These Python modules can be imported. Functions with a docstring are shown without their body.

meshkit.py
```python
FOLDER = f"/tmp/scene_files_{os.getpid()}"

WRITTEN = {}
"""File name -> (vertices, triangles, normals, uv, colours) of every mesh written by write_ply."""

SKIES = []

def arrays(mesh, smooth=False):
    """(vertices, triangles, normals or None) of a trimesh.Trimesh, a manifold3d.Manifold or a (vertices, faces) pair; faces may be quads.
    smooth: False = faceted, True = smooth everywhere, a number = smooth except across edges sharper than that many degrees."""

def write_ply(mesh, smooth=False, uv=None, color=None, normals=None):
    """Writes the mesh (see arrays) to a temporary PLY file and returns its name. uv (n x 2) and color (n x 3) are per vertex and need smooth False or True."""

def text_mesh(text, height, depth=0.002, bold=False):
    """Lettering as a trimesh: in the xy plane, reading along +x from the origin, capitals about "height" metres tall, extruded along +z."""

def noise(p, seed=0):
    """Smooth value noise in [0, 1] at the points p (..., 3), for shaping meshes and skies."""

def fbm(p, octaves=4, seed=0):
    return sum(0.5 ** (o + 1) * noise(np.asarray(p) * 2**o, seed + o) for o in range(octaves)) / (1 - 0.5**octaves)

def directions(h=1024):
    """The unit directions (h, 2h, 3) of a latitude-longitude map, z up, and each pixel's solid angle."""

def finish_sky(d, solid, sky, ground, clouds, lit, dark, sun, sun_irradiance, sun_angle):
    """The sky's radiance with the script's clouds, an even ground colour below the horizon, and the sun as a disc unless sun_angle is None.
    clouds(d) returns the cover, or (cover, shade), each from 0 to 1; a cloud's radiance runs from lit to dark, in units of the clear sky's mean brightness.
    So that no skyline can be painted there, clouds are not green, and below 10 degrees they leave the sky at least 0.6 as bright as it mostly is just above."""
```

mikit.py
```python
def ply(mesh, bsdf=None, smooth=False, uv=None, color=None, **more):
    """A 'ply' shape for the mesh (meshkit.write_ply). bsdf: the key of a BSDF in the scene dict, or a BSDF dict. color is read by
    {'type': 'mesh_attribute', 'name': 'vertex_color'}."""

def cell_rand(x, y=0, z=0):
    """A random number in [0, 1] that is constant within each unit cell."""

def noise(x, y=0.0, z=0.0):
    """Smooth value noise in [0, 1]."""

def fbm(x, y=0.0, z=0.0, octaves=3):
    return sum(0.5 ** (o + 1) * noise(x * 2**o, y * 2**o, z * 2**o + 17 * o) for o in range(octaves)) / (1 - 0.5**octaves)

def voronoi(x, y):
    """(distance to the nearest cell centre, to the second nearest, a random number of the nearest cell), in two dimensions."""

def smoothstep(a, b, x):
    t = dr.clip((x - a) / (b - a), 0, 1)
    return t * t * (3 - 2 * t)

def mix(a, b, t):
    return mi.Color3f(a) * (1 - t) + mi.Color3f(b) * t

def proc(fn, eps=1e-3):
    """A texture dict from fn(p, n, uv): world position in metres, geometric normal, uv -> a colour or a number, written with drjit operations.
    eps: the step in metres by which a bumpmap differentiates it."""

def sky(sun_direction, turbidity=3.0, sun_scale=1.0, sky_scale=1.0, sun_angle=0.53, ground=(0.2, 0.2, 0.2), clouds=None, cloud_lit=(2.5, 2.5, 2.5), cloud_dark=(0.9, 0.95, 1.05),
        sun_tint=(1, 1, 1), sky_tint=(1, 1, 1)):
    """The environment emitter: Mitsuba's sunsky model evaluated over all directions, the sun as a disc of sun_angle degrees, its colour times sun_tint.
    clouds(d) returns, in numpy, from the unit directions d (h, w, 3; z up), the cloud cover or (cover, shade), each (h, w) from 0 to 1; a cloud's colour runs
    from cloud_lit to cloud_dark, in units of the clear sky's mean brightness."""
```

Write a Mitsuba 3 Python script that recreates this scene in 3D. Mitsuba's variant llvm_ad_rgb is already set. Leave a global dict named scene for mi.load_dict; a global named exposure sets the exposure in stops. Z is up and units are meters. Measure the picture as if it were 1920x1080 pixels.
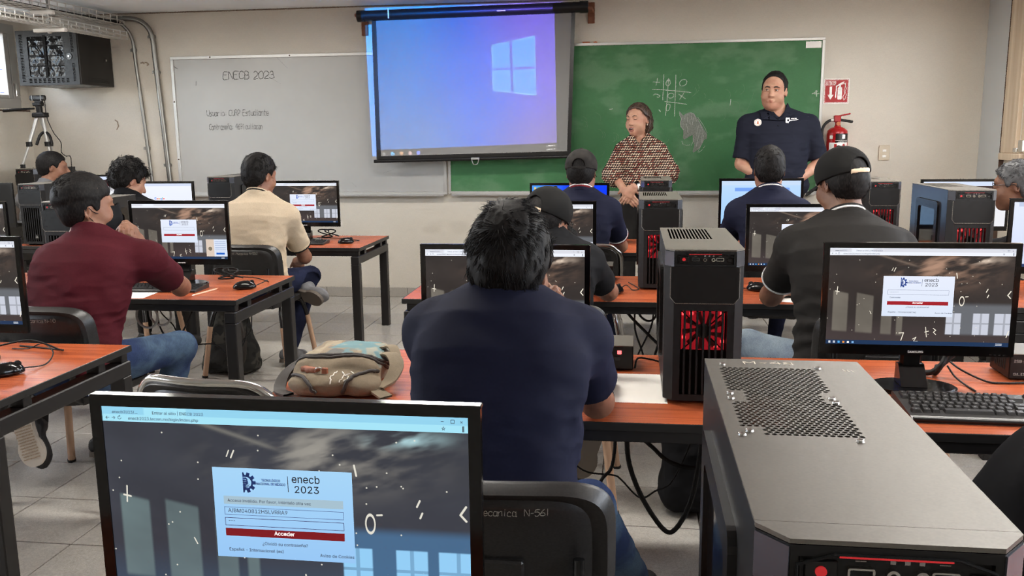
import math, random
import numpy as np, trimesh, drjit as dr, mitsuba as mi
import manifold3d as m3
import mikit, meshkit
from shapely.geometry import Polygon, Point, box as sbox, LineString
from shapely.ops import unary_union
from shapely import affinity
from mikit import noise, fbm, voronoi, cell_rand, smoothstep, mix

scene, labels = {}, {}
# ---------------------------------------------------------------- camera, sky, exposure
CAM_H, PITCH, YAW, ROLL, FPX = 1.42, 0.1734, -0.1373, -0.0113, 1661.2
def camera_frame():
    cy, sy, cp, sp = math.cos(YAW), math.sin(YAW), math.cos(PITCH), math.sin(PITCH)
    f = np.array([sy * cp, cy * cp, -sp]); r = np.array([cy, -sy, 0.0]); u = np.cross(r, f)
    cr, sr = math.cos(ROLL), math.sin(ROLL)
    return cr * r + sr * u, -sr * r + cr * u, f
_r, _u, _f = camera_frame()
_m = np.eye(4); _m[:3, 0] = -_r; _m[:3, 1] = _u; _m[:3, 2] = _f; _m[:3, 3] = (0, 0, CAM_H)
scene['camera'] = {'type': 'perspective', 'fov': 2 * math.degrees(math.atan(960 / FPX)), 'fov_axis': 'x', 'near_clip': 0.05, 'far_clip': 200.0,
                   'to_world': mi.ScalarTransform4f(_m.tolist())}
exposure = 1.35
SKY_GAIN = 24.0
def _clouds(d):
    n = meshkit.fbm(d * np.array([3.0, 3.0, 6.0]) + 5.0, octaves=4, seed=3)
    return np.clip((n - 0.35) * 3.0, 0, 1), np.clip((n - 0.6) * 2.0, 0, 1)
scene['sky'] = mikit.sky((0.0, 0.75, 0.66), turbidity=3.5, sun_scale=0.15, sky_scale=SKY_GAIN, ground=(0.35, 0.33, 0.30), clouds=_clouds, sky_tint=(1.0, 0.9, 0.8), cloud_lit=(2.5, 2.4, 2.3), cloud_dark=(1.0, .97, .94))
scene['sky']['sampling_weight'] = 2.0
LAMP_RADIANCE = (16.0, 15.4, 14.2)        # ceiling fluorescent diffusers
SCREEN_GAIN = 0.43
PROJECTOR_GAIN = 13.0
# ---------------------------------------------------------------- helpers
import functools
_text = meshkit.text_mesh
@functools.lru_cache(None)
def _text_cached(*a): return _text(*a)
def text_mesh(t, h, d=.002, bold=False): return _text_cached(t, h, d, bold).copy()
S4 = mi.ScalarTransform4f
def tr(x=0, y=0, z=0, rz=0, rx=0, ry=0, s=1.0):
    m = trimesh.transformations
    M = m.translation_matrix((x, y, z)) @ m.rotation_matrix(math.radians(rz), (0, 0, 1)) @ m.rotation_matrix(math.radians(ry), (0, 1, 0)) @ m.rotation_matrix(math.radians(rx), (1, 0, 0))
    return M @ np.diag([s, s, s, 1.0])
def moved(mesh, M):
    mesh = mesh.copy(); mesh.apply_transform(M); return mesh
def cat(*ms):
    return trimesh.util.concatenate([m for g in ms for m in (g if isinstance(g, (list, tuple)) else [g])])
def bx(x0, x1, y0, y1, z0, z1, b=0.0):
    if b <= 0:
        return trimesh.creation.box(bounds=[(x0, y0, z0), (x1, y1, z1)])
    c = np.array([(x0 + x1) / 2, (y0 + y1) / 2, (z0 + z1) / 2]); h = np.array([x1 - x0, y1 - y0, z1 - z0]) / 2
    pts = []
    for sx in (-1, 1):
        for sy in (-1, 1):
            for sz in (-1, 1):
                for k in range(3):
                    q = h - b; q[k] = h[k]
                    pts.append(c + q * (sx, sy, sz))
    return trimesh.convex.convex_hull(np.array(pts))
def smooth_path(pts, n=6):
    p = np.asarray(pts, float)
    if len(p) < 3: return p
    q = np.vstack([2 * p[0] - p[1], p, 2 * p[-1] - p[-2]]); out = []
    for i in range(1, len(q) - 2):
        for t in np.linspace(0, 1, n, endpoint=False):
            a, b, c, d = q[i - 1], q[i], q[i + 1], q[i + 2]
            out.append(0.5 * ((2 * b) + (c - a) * t + (2 * a - 5 * b + 4 * c - d) * t * t + (3 * b - a - 3 * c + d) * t ** 3))
    out.append(p[-1]); return np.array(out)
def tube(pts, r, n=8, smooth=0):
    p = smooth_path(pts, smooth) if smooth else np.asarray(pts, float)
    r = np.broadcast_to(np.asarray(r, float), (len(p),)) if np.ndim(r) == 0 or len(np.atleast_1d(r)) == len(p) else np.interp(np.linspace(0, 1, len(p)), np.linspace(0, 1, len(r)), r)
    t = np.gradient(p, axis=0); t /= np.linalg.norm(t, axis=1, keepdims=True) + 1e-12
    a = np.cross(t[0], [0, 0, 1.0] if abs(t[0][2]) < 0.9 else [1.0, 0, 0]); a /= np.linalg.norm(a)
    ang = np.arange(n) * 2 * np.pi / n; rings = []
    for i in range(len(p)):
        a = a - t[i] * (a @ t[i]); a /= np.linalg.norm(a) + 1e-12
        b = np.cross(t[i], a)
        rings.append(p[i] + r[i] * (np.cos(ang)[:, None] * a + np.sin(ang)[:, None] * b))
    v = np.vstack(rings + [p[:1], p[-1:]]); f = []
    for i in range(len(p) - 1):
        for j in range(n):
            k = (j + 1) % n
            f += [(i * n + j, i * n + k, (i + 1) * n + k), (i * n + j, (i + 1) * n + k, (i + 1) * n + j)]
    c0, c1, e = len(v) - 2, len(v) - 1, (len(p) - 1) * n
    for j in range(n):
        k = (j + 1) % n
        f += [(c0, k, j), (c1, e + j, e + k)]
    return trimesh.Trimesh(v, f, process=False)
def cyl(p0, p1, r, n=16):
    return tube([p0, p1], r, n)
def lathe(prof, n=24):
    return trimesh.creation.revolve(np.asarray(prof, float), sections=n)
def prism(poly, h):
    poly = poly if hasattr(poly, 'geom_type') else Polygon(poly)
    gs = getattr(poly, 'geoms', [poly])
    return cat([trimesh.creation.extrude_polygon(g, h, engine='earcut') for g in gs if g.area > 1e-12])
def rrect(x0, x1, y0, y1, r, n=4):
    return sbox(x0 + r, y0 + r, x1 - r, y1 - r).buffer(r, quad_segs=n)
UP_TO_BACK = np.array([[1, 0, 0, 0], [0, 0, -1, 0], [0, 1, 0, 0], [0, 0, 0, 1.0]])    # xy drawing -> xz plane facing -y
def ribbon(strokes, w, d):
    """Hand-drawn strokes (lists of xy points) as flat marks in the xy plane."""
    g = unary_union([LineString(s).buffer(w / 2, quad_segs=2) for s in strokes if len(s) > 1])
    return prism(g, d)
used = {}
SMALL = {'browser_lettering', 'small_lettering', 'institute_lettering', 'logo_lettering', 'chalk_smear', 'chalk_tick', 'fan_guard', 'fan_led', 'fan_blade', 'key_set', 'key_legend', 'side_vent', 'port_symbol', 'button_row', 'door_bar', 'tic_tac_toe_mark', 'tic_tac_toe_grid',
         'horse_drawing_line', 'handwriting', 'lettering', 'brand_lettering', 'model_lettering', 'bezel_lettering', 'button_lettering', 'tally_mark', 'scratch', 'label_text', 'long_wires', 'cable_bundle', 'media_key', 'inner_copper', 'label_picture', 'chalk_stub', 'marker_stroke', 'chalk_lettering', 'embroidery', 'end_clip', 'nut', 'channel', 'foot_set', 'screw_set'}
GROUPS = {'monitor': 'computer monitors on the desks', 'computer_tower': 'computer towers on the desks', 'classroom_chair': 'classroom chairs', 'keyboard': 'black keyboards', 'computer_mouse': 'black computer mice', 'voltage_regulator': 'black voltage regulators', 'paper_sheet': 'white paper sheets on the desks', 'mouse_cable': 'mouse cables', 'cable': 'loose cables', 'backpack': 'bags', 'conduit': 'steel conduit pipes', 'cable_tray': 'wire-mesh cable trays', 'screen_bracket': 'screen brackets', 'wall_patch': 'chipped plaster marks', 'person': 'people in the classroom'}
def note(key, pname, label):
    pname = pname.split('__')[-1]
    if label: labels[key] = {'label': label}
    if pname in SMALL: labels.setdefault(key, {'label': pname.replace('_', ' ')})['kind'] = 'stuff'
def numbered(name):
    k = used.get(name, 0); used[name] = k + 1
    return name if k == 0 else f'{name}_{k:03d}'
def put(key, mesh, mat, smooth=False, M=None, uv=None, color=None, **more):
    d = mikit.ply(mesh, mat, smooth, uv, color, **more)
    if M is not None: d['to_world'] = S4(np.asarray(M).tolist())
    scene[key] = d
    return key
def part(parent, name, mesh, mat, smooth=False, M=None, label=None, **more):
    key = numbered(parent + '__' + name)
    put(key, mesh, mat, smooth, M, **more)
    note(key, name, label)
    return key
def tag(key, label, category=None, group=None, kind=None):
    d = {'label': label}
    if category: d['category'] = category
    if group: d['group'] = group
    if kind: d['kind'] = kind
    labels[key] = d
def thing(name, label, category, group=None):
    key = numbered(name); tag(key, label, category, group or GROUPS.get(name)); return key
def single(name, mesh, mat, label, category, group=None, smooth=False, M=None, **more):
    key = thing(name, label, category, group); put(key, mesh, mat, smooth, M, **more); return key
class Proto:
    """A kind of thing: its parts as shape dicts in the thing's own frame; set() adds one entry per part under the copy's key."""
    def __init__(self, name): self.name, self.parts = name, []
    def add(self, pname, mesh, mat, smooth=False, label=None, **more):
        self.parts.append((pname, mikit.ply(mesh, mat, smooth, **more), label)); return self
    def set(self, M, label, category, group=None, skip=(), mats=None):
        key = thing(self.name, label, category, group)
        for pname, d, lab in self.parts:
            if pname in skip: continue
            k = numbered(key + '__' + pname)
            d = dict(d); d['to_world'] = S4(np.asarray(M).tolist())
            if mats and pname in mats: d['bsdf'] = {'type': 'ref', 'id': mats[pname]}
            scene[k] = d
            note(k, pname, lab)
        return key
# ---------------------------------------------------------------- materials
def srgb(r, g, b):
    return [float(((c / 255 + 0.055) / 1.055) ** 2.4 if c > 10 else c / 255 / 12.92) for c in (r, g, b)]
def rgb(c): return {'type': 'rgb', 'value': list(map(float, c))}
def prin(key, color, rough=0.5, metallic=0.0, spec=0.5, bump=None, **kw):
    c = color if isinstance(color, dict) else rgb(color)
    r = rough if isinstance(rough, dict) else float(rough)
    b = {'type': 'principled', 'base_color': c, 'roughness': r, 'metallic': float(metallic), 'specular': float(spec), **kw}
    if bump: b = {'type': 'bumpmap', 'arbitrary': bump[0], 'scale': float(bump[1]), 'bsdf': b}
    scene[key] = {'type': 'twosided', 'bsdf': b}
    return key
def emit(radiance):
    return {'type': 'area', 'radiance': radiance if isinstance(radiance, dict) else rgb(radiance), 'sampling_weight': 0.12}
def f_wall(p, n, uv):
    a = fbm(p.x * 1.3 + p.y * 1.1, p.z * 1.7, 3.0, octaves=4)
    s = smoothstep(0.62, 0.80, fbm(p.x * 3.1 + p.y * 2.0, p.z * 5.0, 9.0, octaves=3)) * smoothstep(1.9, 0.3, p.z)
    g = noise(p.x * 160, p.y * 160, p.z * 160)
    c = mix(srgb(206, 199, 187), srgb(197, 190, 178), a)
    return mix(c, srgb(174, 166, 153), s * 0.35) * (0.97 + 0.06 * g)
prin('paint_beige', mikit.proc(f_wall), 0.55)
prin('paint_grey', srgb(176, 178, 178), 0.5)
prin('ceiling_paint', mikit.proc(lambda p, n, uv: mix(srgb(226, 231, 232), srgb(214, 220, 222), fbm(p.x * 0.8, p.y * 0.8, 1.0))), 0.7)
def f_tile(p, n, uv):
    sp = noise(p.x * 330, p.y * 330, 2.0); s2 = noise(p.x * 140, p.y * 140, 7.0)
    t = cell_rand(p.x / 0.3697 + 0.282, p.y / 0.3697 - 0.304, 5)
    base = mix(srgb(172, 168, 161), srgb(160, 156, 149), fbm(p.x * 2.2, p.y * 2.2, 4.0) * 0.7 + t * 0.3)
    dirt = smoothstep(0.66, 0.8, fbm(p.x * 7, p.y * 7, 11.0))
    return mix(base * (0.80 + 0.24 * sp) * (0.9 + 0.16 * s2), srgb(150, 142, 132), dirt * 0.35)
prin('floor_tile', mikit.proc(f_tile), mikit.proc(lambda p, n, uv: 0.22 + 0.18 * fbm(p.x * 9, p.y * 9, 2.0)), spec=0.5)
prin('grout', srgb(74, 66, 60), 0.9)
def f_base(p, n, uv):
    return mix(srgb(176, 170, 161), srgb(150, 145, 138), noise(p.x * 260, p.z * 260, p.y * 200) * 0.6 + 0.4 * fbm(p.x * 9, p.z * 14, 2.0))
prin('baseboard_tile', mikit.proc(f_base), 0.35)
def f_wood(p, n, uv):
    yy = p.y * 46 + 1.6 * fbm(p.x * 1.7, p.y * 9, 3.0)
    g = fbm(p.x * 2.4, yy, 1.0, octaves=4)
    fine = noise(p.x * 14, p.y * 420, 5.0)
    line = smoothstep(0.55, 0.75, noise(p.x * 3.0, p.y * 120 + 2 * noise(p.x * 2, p.y * 3), 8.0))
    c = mix(srgb(176, 91, 54), srgb(148, 69, 40), g)
    return mix(c, srgb(118, 50, 30), line * 0.4) * (0.90 + 0.18 * fine)
prin('cherry_laminate', mikit.proc(f_wood), 0.32, spec=0.45)
prin('black_edge', srgb(31, 30, 29), 0.42)
prin('black_steel', srgb(25, 23, 23), 0.42)
prin('black_plastic', srgb(19, 18, 18), 0.42, spec=.35)
prin('dark_plastic', srgb(25, 24, 24), 0.5, spec=.3)
prin('chair_plastic', mikit.proc(lambda p, n, uv: mix(srgb(38, 36, 35), srgb(29, 28, 27), noise(p.x * 400, p.y * 400, p.z * 400))), 0.38)
prin('gloss_black', srgb(10, 9, 9), 0.12, spec=0.5)
prin('satin_black', srgb(15, 14, 14), 0.3)
prin('rubber', srgb(13, 13, 13), 0.65)
prin('void_black', srgb(8, 8, 8), 0.9)
def f_case(p, n, uv):
    return mix(srgb(118, 113, 105), srgb(104, 100, 94), 0.5 * noise(p.x * 500, p.y * 500, p.z * 500) + 0.5 * fbm(p.x * 8, p.y * 8, p.z * 8))
prin('case_steel', mikit.proc(f_case), 0.38, metallic=0.35)
prin('case_dark', srgb(32, 32, 33), 0.38, spec=.4)
prin('case_side', srgb(44, 46, 52), 0.22, metallic=0.3)
prin('tinted_window', srgb(12, 12, 14), 0.04, spec=0.6)
prin('key_plastic', srgb(46, 44, 42), 0.36, spec=.6)
prin('case_corner', srgb(96, 100, 108), 0.14, metallic=0.6)
prin('chrome', srgb(205, 203, 198), 0.12, metallic=1.0)
prin('galvanised', srgb(142, 141, 137), 0.34, metallic=0.85)
prin('aluminium', srgb(188, 187, 184), 0.38, metallic=0.6)
prin('frame_alu', srgb(172, 170, 166), 0.45, metallic=0.3)
prin('leg_beige', srgb(182, 148, 122), 0.6)
prin('white_plastic', srgb(222, 219, 212), 0.4)
prin('beige_plastic', srgb(196, 184, 164), 0.45)
prin('paper', srgb(232, 228, 220), 0.8)
prin('pencil_paint', srgb(226, 180, 150), 0.5)
prin('label_white', srgb(236, 234, 230), 0.55)
prin('label_grey', srgb(150, 150, 148), 0.55)
prin('ink_navy', srgb(44, 86, 180), 0.6)
prin('ink_dark', srgb(40, 42, 60), 0.6)
prin('ink_grey', srgb(106, 122, 148), 0.6)
prin('marker_ink', srgb(52, 48, 46), 0.6)
prin('chalk', srgb(168, 174, 164), 0.95)
prin('chalk_line', srgb(150, 152, 146), 0.95)
prin('chalk_faint', srgb(84, 112, 82), 0.95)
prin('chalk_grey', mikit.proc(lambda p, n, uv: mix(srgb(128, 128, 122), srgb(96, 104, 92), noise(p.x * 300, p.z * 160, 1.0))), 0.95)
prin('case_mark', srgb(226, 216, 200), 0.8)
prin('tray_wire', srgb(206, 205, 200), 0.38, metallic=.5)
prin('white_paint_mark', srgb(150, 146, 138), 0.8)
prin('red_paint', srgb(155, 19, 24), 0.25)
prin('sign_red', srgb(163, 25, 29), 0.45)
prin('brass_orange', srgb(186, 106, 66), 0.5)
prin('wood_bracket', mikit.proc(lambda p, n, uv: mix(srgb(132, 82, 56), srgb(104, 60, 40), fbm(p.x * 30, p.y * 30, p.z * 8))), 0.6)
def f_oldwood(p, n, uv):
    g = fbm(p.y * 30, p.z * 1.3, 2.0, octaves=4)
    return mix(srgb(206, 190, 168), srgb(170, 148, 124), g)
prin('painted_wood', mikit.proc(f_oldwood), 0.6)
prin('rust', srgb(78, 60, 50), 0.8)
prin('plaster_chip', srgb(146, 132, 116), 0.9)
prin('joint_line', srgb(124, 112, 100), 0.9)
prin('cabinet_glass', srgb(14, 14, 16), 0.10, spec=0.35, bump=(mikit.proc(lambda p, n, uv: fbm(p.x * 22, p.z * 14, 3.0)), 0.012))
def f_green(p, n, uv):
    a = fbm(p.x * 2.1, p.z * 2.6, 3.0, octaves=4)
    sw = fbm(p.x * 5 + 3 * p.z, p.z * 9 - 2 * p.x, 6.0, octaves=4)
    dust = smoothstep(0.45, 0.8, sw)
    c = mix(srgb(44, 98, 54), srgb(58, 112, 68), a)
    return mix(c, srgb(104, 134, 104), dust * 0.38) * (0.95 + 0.1 * noise(p.x * 220, p.z * 220, 1.0))
prin('chalkboard_green', mikit.proc(f_green), 0.6)
prin('whiteboard_enamel', mikit.proc(lambda p, n, uv: mix(srgb(172, 171, 168), srgb(162, 161, 158), fbm(p.x * 1.6, p.z * 2.4, 2.0, octaves=4))), 0.28, spec=0.55)
prin('screen_fabric', mikit.proc(lambda p, n, uv: mix(srgb(126, 125, 123), srgb(119, 118, 116), fbm(p.x * 1.5, p.z * 1.5, 4.0))), 0.9)
scene['pane_glass'] = {'type': 'thindielectric'}
# ---------------------------------------------------------------- distance-field modelling (people, bags): fields in numpy, meshed by surface nets
V3 = lambda *a: np.array(a, np.float32)
def nrm(v): v = np.asarray(v, float); return v / (np.linalg.norm(v) + 1e-12)
def n3(v): return np.sqrt(np.einsum('...i,...i->...', v, v))
def d_sph(p, c, r): return n3(p - np.asarray(c, np.float32)) - np.float32(r)
def local(d, p, c, R, k, fn):
    """smin(d, fn(p), k) worked out only within R of c."""
    m = d_sph(p, c, R) < 0
    if m.any(): d = d.copy(); d[m] = smin(d[m], fn(p[m]), k)
    return d
def d_cap(p, a, b, ra, rb=None):
    a, b = np.asarray(a, np.float32), np.asarray(b, np.float32); rb = ra if rb is None else rb
    ba = b - a; h = np.clip(((p - a) @ ba) / (ba @ ba + 1e-12), 0, 1)
    return n3(p - a - h[..., None] * ba) - np.float32(ra) - np.float32(rb - ra) * h
def d_ell(p, c, r, R=None):
    q = p - np.asarray(c, np.float32)
    if R is not None: q = q @ np.asarray(R, np.float32)
    r = np.asarray(r, np.float32); k0 = n3(q / r); k1 = n3(q / (r * r))
    return np.where(k1 > 1e-6, k0 * (k0 - 1) / np.maximum(k1, 1e-6), -r.min())
def d_box(p, c, h, r=0.0, R=None):
    q = p - np.asarray(c, np.float32)
    if R is not None: q = q @ np.asarray(R, np.float32)
    q = np.abs(q) - (np.asarray(h, np.float32) - r)
    return np.linalg.norm(np.maximum(q, 0), axis=-1) + np.minimum(q.max(-1), 0) - r
def smin(a, b, k):
    h = np.maximum(k - np.abs(a - b), 0) / k
    return np.minimum(a, b) - h * h * k * .25
def smax(a, b, k): return -smin(-a, -b, k)
def union(k, *ds):
    d = ds[0]
    for e in ds[1:]: d = smin(d, e, k)
    return d
def surface(fn, lo, hi, h, K=4):
    """Surface nets of fn(points (n,3)) < 0, evaluated finely only near the surface."""
    lo, hi = np.asarray(lo, float), np.asarray(hi, float); nc = np.ceil((hi - lo) / (h * K)).astype(int) + 1
    ax = [lo[i] + h * K * np.arange(nc[i]) for i in range(3)]
    C = fn(np.stack(np.meshgrid(*ax, indexing='ij'), -1).reshape(-1, 3).astype(np.float32)).reshape(nc)
    near = np.abs(C) < h * K * 1.45
    nf = nc * K; D = np.repeat(np.repeat(np.repeat(np.where(C < 0, -1., 1.).astype(np.float32), K, 0), K, 1), K, 2)
    idx = np.argwhere(np.repeat(np.repeat(np.repeat(near, K, 0), K, 1), K, 2))
    off = -(K - 1) / 2 * h
    P = (lo + off + idx * h).astype(np.float32); vals = np.empty(len(P), np.float32)
    for s in range(0, len(P), 400000): vals[s:s + 400000] = fn(P[s:s + 400000])
    D[idx[:, 0], idx[:, 1], idx[:, 2]] = vals
    S = D < 0
    cs = [(i, j, k) for i in (0, 1) for j in (0, 1) for k in (0, 1)]
    cnt = sum(S[i:nf[0] - 1 + i, j:nf[1] - 1 + j, k:nf[2] - 1 + k].astype(np.int8) for i, j, k in cs)
    act = np.argwhere((cnt > 0) & (cnt < 8)); vid = np.full(nf - 1, -1, np.int32); vid[act[:, 0], act[:, 1], act[:, 2]] = np.arange(len(act))
    val = [D[act[:, 0] + i, act[:, 1] + j, act[:, 2] + k] for i, j, k in cs]
    acc = np.zeros((len(act), 3)); n = np.zeros(len(act))
    for a in range(8):
        for b in range(a + 1, 8):
            ca, cb = np.array(cs[a]), np.array(cs[b])
            if np.abs(ca - cb).sum() != 1: continue
            m = (val[a] < 0) != (val[b] < 0); t = np.where(m, val[a] / np.where(m, val[a] - val[b], 1), 0)
            acc += m[:, None] * (ca + t[:, None] * (cb - ca)); n += m
    v = lo + off + (act + acc / n[:, None]) * h; F = []
    for axis in range(3):
        u, w = (axis + 1) % 3, (axis + 2) % 3
        sl0 = [slice(None)] * 3; sl1 = [slice(None)] * 3; sl0[axis] = slice(0, -1); sl1[axis] = slice(1, None)
        s0, s1 = S[tuple(sl0)], S[tuple(sl1)]; e = np.argwhere(s0 != s1)
        e = e[(e[:, u] > 0) & (e[:, w] > 0) & (e[:, u] < nf[u] - 1) & (e[:, w] < nf[w] - 1)]
        if not len(e): continue
        du, dw = np.eye(3, dtype=int)[u], np.eye(3, dtype=int)[w]
        g = lambda q: vid[q[:, 0], q[:, 1], q[:, 2]]
        a, b, c, d = g(e), g(e - du), g(e - du - dw), g(e - dw); flip = s0[e[:, 0], e[:, 1], e[:, 2]]
        F += [np.where(flip[:, None], np.c_[a, b, c], np.c_[a, c, b]), np.where(flip[:, None], np.c_[a, c, d], np.c_[a, d, c])]
    F = np.vstack(F); F = F[(F >= 0).all(1)]
    return trimesh.Trimesh(v, F, process=False)
def keep_big(m, frac=.02):
    from scipy.sparse import coo_matrix; from scipy.sparse.csgraph import connected_components
    n = len(m.vertices); e = m.faces; A = coo_matrix((np.ones(len(e) * 2), (np.r_[e[:, 0], e[:, 1]], np.r_[e[:, 1], e[:, 2]])), (n, n)); _, l = connected_components(A, False)
    c = np.bincount(l); good = c > c.max() * frac; f = m.faces[good[l[m.faces[:, 0]]]]
    used_, inv_ = np.unique(f, return_inverse=True); return trimesh.Trimesh(m.vertices[used_], inv_.reshape(-1, 3), process=False)
def relax(m, n=2):
    from scipy.sparse import coo_matrix, diags
    e = np.vstack([m.faces[:, [0, 1]], m.faces[:, [1, 2]], m.faces[:, [2, 0]]]); e = np.vstack([e, e[:, ::-1]]); N = len(m.vertices)
    A = coo_matrix((np.ones(len(e)), (e[:, 0], e[:, 1])), (N, N)).tocsr(); A.data[:] = 1; A = diags(1 / np.maximum(np.asarray(A.sum(1)).ravel(), 1)) @ A; v = np.array(m.vertices)
    for _ in range(n): v = v + .5 * (A @ v - v); v = v - .52 * (A @ v - v)
    m.vertices = v; return m
# ---------------------------------------------------------------- the room
XL, XR, YB, YR, ZC, TILE = -5.42, 2.70, 7.506, -2.6, 2.485, 0.3697
TX0 = -2.704
def structure(key, mesh, mat, label, smooth=False, **kw):
    put(key, mesh, mat, smooth, **kw); tag(key, label, kind='structure'); return key
structure('floor', bx(XL - .2, XR + .2, YR - .2, YB + .2, -0.16, -0.004), 'grout', 'dark grout bed under the square grey floor tiles of the classroom')
structure('ceiling', bx(XL - .3, XR + .3, YR - .3, YB + .3, ZC, ZC + .2), 'ceiling_paint', 'plain grey-white painted ceiling of the classroom')
structure('wall_back', bx(XL - .2, XR + .2, YB, YB + .2, -.1, ZC), 'paint_beige', 'beige painted wall behind the whiteboard and green chalkboard')
structure('wall_rear', bx(XL - .2, XR + .2, YR - .2, YR, -.1, ZC), 'paint_beige', 'beige painted wall at the rear of the classroom')
def wall_with_holes(x0, x1, holes):
    g = sbox(YR, -.1, YB, ZC)
    for a, b, c, d in holes: g = g.difference(sbox(a, c, b, d))
    m = prism(g, x1 - x0)
    m.apply_transform(np.array([[0, 0, 1, x0], [1, 0, 0, 0], [0, 1, 0, 0], [0, 0, 0, 1.0]])); m.fix_normals(); return m
LEFT_WIN = [(5.2, 7.40, 1.68, 2.40), (2.4, 4.9, 1.15, 2.40), (-0.4, 2.1, 1.15, 2.40)]
RIGHT_WIN = [(5.0, 6.76, 1.20, 2.40), (2.2, 4.6, 1.05, 2.40), (-0.6, 1.8, 1.05, 2.40)]
structure('wall_left', wall_with_holes(XL - .2, XL, LEFT_WIN), 'paint_beige', 'beige painted side wall with high windows at the left of the room')
structure('wall_right', wall_with_holes(XR, XR + .2, RIGHT_WIN), 'paint_beige', 'painted side wall with windows at the right of the room')
structure('trim_1', bx(XR - .012, XR + .001, 7.03, YB - .001, 0, ZC, .004), 'paint_grey', 'grey painted corner strip between the back wall and the wooden window frame')
structure('trim_2', bx(XL - .001, XL + .006, YR, YB - .001, 1.655, 1.668, .002), 'rust', 'thin rusty sill line under the high left windows')
structure('trim_3', bx(XL, XR, YB - .012, YB - .0005, ZC - .010, ZC - .001), 'joint_line', 'thin dark joint line where the ceiling meets the back wall')
# --- floor tiles: one mesh, one entry per tile; the 300 that show largest as parts, the rest one joined part
tile_mesh = bx(-TILE / 2 + .0026, TILE / 2 - .0026, -TILE / 2 + .0026, TILE / 2 - .0026, -.012, 0, .0018)
tile_ply = mikit.ply(tile_mesh, 'floor_tile')
cells = []
for i in range(-8, 16):
    for j in range(0, 28):
        cx, cy = TX0 + (i + .5) * TILE, YB - (j + .5) * TILE
        if cx < XL - TILE / 2 or cx > XR + TILE / 2 or cy < YR: continue
        d = np.array([cx, cy, -CAM_H]); dep = d @ _f
        px, py = (960 + FPX * (d @ _r) / dep, 540 - FPX * (d @ _u) / dep) if dep > .3 else (1e9, 1e9)
        size = TILE * TILE * FPX ** 2 * CAM_H / dep ** 3 if -180 < px < 2100 and py < 1200 else 0
        cells.append((size, cx, cy))
cells.sort(key=lambda c: -c[0])
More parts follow.
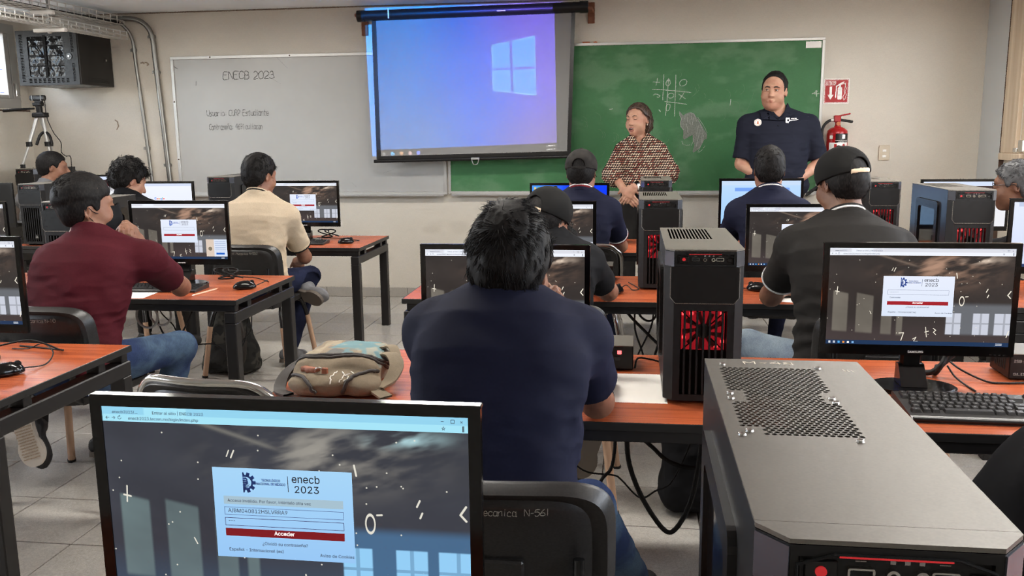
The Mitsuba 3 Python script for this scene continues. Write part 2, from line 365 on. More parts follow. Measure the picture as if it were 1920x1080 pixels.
rest = []
for k, (size, cx, cy) in enumerate(cells):
    if size > 0 and k < 300:
        scene[numbered('floor__tile')] = {**tile_ply, 'to_world': S4().translate([cx, cy, 0])}
    else: rest.append(moved(tile_mesh, tr(cx, cy, 0)))
if rest:
    k = part('floor', 'tile_field', cat(rest), 'floor_tile'); labels[k] = {'label': 'floor tiles out of view behind the camera', 'kind': 'stuff'}
# --- baseboard of long tiles on the back wall and the left wall
structure('baseboard_back', bx(XL, XR, YB - .008, YB - .0005, 0, .084), 'grout', 'grey tile baseboard along the back wall')
x = TX0 - 8 * TILE
while x < XR:
    a, b = max(x, XL) + .002, min(x + 2 * TILE, XR) - .002
    if b - a > .03: part('baseboard_back', 'tile', bx(a, b, YB - .014, YB - .006, .002, .085, .002), 'baseboard_tile')
    x += 2 * TILE
structure('baseboard_left', bx(XL + .0005, XL + .014, YR, YB - .015, 0, .085), 'baseboard_tile', 'grey tile baseboard along the left wall')
structure('baseboard_right', bx(XR - .014, XR - .0005, YR, 7.02, 0, .085), 'baseboard_tile', 'grey tile baseboard along the right wall')
# --- windows
def side_window(name, X, out, hole, mat, fw, label, detail):
    y0, y1, z0, z1 = hole
    def fr(a0, a1, c0, c1, d0, d1):     # a box given by y, z and depth measured outwards from the wall face
        xs = sorted([X + out * d0, X + out * d1]); return bx(xs[0], xs[1], a0, a1, c0, c1, .003)
    ring = cat(fr(y0, y1, z0, z0 + fw, .0, .07), fr(y0, y1, z1 - fw, z1, .0, .07), fr(y0, y0 + fw, z0 + fw, z1 - fw, .0, .07), fr(y1 - fw, y1, z0 + fw, z1 - fw, .0, .07))
    structure(name, ring, mat, label)
    n = 2 if detail else 3
    for k in range(1, n + 1):
        ym = y0 + (y1 - y0) * k / (n + 1) if not detail else y1 - fw - .72 * k
        part(name, 'mullion', fr(ym - .025, ym + .025, z0 + fw, z1 - fw, .01, .06), mat)
    if detail:
        part(name, 'sash', cat(fr(y1 - fw - .055, y1 - fw - .004, z0 + fw, z1 - fw, .004, .045), fr(y1 - fw - .67, y1 - fw - .06, z0 + fw, z0 + fw + .03, .004, .045)), mat)
        part(name, 'latch', fr(y1 - fw + .012, y1 - fw + .03, z0 + fw + .02, z0 + fw + .13, -.02, .0), 'chrome')
        for k in range(14): part(name, 'grille_bar', fr(y0, y1, z0 + .04 + k * .05, z0 + .046 + k * .05, .15, .156), 'white_plastic' if k % 4 != 2 else 'grille_blue')
        for k in range(20): part(name, 'grille_bar', fr(y0 + .1 * k, y0 + .1 * k + .006, z0, z1, .158, .164), 'white_plastic')
    xs = X + out * .035
    part(name, 'pane', trimesh.Trimesh([(xs, y0 + fw, z0 + fw), (xs, y1 - fw, z0 + fw), (xs, y1 - fw, z1 - fw), (xs, y0 + fw, z1 - fw)], [(0, 1, 2), (0, 2, 3)], process=False), 'pane_glass')
prin('grille_blue', srgb(90, 110, 190), 0.5)
for k, h in enumerate(LEFT_WIN):
    side_window(f'window_{k + 1}', XL, -1, h, 'frame_alu', .085, ['aluminium window in the left corner beside the hanging equipment cabinet', 'aluminium window in the left wall, second from the front of the room', 'aluminium window in the left wall, third from the front of the room'][k], k == 0)
for k, h in enumerate(RIGHT_WIN):
    side_window(f'window_{k + 4}', XR, 1, h, 'painted_wood', .06, ['wooden window at the right edge beside the grey corner strip', 'wooden window in the right wall, second from the front of the room', 'wooden window in the right wall, third from the front of the room'][k], False)
structure('trim_4', cat(bx(XR - .03, XR + .01, 6.775, 7.028, 1.235, ZC, .004), bx(XR - .045, XR + .0, 6.66, 7.02, 1.185, 1.235, .004)), 'painted_wood', 'pale weathered wooden post and sill of the right window')
structure('trim_5', bx(XR - .034, XR, 7.0281, 7.0299, 0.2, ZC), 'rust', 'dark gap line between the wooden post and the grey strip')
part('window_4', 'catch', cat(bx(XR - .05, XR - .03, 6.70, 6.76, 1.245, 1.275, .003), bx(XR - .05, XR - .02, 6.60, 6.68, 1.25, 1.33, .004)), 'chrome')
# --- ceiling lamps (outside the frame, above the desks): their light is in their diffusers
def ceiling_lamp(x, y, label):
    key = thing('ceiling_lamp', label, 'ceiling lamp', 'fluorescent ceiling lamps')
    part(key, 'housing', bx(x - .62, x + .62, y - .16, y + .16, ZC - .05, ZC - .001, .006), 'white_plastic')
    d = trimesh.Trimesh([(x - .59, y - .13, ZC - .0515), (x + .59, y - .13, ZC - .0515), (x + .59, y + .13, ZC - .0515), (x - .59, y + .13, ZC - .0515)], [(0, 2, 1), (0, 3, 2)], process=False)
    part(key, 'diffuser', d, 'white_plastic', emitter={'type': 'area', 'radiance': rgb(LAMP_RADIANCE), 'sampling_weight': 1.0})
k = 0
for y in (5.4, 3.0):
    for x in (-3.7, -1.0, 1.5):
        side = ['left', 'middle', 'right'][k % 3]; row = ['front', 'rear'][k // 3]
        ceiling_lamp(x, y, f'fluorescent ceiling lamp, {side} one of the {row} row'); k += 1
# ---------------------------------------------------------------- boards, projection screen and wall fittings
FONT = {'E': '60 00 09 69|05 45', 'N': '00 09 60 69', 'C': '68 49 29 07 02 20 40 61', 'B': '00 09 49 58 56 45 05|45 64 62 50 00', '2': '07 29 49 67 65 00 60', '0': '29 07 02 20 40 62 67 49 29',
        '3': '08 29 49 57 45 25|45 63 61 40 20 01', 'U': '09 02 20 40 62 69', 's': '56 26 05 24 43 51 30 00', 'u': '06 01 20 40 51 56|56 50', 'a': '55 36 16 04 01 10 30 51 56|56 50 60', 'r': '06 00|04 26 46',
        'i': '26 20|28 29', 'o': '16 04 01 10 40 51 54 36 16', ':': '21 22|25 26', 'R': '00 09 49 57 45 05|35 60', 'P': '00 09 49 57 55 44 04', 't': '29 21 30 40|06 56', 'd': '55 36 16 04 01 10 30 51|59 50',
        'n': '06 00|04 26 46 54 50', 'e': '03 53 45 36 16 04 01 10 40 51', 'ñ': '06 00|04 26 46 54 50|08 29 38 49', '4': '49 04 64|59 50', '6': '59 26 03 01 10 40 61 63 44 14 03', '9': '55 24 06 08 29 49 57 54 30',
        '1': '29 20', 'c': '55 36 16 04 01 10 40 51', 'l': '29 20', 'M': '00 09 34 69 60', '-': '14 54', '5': '69 19 06 46 64 62 40 10 01', '8': '25 07 29 49 57 45 25 03 10 40 53 45'}
def hand_strokes(text, h, seed=1, slant=0.08):
    rng = random.Random(seed); x, out = 0.0, []; s = h / 9
    for ch in text:
        if ch == ' ': x += 5 * s; continue
        for st in FONT[ch].split('|'):
            p = np.array([(int(q[0]), int(q[1])) for q in st.split()], float)
            p += np.array([[rng.uniform(-.35, .35), rng.uniform(-.35, .35)] for _ in p])
            p[:, 0] += p[:, 1] * slant; q = smooth_path(p * s, 3) + (x, rng.uniform(-.3, .3) * s)
            out.append([tuple(v) for v in q])
        x += (7.6 if ch.isupper() or ch.isdigit() else 5.6 if ch in 'il1:' else 6.8) * s
    return out
def hand(text, h, w, seed=1, d=.0006): return ribbon(hand_strokes(text, h, seed), w, d)
def on_wall(mesh, x, y, z): return moved(mesh, tr(x, y, z) @ UP_TO_BACK)
def frame_xz(x0, x1, z0, z1, w, y0, y1):
    return cat(bx(x0, x1, y0, y1, z1 - w, z1, .002), bx(x0, x1, y0, y1, z0, z0 + w, .002), bx(x0, x0 + w, y0, y1, z0 + w, z1 - w, .002), bx(x1 - w, x1, y0, y1, z0 + w, z1 - w, .002))
# whiteboard
W = thing('whiteboard', 'large grey-white whiteboard with blue-black handwriting, left of the projection screen', 'whiteboard')
WX0, WX1, WZ0, WZ1 = -4.02, -1.585, .905, 2.105
part(W, 'panel', bx(WX0 + .01, WX1 - .01, YB - .02, YB - .001, WZ0 + .01, WZ1 - .01), 'whiteboard_enamel')
part(W, 'frame', frame_xz(WX0, WX1, WZ0, WZ1, .026, YB - .032, YB - .001), 'aluminium')
part(W, 'tray', bx(WX0 + .02, WX1 - .02, YB - .085, YB - .03, WZ0 - .012, WZ0 + .004, .003), 'aluminium')
for x, z in ((-3.65, WZ1 - .013), (-2.93, WZ1 - .013), (-4.008, 1.72), (-4.006, 1.22)): part(W, 'screw', moved(lathe([(0, 0), (.007, 0), (.006, .004), (0, .005)], 8), tr(x, YB - .032, z, rx=90)), 'rust')
for txt, h, x, z, s in (('ENECB 2023', .062, -3.545, 1.905, 3), ('Usuario: CURP Estudiante', .048, -3.72, 1.594, 5), ('Contraseña: 4691culiacan', .046, -3.705, 1.477, 8)):
    m = hand(txt, h, .0048, s); w = m.bounds[1][0]
    want = {3: .465, 5: .57, 8: .49}[s]; m.apply_scale([want / w, 1, 1])
    part(W, 'handwriting', on_wall(m, x, YB - .0203, z), 'marker_ink')
part(W, 'marker_stroke', on_wall(ribbon([[(0, 0), (.004, .035)], [(-.2, .17), (-.16, .14)]], .004, .0005), -3.80, YB - .0203, 1.86), 'marker_ink')
part(W, 'scratch', on_wall(ribbon([[(0, .09), (.09, .0)], [(-.32, -.05), (-.27, -.075)], [(-.1, -.06), (.02, -.13)], [(.9, -.9), (1.0, -.87)], [(.62, -.98), (.66, -1.02)]], .003, .0004), -3.05, YB - .0203, 1.99), 'label_grey')
# chalkboard
G = thing('chalkboard', 'wide green chalkboard with chalk tic-tac-toe and horse drawing, behind the two standing people', 'chalkboard')
GX0, GX1, GZ0, GZ1 = -1.572, 1.482, .91, 2.135
part(G, 'panel', bx(GX0 + .01, GX1 - .01, YB - .02, YB - .001, GZ0 + .01, GZ1 - .01), 'chalkboard_green')
part(G, 'frame', frame_xz(GX0, GX1, GZ0, GZ1, .022, YB - .03, YB - .001), 'aluminium')
part(G, 'tray', bx(GX0 + .03, GX1 - .03, YB - .08, YB - .028, GZ0 - .012, GZ0 + .002, .003), 'aluminium')
part(G, 'chalk_stub', cat(cyl((-.43, YB - .02, GZ1 + .005), (-.37, YB - .02, GZ1 + .005), .006, 8), cyl((-.34, YB - .02, GZ1 + .005), (-.31, YB - .02, GZ1 + .005), .006, 8)), 'brass_orange')
part(G, 'paper_label', bx(1.335, 1.455, YB - .0225, YB - .0202, 2.055, 2.105), 'label_white', label='small white paper label in the top right corner')
def board(strokes, w, name, mat='chalk'): return part(G, name, on_wall(ribbon(strokes, w, .0005), 0, YB - .0203, 0), mat)
def P(x, y):                       # a point of the chalk drawing, from the drawing's own 1016 x 1080 grid
    return (.1375 + (x - 165) * .000708, 1.872 - (y - 50) * .000701)
def S(*p): return [P(*q) for q in p]
ell = lambda cx, cy, a, b, t=0: [P(cx + a * math.cos(u) * math.cos(t) - b * math.sin(u) * math.sin(t), cy + a * math.cos(u) * math.sin(t) + b * math.sin(u) * math.cos(t)) for u in np.linspace(0, 6.5, 22)]
board([S((296, 50), (293, 190), (288, 335)), S((432, 55), (430, 300), (426, 525)), S((350, 95), (345, 200), (338, 330), (325, 515)), S((168, 215), (300, 224), (430, 236), (605, 258)), S((310, 356), (430, 370), (562, 392))], .0046, 'tic_tac_toe_grid')
board([S((175, 130), (250, 138)), S((226, 92), (210, 168)), ell(346, 148, 24, 32, .3), S((330, 122), (352, 96), (368, 126)), ell(516, 146, 44, 34, -.5), S((182, 282), (200, 268), (232, 274), (258, 292), (240, 308), (222, 302)), ell(380, 290, 34, 28, -.3), S((468, 275), (545, 328)), S((528, 258), (482, 334)), ell(350, 424, 22, 40, .25)], .0046, 'tic_tac_toe_mark')
horse = Polygon(S((480, 470), (528, 520), (560, 495), (600, 484), (650, 505), (690, 560), (730, 620), (770, 690), (800, 740), (796, 790), (770, 800), (745, 850), (720, 900), (650, 950), (640, 930), (660, 860), (640, 800), (636, 740), (600, 760), (545, 795), (528, 780), (530, 690), (500, 650), (492, 600), (500, 560)))
part(G, 'horse_drawing', on_wall(prism(horse, .0004), 0, YB - .0203, 0), 'chalk_grey')
board([S((480, 470), (486, 520), (505, 555), (494, 600), (498, 640), (530, 680)), S((600, 484), (645, 500), (668, 560), (680, 590)), S((690, 560), (720, 620), (745, 690)), S((690, 540), (760, 640), (800, 722)), S((515, 815), (530, 850), (560, 860), (610, 858)), S((560, 610), (575, 660), (582, 720)), S((600, 560), (606, 620)), S((640, 540), (630, 625)), S((700, 640), (680, 750)), S((720, 680), (695, 800), (680, 880)), S((745, 720), (735, 820)), S((765, 740), (740, 850), (700, 940)), S((640, 765), (645, 820), (625, 860)), S((780, 870), (745, 920), (705, 948)), S((548, 505), (540, 560)), S((575, 500), (570, 570), (580, 600)), S((620, 500), (622, 570))], .0032, 'horse_drawing_line', 'chalk_line')
board([[(-.205, 1.60), (-.18, 1.605)], [(1.013 - .25, 1.62), (1.018 - .25, 1.665)], [(1.40, 1.70), (1.44, 1.72)], [(1.43, 1.725), (1.435, 1.68)], [(1.415, 1.70), (1.455, 1.70)], S((248, 452), (265, 468))], .006, 'chalk_tick')
rng = random.Random(4); faint = []
for k in range(40):
    cx, cz = rng.choice([(-.25, 1.45), (-.1, 1.3), (.85, 1.62), (.95, 1.4), (.5, 1.75), (.15, 1.28), (.98, 1.3)]); cx += rng.uniform(-.16, .16); cz += rng.uniform(-.12, .12); a = rng.uniform(.6, 2.4); l = rng.uniform(.015, .05)
    faint.append([(cx + l * t * math.cos(a + .5 * t), cz + l * t * math.sin(a + .5 * t)) for t in np.linspace(-1, 1, 5)])
faint.append([(.80 + .04 * math.cos(u), 1.60 + .05 * math.sin(u)) for u in np.linspace(0, 6.3, 16)]); faint.append([(.86 + .03 * u, 1.55 + .02 * u * u) for u in np.linspace(0, 3, 6)])
board(faint, .0030, 'chalk_smear', 'chalk_faint')
# projection screen
YS = 7.30
PS = thing('projection_screen', 'pull-down projection screen in a black case showing a blue desktop, overlapping both boards', 'projection screen')
part(PS, 'case', cat(tube([(-2.235, YS, 2.375), (-.40, YS, 2.395)], .042, 20), tube([(-2.26, YS, 2.374), (-2.2, YS, 2.375)], .047, 20), tube([(-.44, YS, 2.394), (-.375, YS, 2.395)], .047, 20)), 'black_plastic', 40)
part(PS, 'end_clip', cat(bx(-1.995, -1.985, YS - .048, YS - .04, 2.345, 2.425, .002), bx(-1.10, -1.03, YS - .047, YS - .041, 2.375, 2.383, .002)), 'label_white')
sheet = trimesh.Trimesh([(-2.14, YS, 1.215), (-.525, YS - .005, 1.245), (-.485, YS, 2.36), (-2.14, YS, 2.35), (-2.14, YS + .002, 1.215), (-.525, YS - .003, 1.245), (-.485, YS + .002, 2.36), (-2.14, YS + .002, 2.35)], [(0, 1, 2), (0, 2, 3), (4, 6, 5), (4, 7, 6)], process=False)
part(PS, 'sheet', sheet, 'screen_fabric')
def strip(a, b, w, d=.003):
    a, b = np.array(a, float), np.array(b, float); u = (b - a) / np.linalg.norm(b - a); n = np.cross(u, (0, 1, 0)) * w / 2; o = np.array((0, d / 2, 0))
    return trimesh.convex.convex_hull(np.array([a + n + o, a - n + o, b + n + o, b - n + o, a + n - o, a - n - o, b + n - o, b - n - o]))
part(PS, 'border', cat(strip((-2.125, YS - .003, 1.215), (-2.125, YS - .003, 2.345), .036), strip((-.528, YS - .007, 1.235), (-.492, YS - .003, 2.35), .03), strip((-2.14, YS - .004, 1.222), (-.52, YS - .006, 1.252), .032)), 'satin_black')
part(PS, 'bottom_bar', tube([(-2.165, YS - .004, 1.196), (-.50, YS - .006, 1.226)], .0135, 12), 'black_plastic', 40)
part(PS, 'pull_handle', cat(bx(-1.335, -1.265, YS - .028, YS - .014, 1.205, 1.222, .003), tube([(-1.33, YS - .02, 1.205), (-1.318, YS - .02, 1.172), (-1.30, YS - .02, 1.165), (-1.282, YS - .02, 1.172), (-1.27, YS - .02, 1.205)], .003, 6, 4)), 'label_grey', 40)
for n, x, z0, z1 in ((0, -2.262, 2.24, 2.435), (1, -.36, 2.29, 2.455)):
    single('screen_bracket', cat(bx(x - .028, x + .028, YB - .018, YB - .001, z0, z1, .003), bx(x - .02, x + .02, YS - .02, YB - .018, 2.37, 2.395, .003)), 'wood_bracket',
           ['brown wooden bracket holding the left end of the projection screen case', 'brown wooden bracket holding the right end of the projection screen case'][n], 'bracket')
# projector: a real spot light with the picture, keystoned onto the screen as in the room
PJ = np.array([-1.55, 3.45, 2.36]); aim = np.array([-1.43, 7.4, 1.9])
pj_to = S4().look_at(origin=PJ.tolist(), target=aim.tolist(), up=[0, 0, 1]); CUT = 24.0
inv = np.linalg.inv(np.array(pj_to.matrix, float).reshape(4, 4))
def pj_uv(c):
    l = inv @ np.array([*c, 1.0]); return (.5 + .5 * l[0] / (l[2] * math.tan(math.radians(CUT))), .5 + .5 * l[1] / (l[2] * math.tan(math.radians(CUT))))
quad = [pj_uv(c) for c in ((-2.205, YS, 1.287), (-.625, YS, 1.335), (-.645, YS, 2.462), (-2.228, YS, 2.462))]
A = []
for (u, v), (s, t) in zip(quad, ((0, 0), (1, 0), (1, 1), (0, 1))):
    A += [[u, v, 1, 0, 0, 0, -s * u, -s * v, -s], [0, 0, 0, u, v, 1, -t * u, -t * v, -t]]
HM = np.linalg.svd(np.array(A))[2][-1].reshape(3, 3); HM = (HM / HM[2, 2]).tolist()
def f_projection(p, n, uv):
    w = HM[2][0] * uv.x + HM[2][1] * uv.y + HM[2][2]
    s = (HM[0][0] * uv.x + HM[0][1] * uv.y + HM[0][2]) / w; t = (HM[1][0] * uv.x + HM[1][1] * uv.y + HM[1][2]) / w
    inside = dr.select((s > 0) & (s < 1) & (t > -.065) & (t < 1), 1.0, 0.0)
    c = mix((.0, .185, .72), (.0, .115, .82), smoothstep(.15, .6, s)); c = mix(c, (.14, .10, .78), smoothstep(.55, 1.0, s + .25 * (t - .4)))
    c = mix(c, (.07, .21, .62), smoothstep(.5, .0, t) * smoothstep(.7, .2, s) * .8); c = mix(c, (.20, .15, .58), smoothstep(.35, 0., t) * smoothstep(.5, 1., s))
    # four pale window panes in perspective
    top, bot = .70 + .055 * (s - .66) / .23, .385 - .045 * (s - .66) / .23
    mid = .535
    pane = (s > .665) & (s < .895) & (t < top) & (t > bot) & (dr.abs(s - .767) > .006) & (dr.abs(t - mid) > .008)
    inner = (s > .670) & (s < .890) & (t < top - .008) & (t > bot + .008)
    c = mix(c, (.09, .36, .95), dr.select(pane, .9, 0.)); c = mix(c, (.22, .55, 1.1), dr.select(pane & ~inner, .8, 0.))
    glow = dr.exp(-(dr.square((s - .78) / .25) + dr.square((t - .54) / .35)))
    c = c * (1 + .12 * glow)
    # task bar: a faint strip with small coloured icons and a clock
    bar = t < .0
    icon = lambda x, r, col, base: mix(base, col, dr.select(dr.square((s - x) * 1.35) + dr.square(t + .03) < r * r, 1., 0.))
    b = mi.Color3f(.03, .026, .026)
    b = icon(.075, .011, (.3, .3, .3), b); b = icon(.122, .014, (.1, .5, 1.), b); b = icon(.168, .014, (.7, .36, .16), b); b = icon(.214, .014, (.6, .4, .4), b); b = icon(.258, .014, (.16, .24, 1.), b)
    clock = (s > .945) & (s < .99) & (dr.abs(dr.abs(t + .032) - .012) < .005)
    b = mix(b, (.7, .7, .7), dr.select(clock & (cell_rand(s * 260, t * 90, 1) > .35), 1., 0.))
    return dr.select(bar, b, c) * inside
scene['projector_beam'] = {'type': 'spot', 'to_world': pj_to, 'cutoff_angle': CUT, 'beam_width': CUT - .01, 'intensity': rgb([PROJECTOR_GAIN * 6] * 3), 'texture': mikit.proc(f_projection), 'sampling_weight': 0.6}
PR = thing('projector', 'white ceiling projector hanging above the middle of the room', 'projector')
part(PR, 'body', bx(-1.72, -1.38, 3.13, 3.425, 2.30, 2.41, .012), 'white_plastic')
part(PR, 'mount', cat(cyl((-1.55, 3.28, 2.41), (-1.55, 3.28, ZC), .02, 12), bx(-1.62, -1.48, 3.21, 3.35, ZC - .012, ZC - .001)), 'galvanised')
part(PR, 'lens', cyl((-1.55, 3.40, 2.36), (-1.55, 3.44, 2.36), .035, 20), 'gloss_black')
# fire extinguisher, sign, socket
SG = thing('extinguisher_sign', 'square red and white sign reading EXTINTOR on the wall above the fire extinguisher', 'sign')
sx, sz, sw = 1.588, 1.718, .098
def flat(geom, d0, d1): return on_wall(moved(prism(geom, d1 - d0), tr(0, 0, d0)), sx, YB - .001, sz)
part(SG, 'plate', flat(rrect(-sw, sw, -sw, sw, .006), 0, .003), 'label_white')
part(SG, 'red_field', flat(rrect(-.086, .086, -.086, .086, .004), .003, .0036), 'sign_red')
part(SG, 'border', flat(rrect(-.092, .092, -.092, .092, .005).difference(rrect(-.089, .089, -.089, .089, .004)), .003, .0036), 'sign_red')
tx = text_mesh('EXTINTOR', .030, .0005, bold=True); tx.apply_translation(-tx.bounds[0]); tx.apply_scale([.076 / tx.bounds[1][0], 1, 1])
part(SG, 'lettering', on_wall(moved(tx, tr(-.081, .045, .0037)), sx, YB - .001, sz), 'label_white')
part(SG, 'arrow', flat(Polygon([(-.052, .036), (-.034, .036), (-.034, -.028), (-.02, -.028), (-.043, -.066), (-.066, -.028), (-.052, -.028)]), .0036, .0042), 'label_white')
ext = unary_union([rrect(.010, .044, -.066, .03, .008), sbox(.02, .03, .034, .046), LineString([(.018, .052), (.056, .070)]).buffer(.004), LineString([(.022, .05), (.06, .058)]).buffer(.003), LineString([(.02, .048), (.0, .04), (-.004, -.05)]).buffer(.004)]).difference(unary_union([sbox(.012, .008, .042, .0095), sbox(.012, -.031, .042, -.0295)]))
part(SG, 'extinguisher_symbol', flat(ext, .0036, .0042), 'label_white')
flame = Polygon([(.058, -.07), (.050, -.045), (.062, -.02), (.056, .01), (.066, .03), (.064, .055), (.072, .072), (.07, .04), (.078, .02), (.07, -.005), (.080, -.03), (.072, -.06), (.066, -.07)])
part(SG, 'flame_symbol', flat(flame.difference(flame.buffer(-.0035)), .0036, .0042), 'label_white')
EX = thing('fire_extinguisher', 'red fire extinguisher with black hose and white label hanging right of the chalkboard', 'fire extinguisher')
ex, ey = 1.592, 7.41
part(EX, 'cylinder', moved(lathe([(0, 1.0), (.072, 1.0), (.08, 1.012), (.08, 1.38), (.074, 1.41), (.05, 1.43), (.026, 1.438), (.022, 1.45), (0, 1.45)], 32), tr(ex, ey, 0)), 'red_paint', 40)
part(EX, 'valve', cat(cyl((ex, ey, 1.445), (ex, ey, 1.475), .02, 16), bx(ex - .032, ex + .02, ey - .02, ey + .02, 1.475, 1.527, .006)), 'red_paint', 40)
part(EX, 'gauge', cyl((ex, ey - .018, 1.462), (ex, ey - .03, 1.462), .016, 16), 'brass_orange')
part(EX, 'lever', cat(moved(bx(0, .105, -.012, .012, -.006, .006, .003), tr(ex - .01, ey, 1.518, ry=-12)),), 'red_paint')
part(EX, 'carry_handle', moved(bx(0, .115, -.013, .013, -.010, .010, .004), tr(ex, ey, 1.495, ry=10)), 'black_plastic')
part(EX, 'hose', tube([(ex - .02, ey, 1.490), (ex - .06, ey, 1.488), (ex - .10, ey, 1.455), (ex - .118, ey, 1.40), (ex - .112, ey - .01, 1.30), (ex - .10, ey - .01, 1.15)], .011, 10, 5), 'rubber', 60)
part(EX, 'hose_ferrule', cyl((ex - .055, ey, 1.489), (ex - .02, ey, 1.490), .013, 12), 'aluminium')
def wrap(a0, a1, z0, z1, r=.0808, n=14):
    th = np.linspace(a0, a1, n); v = [(ex + r * math.sin(t), ey - r * math.cos(t), z) for z in (z0, z1) for t in th]
    return trimesh.Trimesh(v, [f for i in range(n - 1) for f in ((i, i + 1, n + i + 1), (i, n + i + 1, n + i))], process=False)
part(EX, 'black_label', wrap(-.35, 1.15, 1.315, 1.385), 'satin_black'); part(EX, 'white_label', wrap(-1.0, 1.0, 1.17, 1.315, .0806), 'label_white')
part(EX, 'round_label', wrap(-.95, -.62, 1.345, 1.372, .0812, 6), 'label_white')
part(EX, 'shield_emblem', wrap(.28, .62, 1.345, 1.378, .0814, 6), 'label_white'); part(EX, 'label_picture', cat(wrap(-.45, -.2, 1.27, 1.305, .0812, 4), wrap(.35, .6, 1.27, 1.305, .0812, 4)), 'sign_red')
part(EX, 'label_text', cat(*[wrap(-.1 - .3 * (k > 0), 1.0, 1.318 + .012 * k, 1.322 + .012 * k, .0814, 8) for k in range(2)]), 'label_white')
SO = thing('wall_socket', 'beige wall socket plate low on the wall right of the fire extinguisher', 'wall socket')
part(SO, 'plate', bx(1.937, 2.021, YB - .012, YB - .001, 1.17, 1.29, .003), 'beige_plastic')
for z in (1.20, 1.245): part(SO, 'outlet', bx(1.965, 1.994, YB - .0145, YB - .011, z - .007, z + .011, .002), 'label_white')
# conduits
for n, (pts, r, lab) in enumerate((([(-4.43, 7.44, 2.395), (-4.40, 7.45, 2.36), (-4.373, 7.47, 2.31), (-4.356, 7.485, 2.23), (-4.35, 7.487, 2.1), (-4.31, 7.487, 1.5), (-4.262, 7.487, .6), (-4.25, 7.487, .1)], .0145, 'thin steel conduit pipe running down the wall left of the whiteboard, nearer the cabinet'),
                                  ([(-4.5, 7.43, 2.43), (-4.36, 7.44, 2.432), (-4.26, 7.455, 2.41), (-4.195, 7.47, 2.35), (-4.168, 7.478, 2.26), (-4.16, 7.48, 2.1), (-4.13, 7.48, 1.5), (-4.09, 7.48, .6), (-4.08, 7.48, .1)], .0215, 'thicker steel conduit pipe running down the wall beside the whiteboard edge'))):
    C = thing('conduit', lab, 'conduit pipe', None)
    part(C, 'pipe', tube(pts, r, 14, 5), 'galvanised', 50)
    for z in ((2.17, 1.32) if n == 0 else (2.28, 1.98, 1.17)):
        p = np.array(pts); x = np.interp(-z, -p[:, 2], p[:, 0])
        part(C, 'clamp', cat(cyl((x, 7.487 - .006 * n, z - .014), (x, 7.487 - .006 * n, z + .014), r + .005, 14), bx(x - r - .03, x + r + .004, 7.497, 7.505, z - .012, z + .012, .002)), 'galvanised', 40)
single('wall_patch', on_wall(ribbon([[(0, .0), (.02, .006), (.03, -.004)], [(.04, .005), (.06, .0), (.07, -.012), (.06, -.02)]], .012, .002), -4.31, YB - .0005, 2.06), 'plaster_chip', 'small chipped plaster mark between the two conduit pipes', 'plaster mark')
single('wall_patch', on_wall(ribbon([[(0, .05), (.02, .04), (.028, .0), (.01, -.03)]], .010, .002), -4.60, YB - .0005, 1.52), 'plaster_chip', 'small chipped plaster mark on the wall right of the tripod', 'plaster mark')
# equipment cabinet on the wall
RK = thing('network_cabinet', 'dark grey wall-mounted equipment cabinet with glass door in the upper left corner', 'cabinet')
rx0, rx1, ry0, ry1, rz0, rz1 = -5.12, -4.575, 7.0, 7.5, 1.856, 2.30
part(RK, 'body', bx(rx0, rx1, ry0 + .02, ry1, rz0, rz1, .004), 'satin_black')
door = sbox(rx0, rz0, rx1, rz1).difference(rrect(rx0 + .10, rx1 - .125, rz0 + .07, rz1 - .05, .01))
slots = [sbox(rx0 + .028 + 0 * k, rz0 + .03 + k * .0125, rx0 + .062, rz0 + .0365 + k * .0125) for k in range(31)] + [sbox(rx1 - .055, rz0 + .03 + k * .0125, rx1 - .03, rz0 + .0365 + k * .0125) for k in range(31) if not 11 < k < 19] + [sbox(rx0 + .09 + k * .042, rz0 + .02 + j * .013, rx0 + .118 + k * .042, rz0 + .028 + j * .013) for k in range(9) for j in range(3)]
door = door.difference(unary_union(slots))
part(RK, 'door', on_wall(prism(door, .018), 0, ry0 + .019, 0), 'case_dark')
part(RK, 'door__glass', trimesh.Trimesh([(rx0 + .10, ry0 + .008, rz0 + .07), (rx1 - .125, ry0 + .008, rz0 + .07), (rx1 - .125, ry0 + .008, rz1 - .05), (rx0 + .10, ry0 + .008, rz1 - .05)], [(0, 1, 2), (0, 2, 3)], process=False), 'cabinet_glass')
part(RK, 'door__door_bar', cat(bx(rx0 + .245, rx0 + .268, ry0 - .001, ry0 + .006, rz0 + .06, rz1 - .04), *[bx(rx0 + .10, rx1 - .125, ry0 + .001, ry0 + .006, rz0 + .07 + .082 * k, rz0 + .078 + .082 * k) for k in range(1, 4)]), 'void_black')
part(RK, 'lock', cat(cyl((rx1 - .075, ry0 + .004, 2.085), (rx1 - .075, ry0 - .006, 2.085), .026, 20), cyl((rx1 - .072, ry0 - .006, 2.085), (rx1 - .072, ry0 - .010, 2.085), .010, 14)), 'gloss_black', 40)
part(RK, 'lock__keyhole', cyl((rx1 - .072, ry0 - .0095, 2.086), (rx1 - .072, ry0 - .0135, 2.086), .008, 12), 'chrome')
part(RK, 'side_lock', cyl((rx1 - .002, 7.40, 2.08), (rx1 + .006, 7.40, 2.08), .010, 12), 'chrome')
part(RK, 'side_vent', cat(*[bx(rx1 - .001, rx1 + .0015, 7.08 + k * .02, 7.09 + k * .02, rz0 + .03 + j * .014, rz0 + .036 + j * .014) for k in range(18) for j in range(3)]), 'void_black')
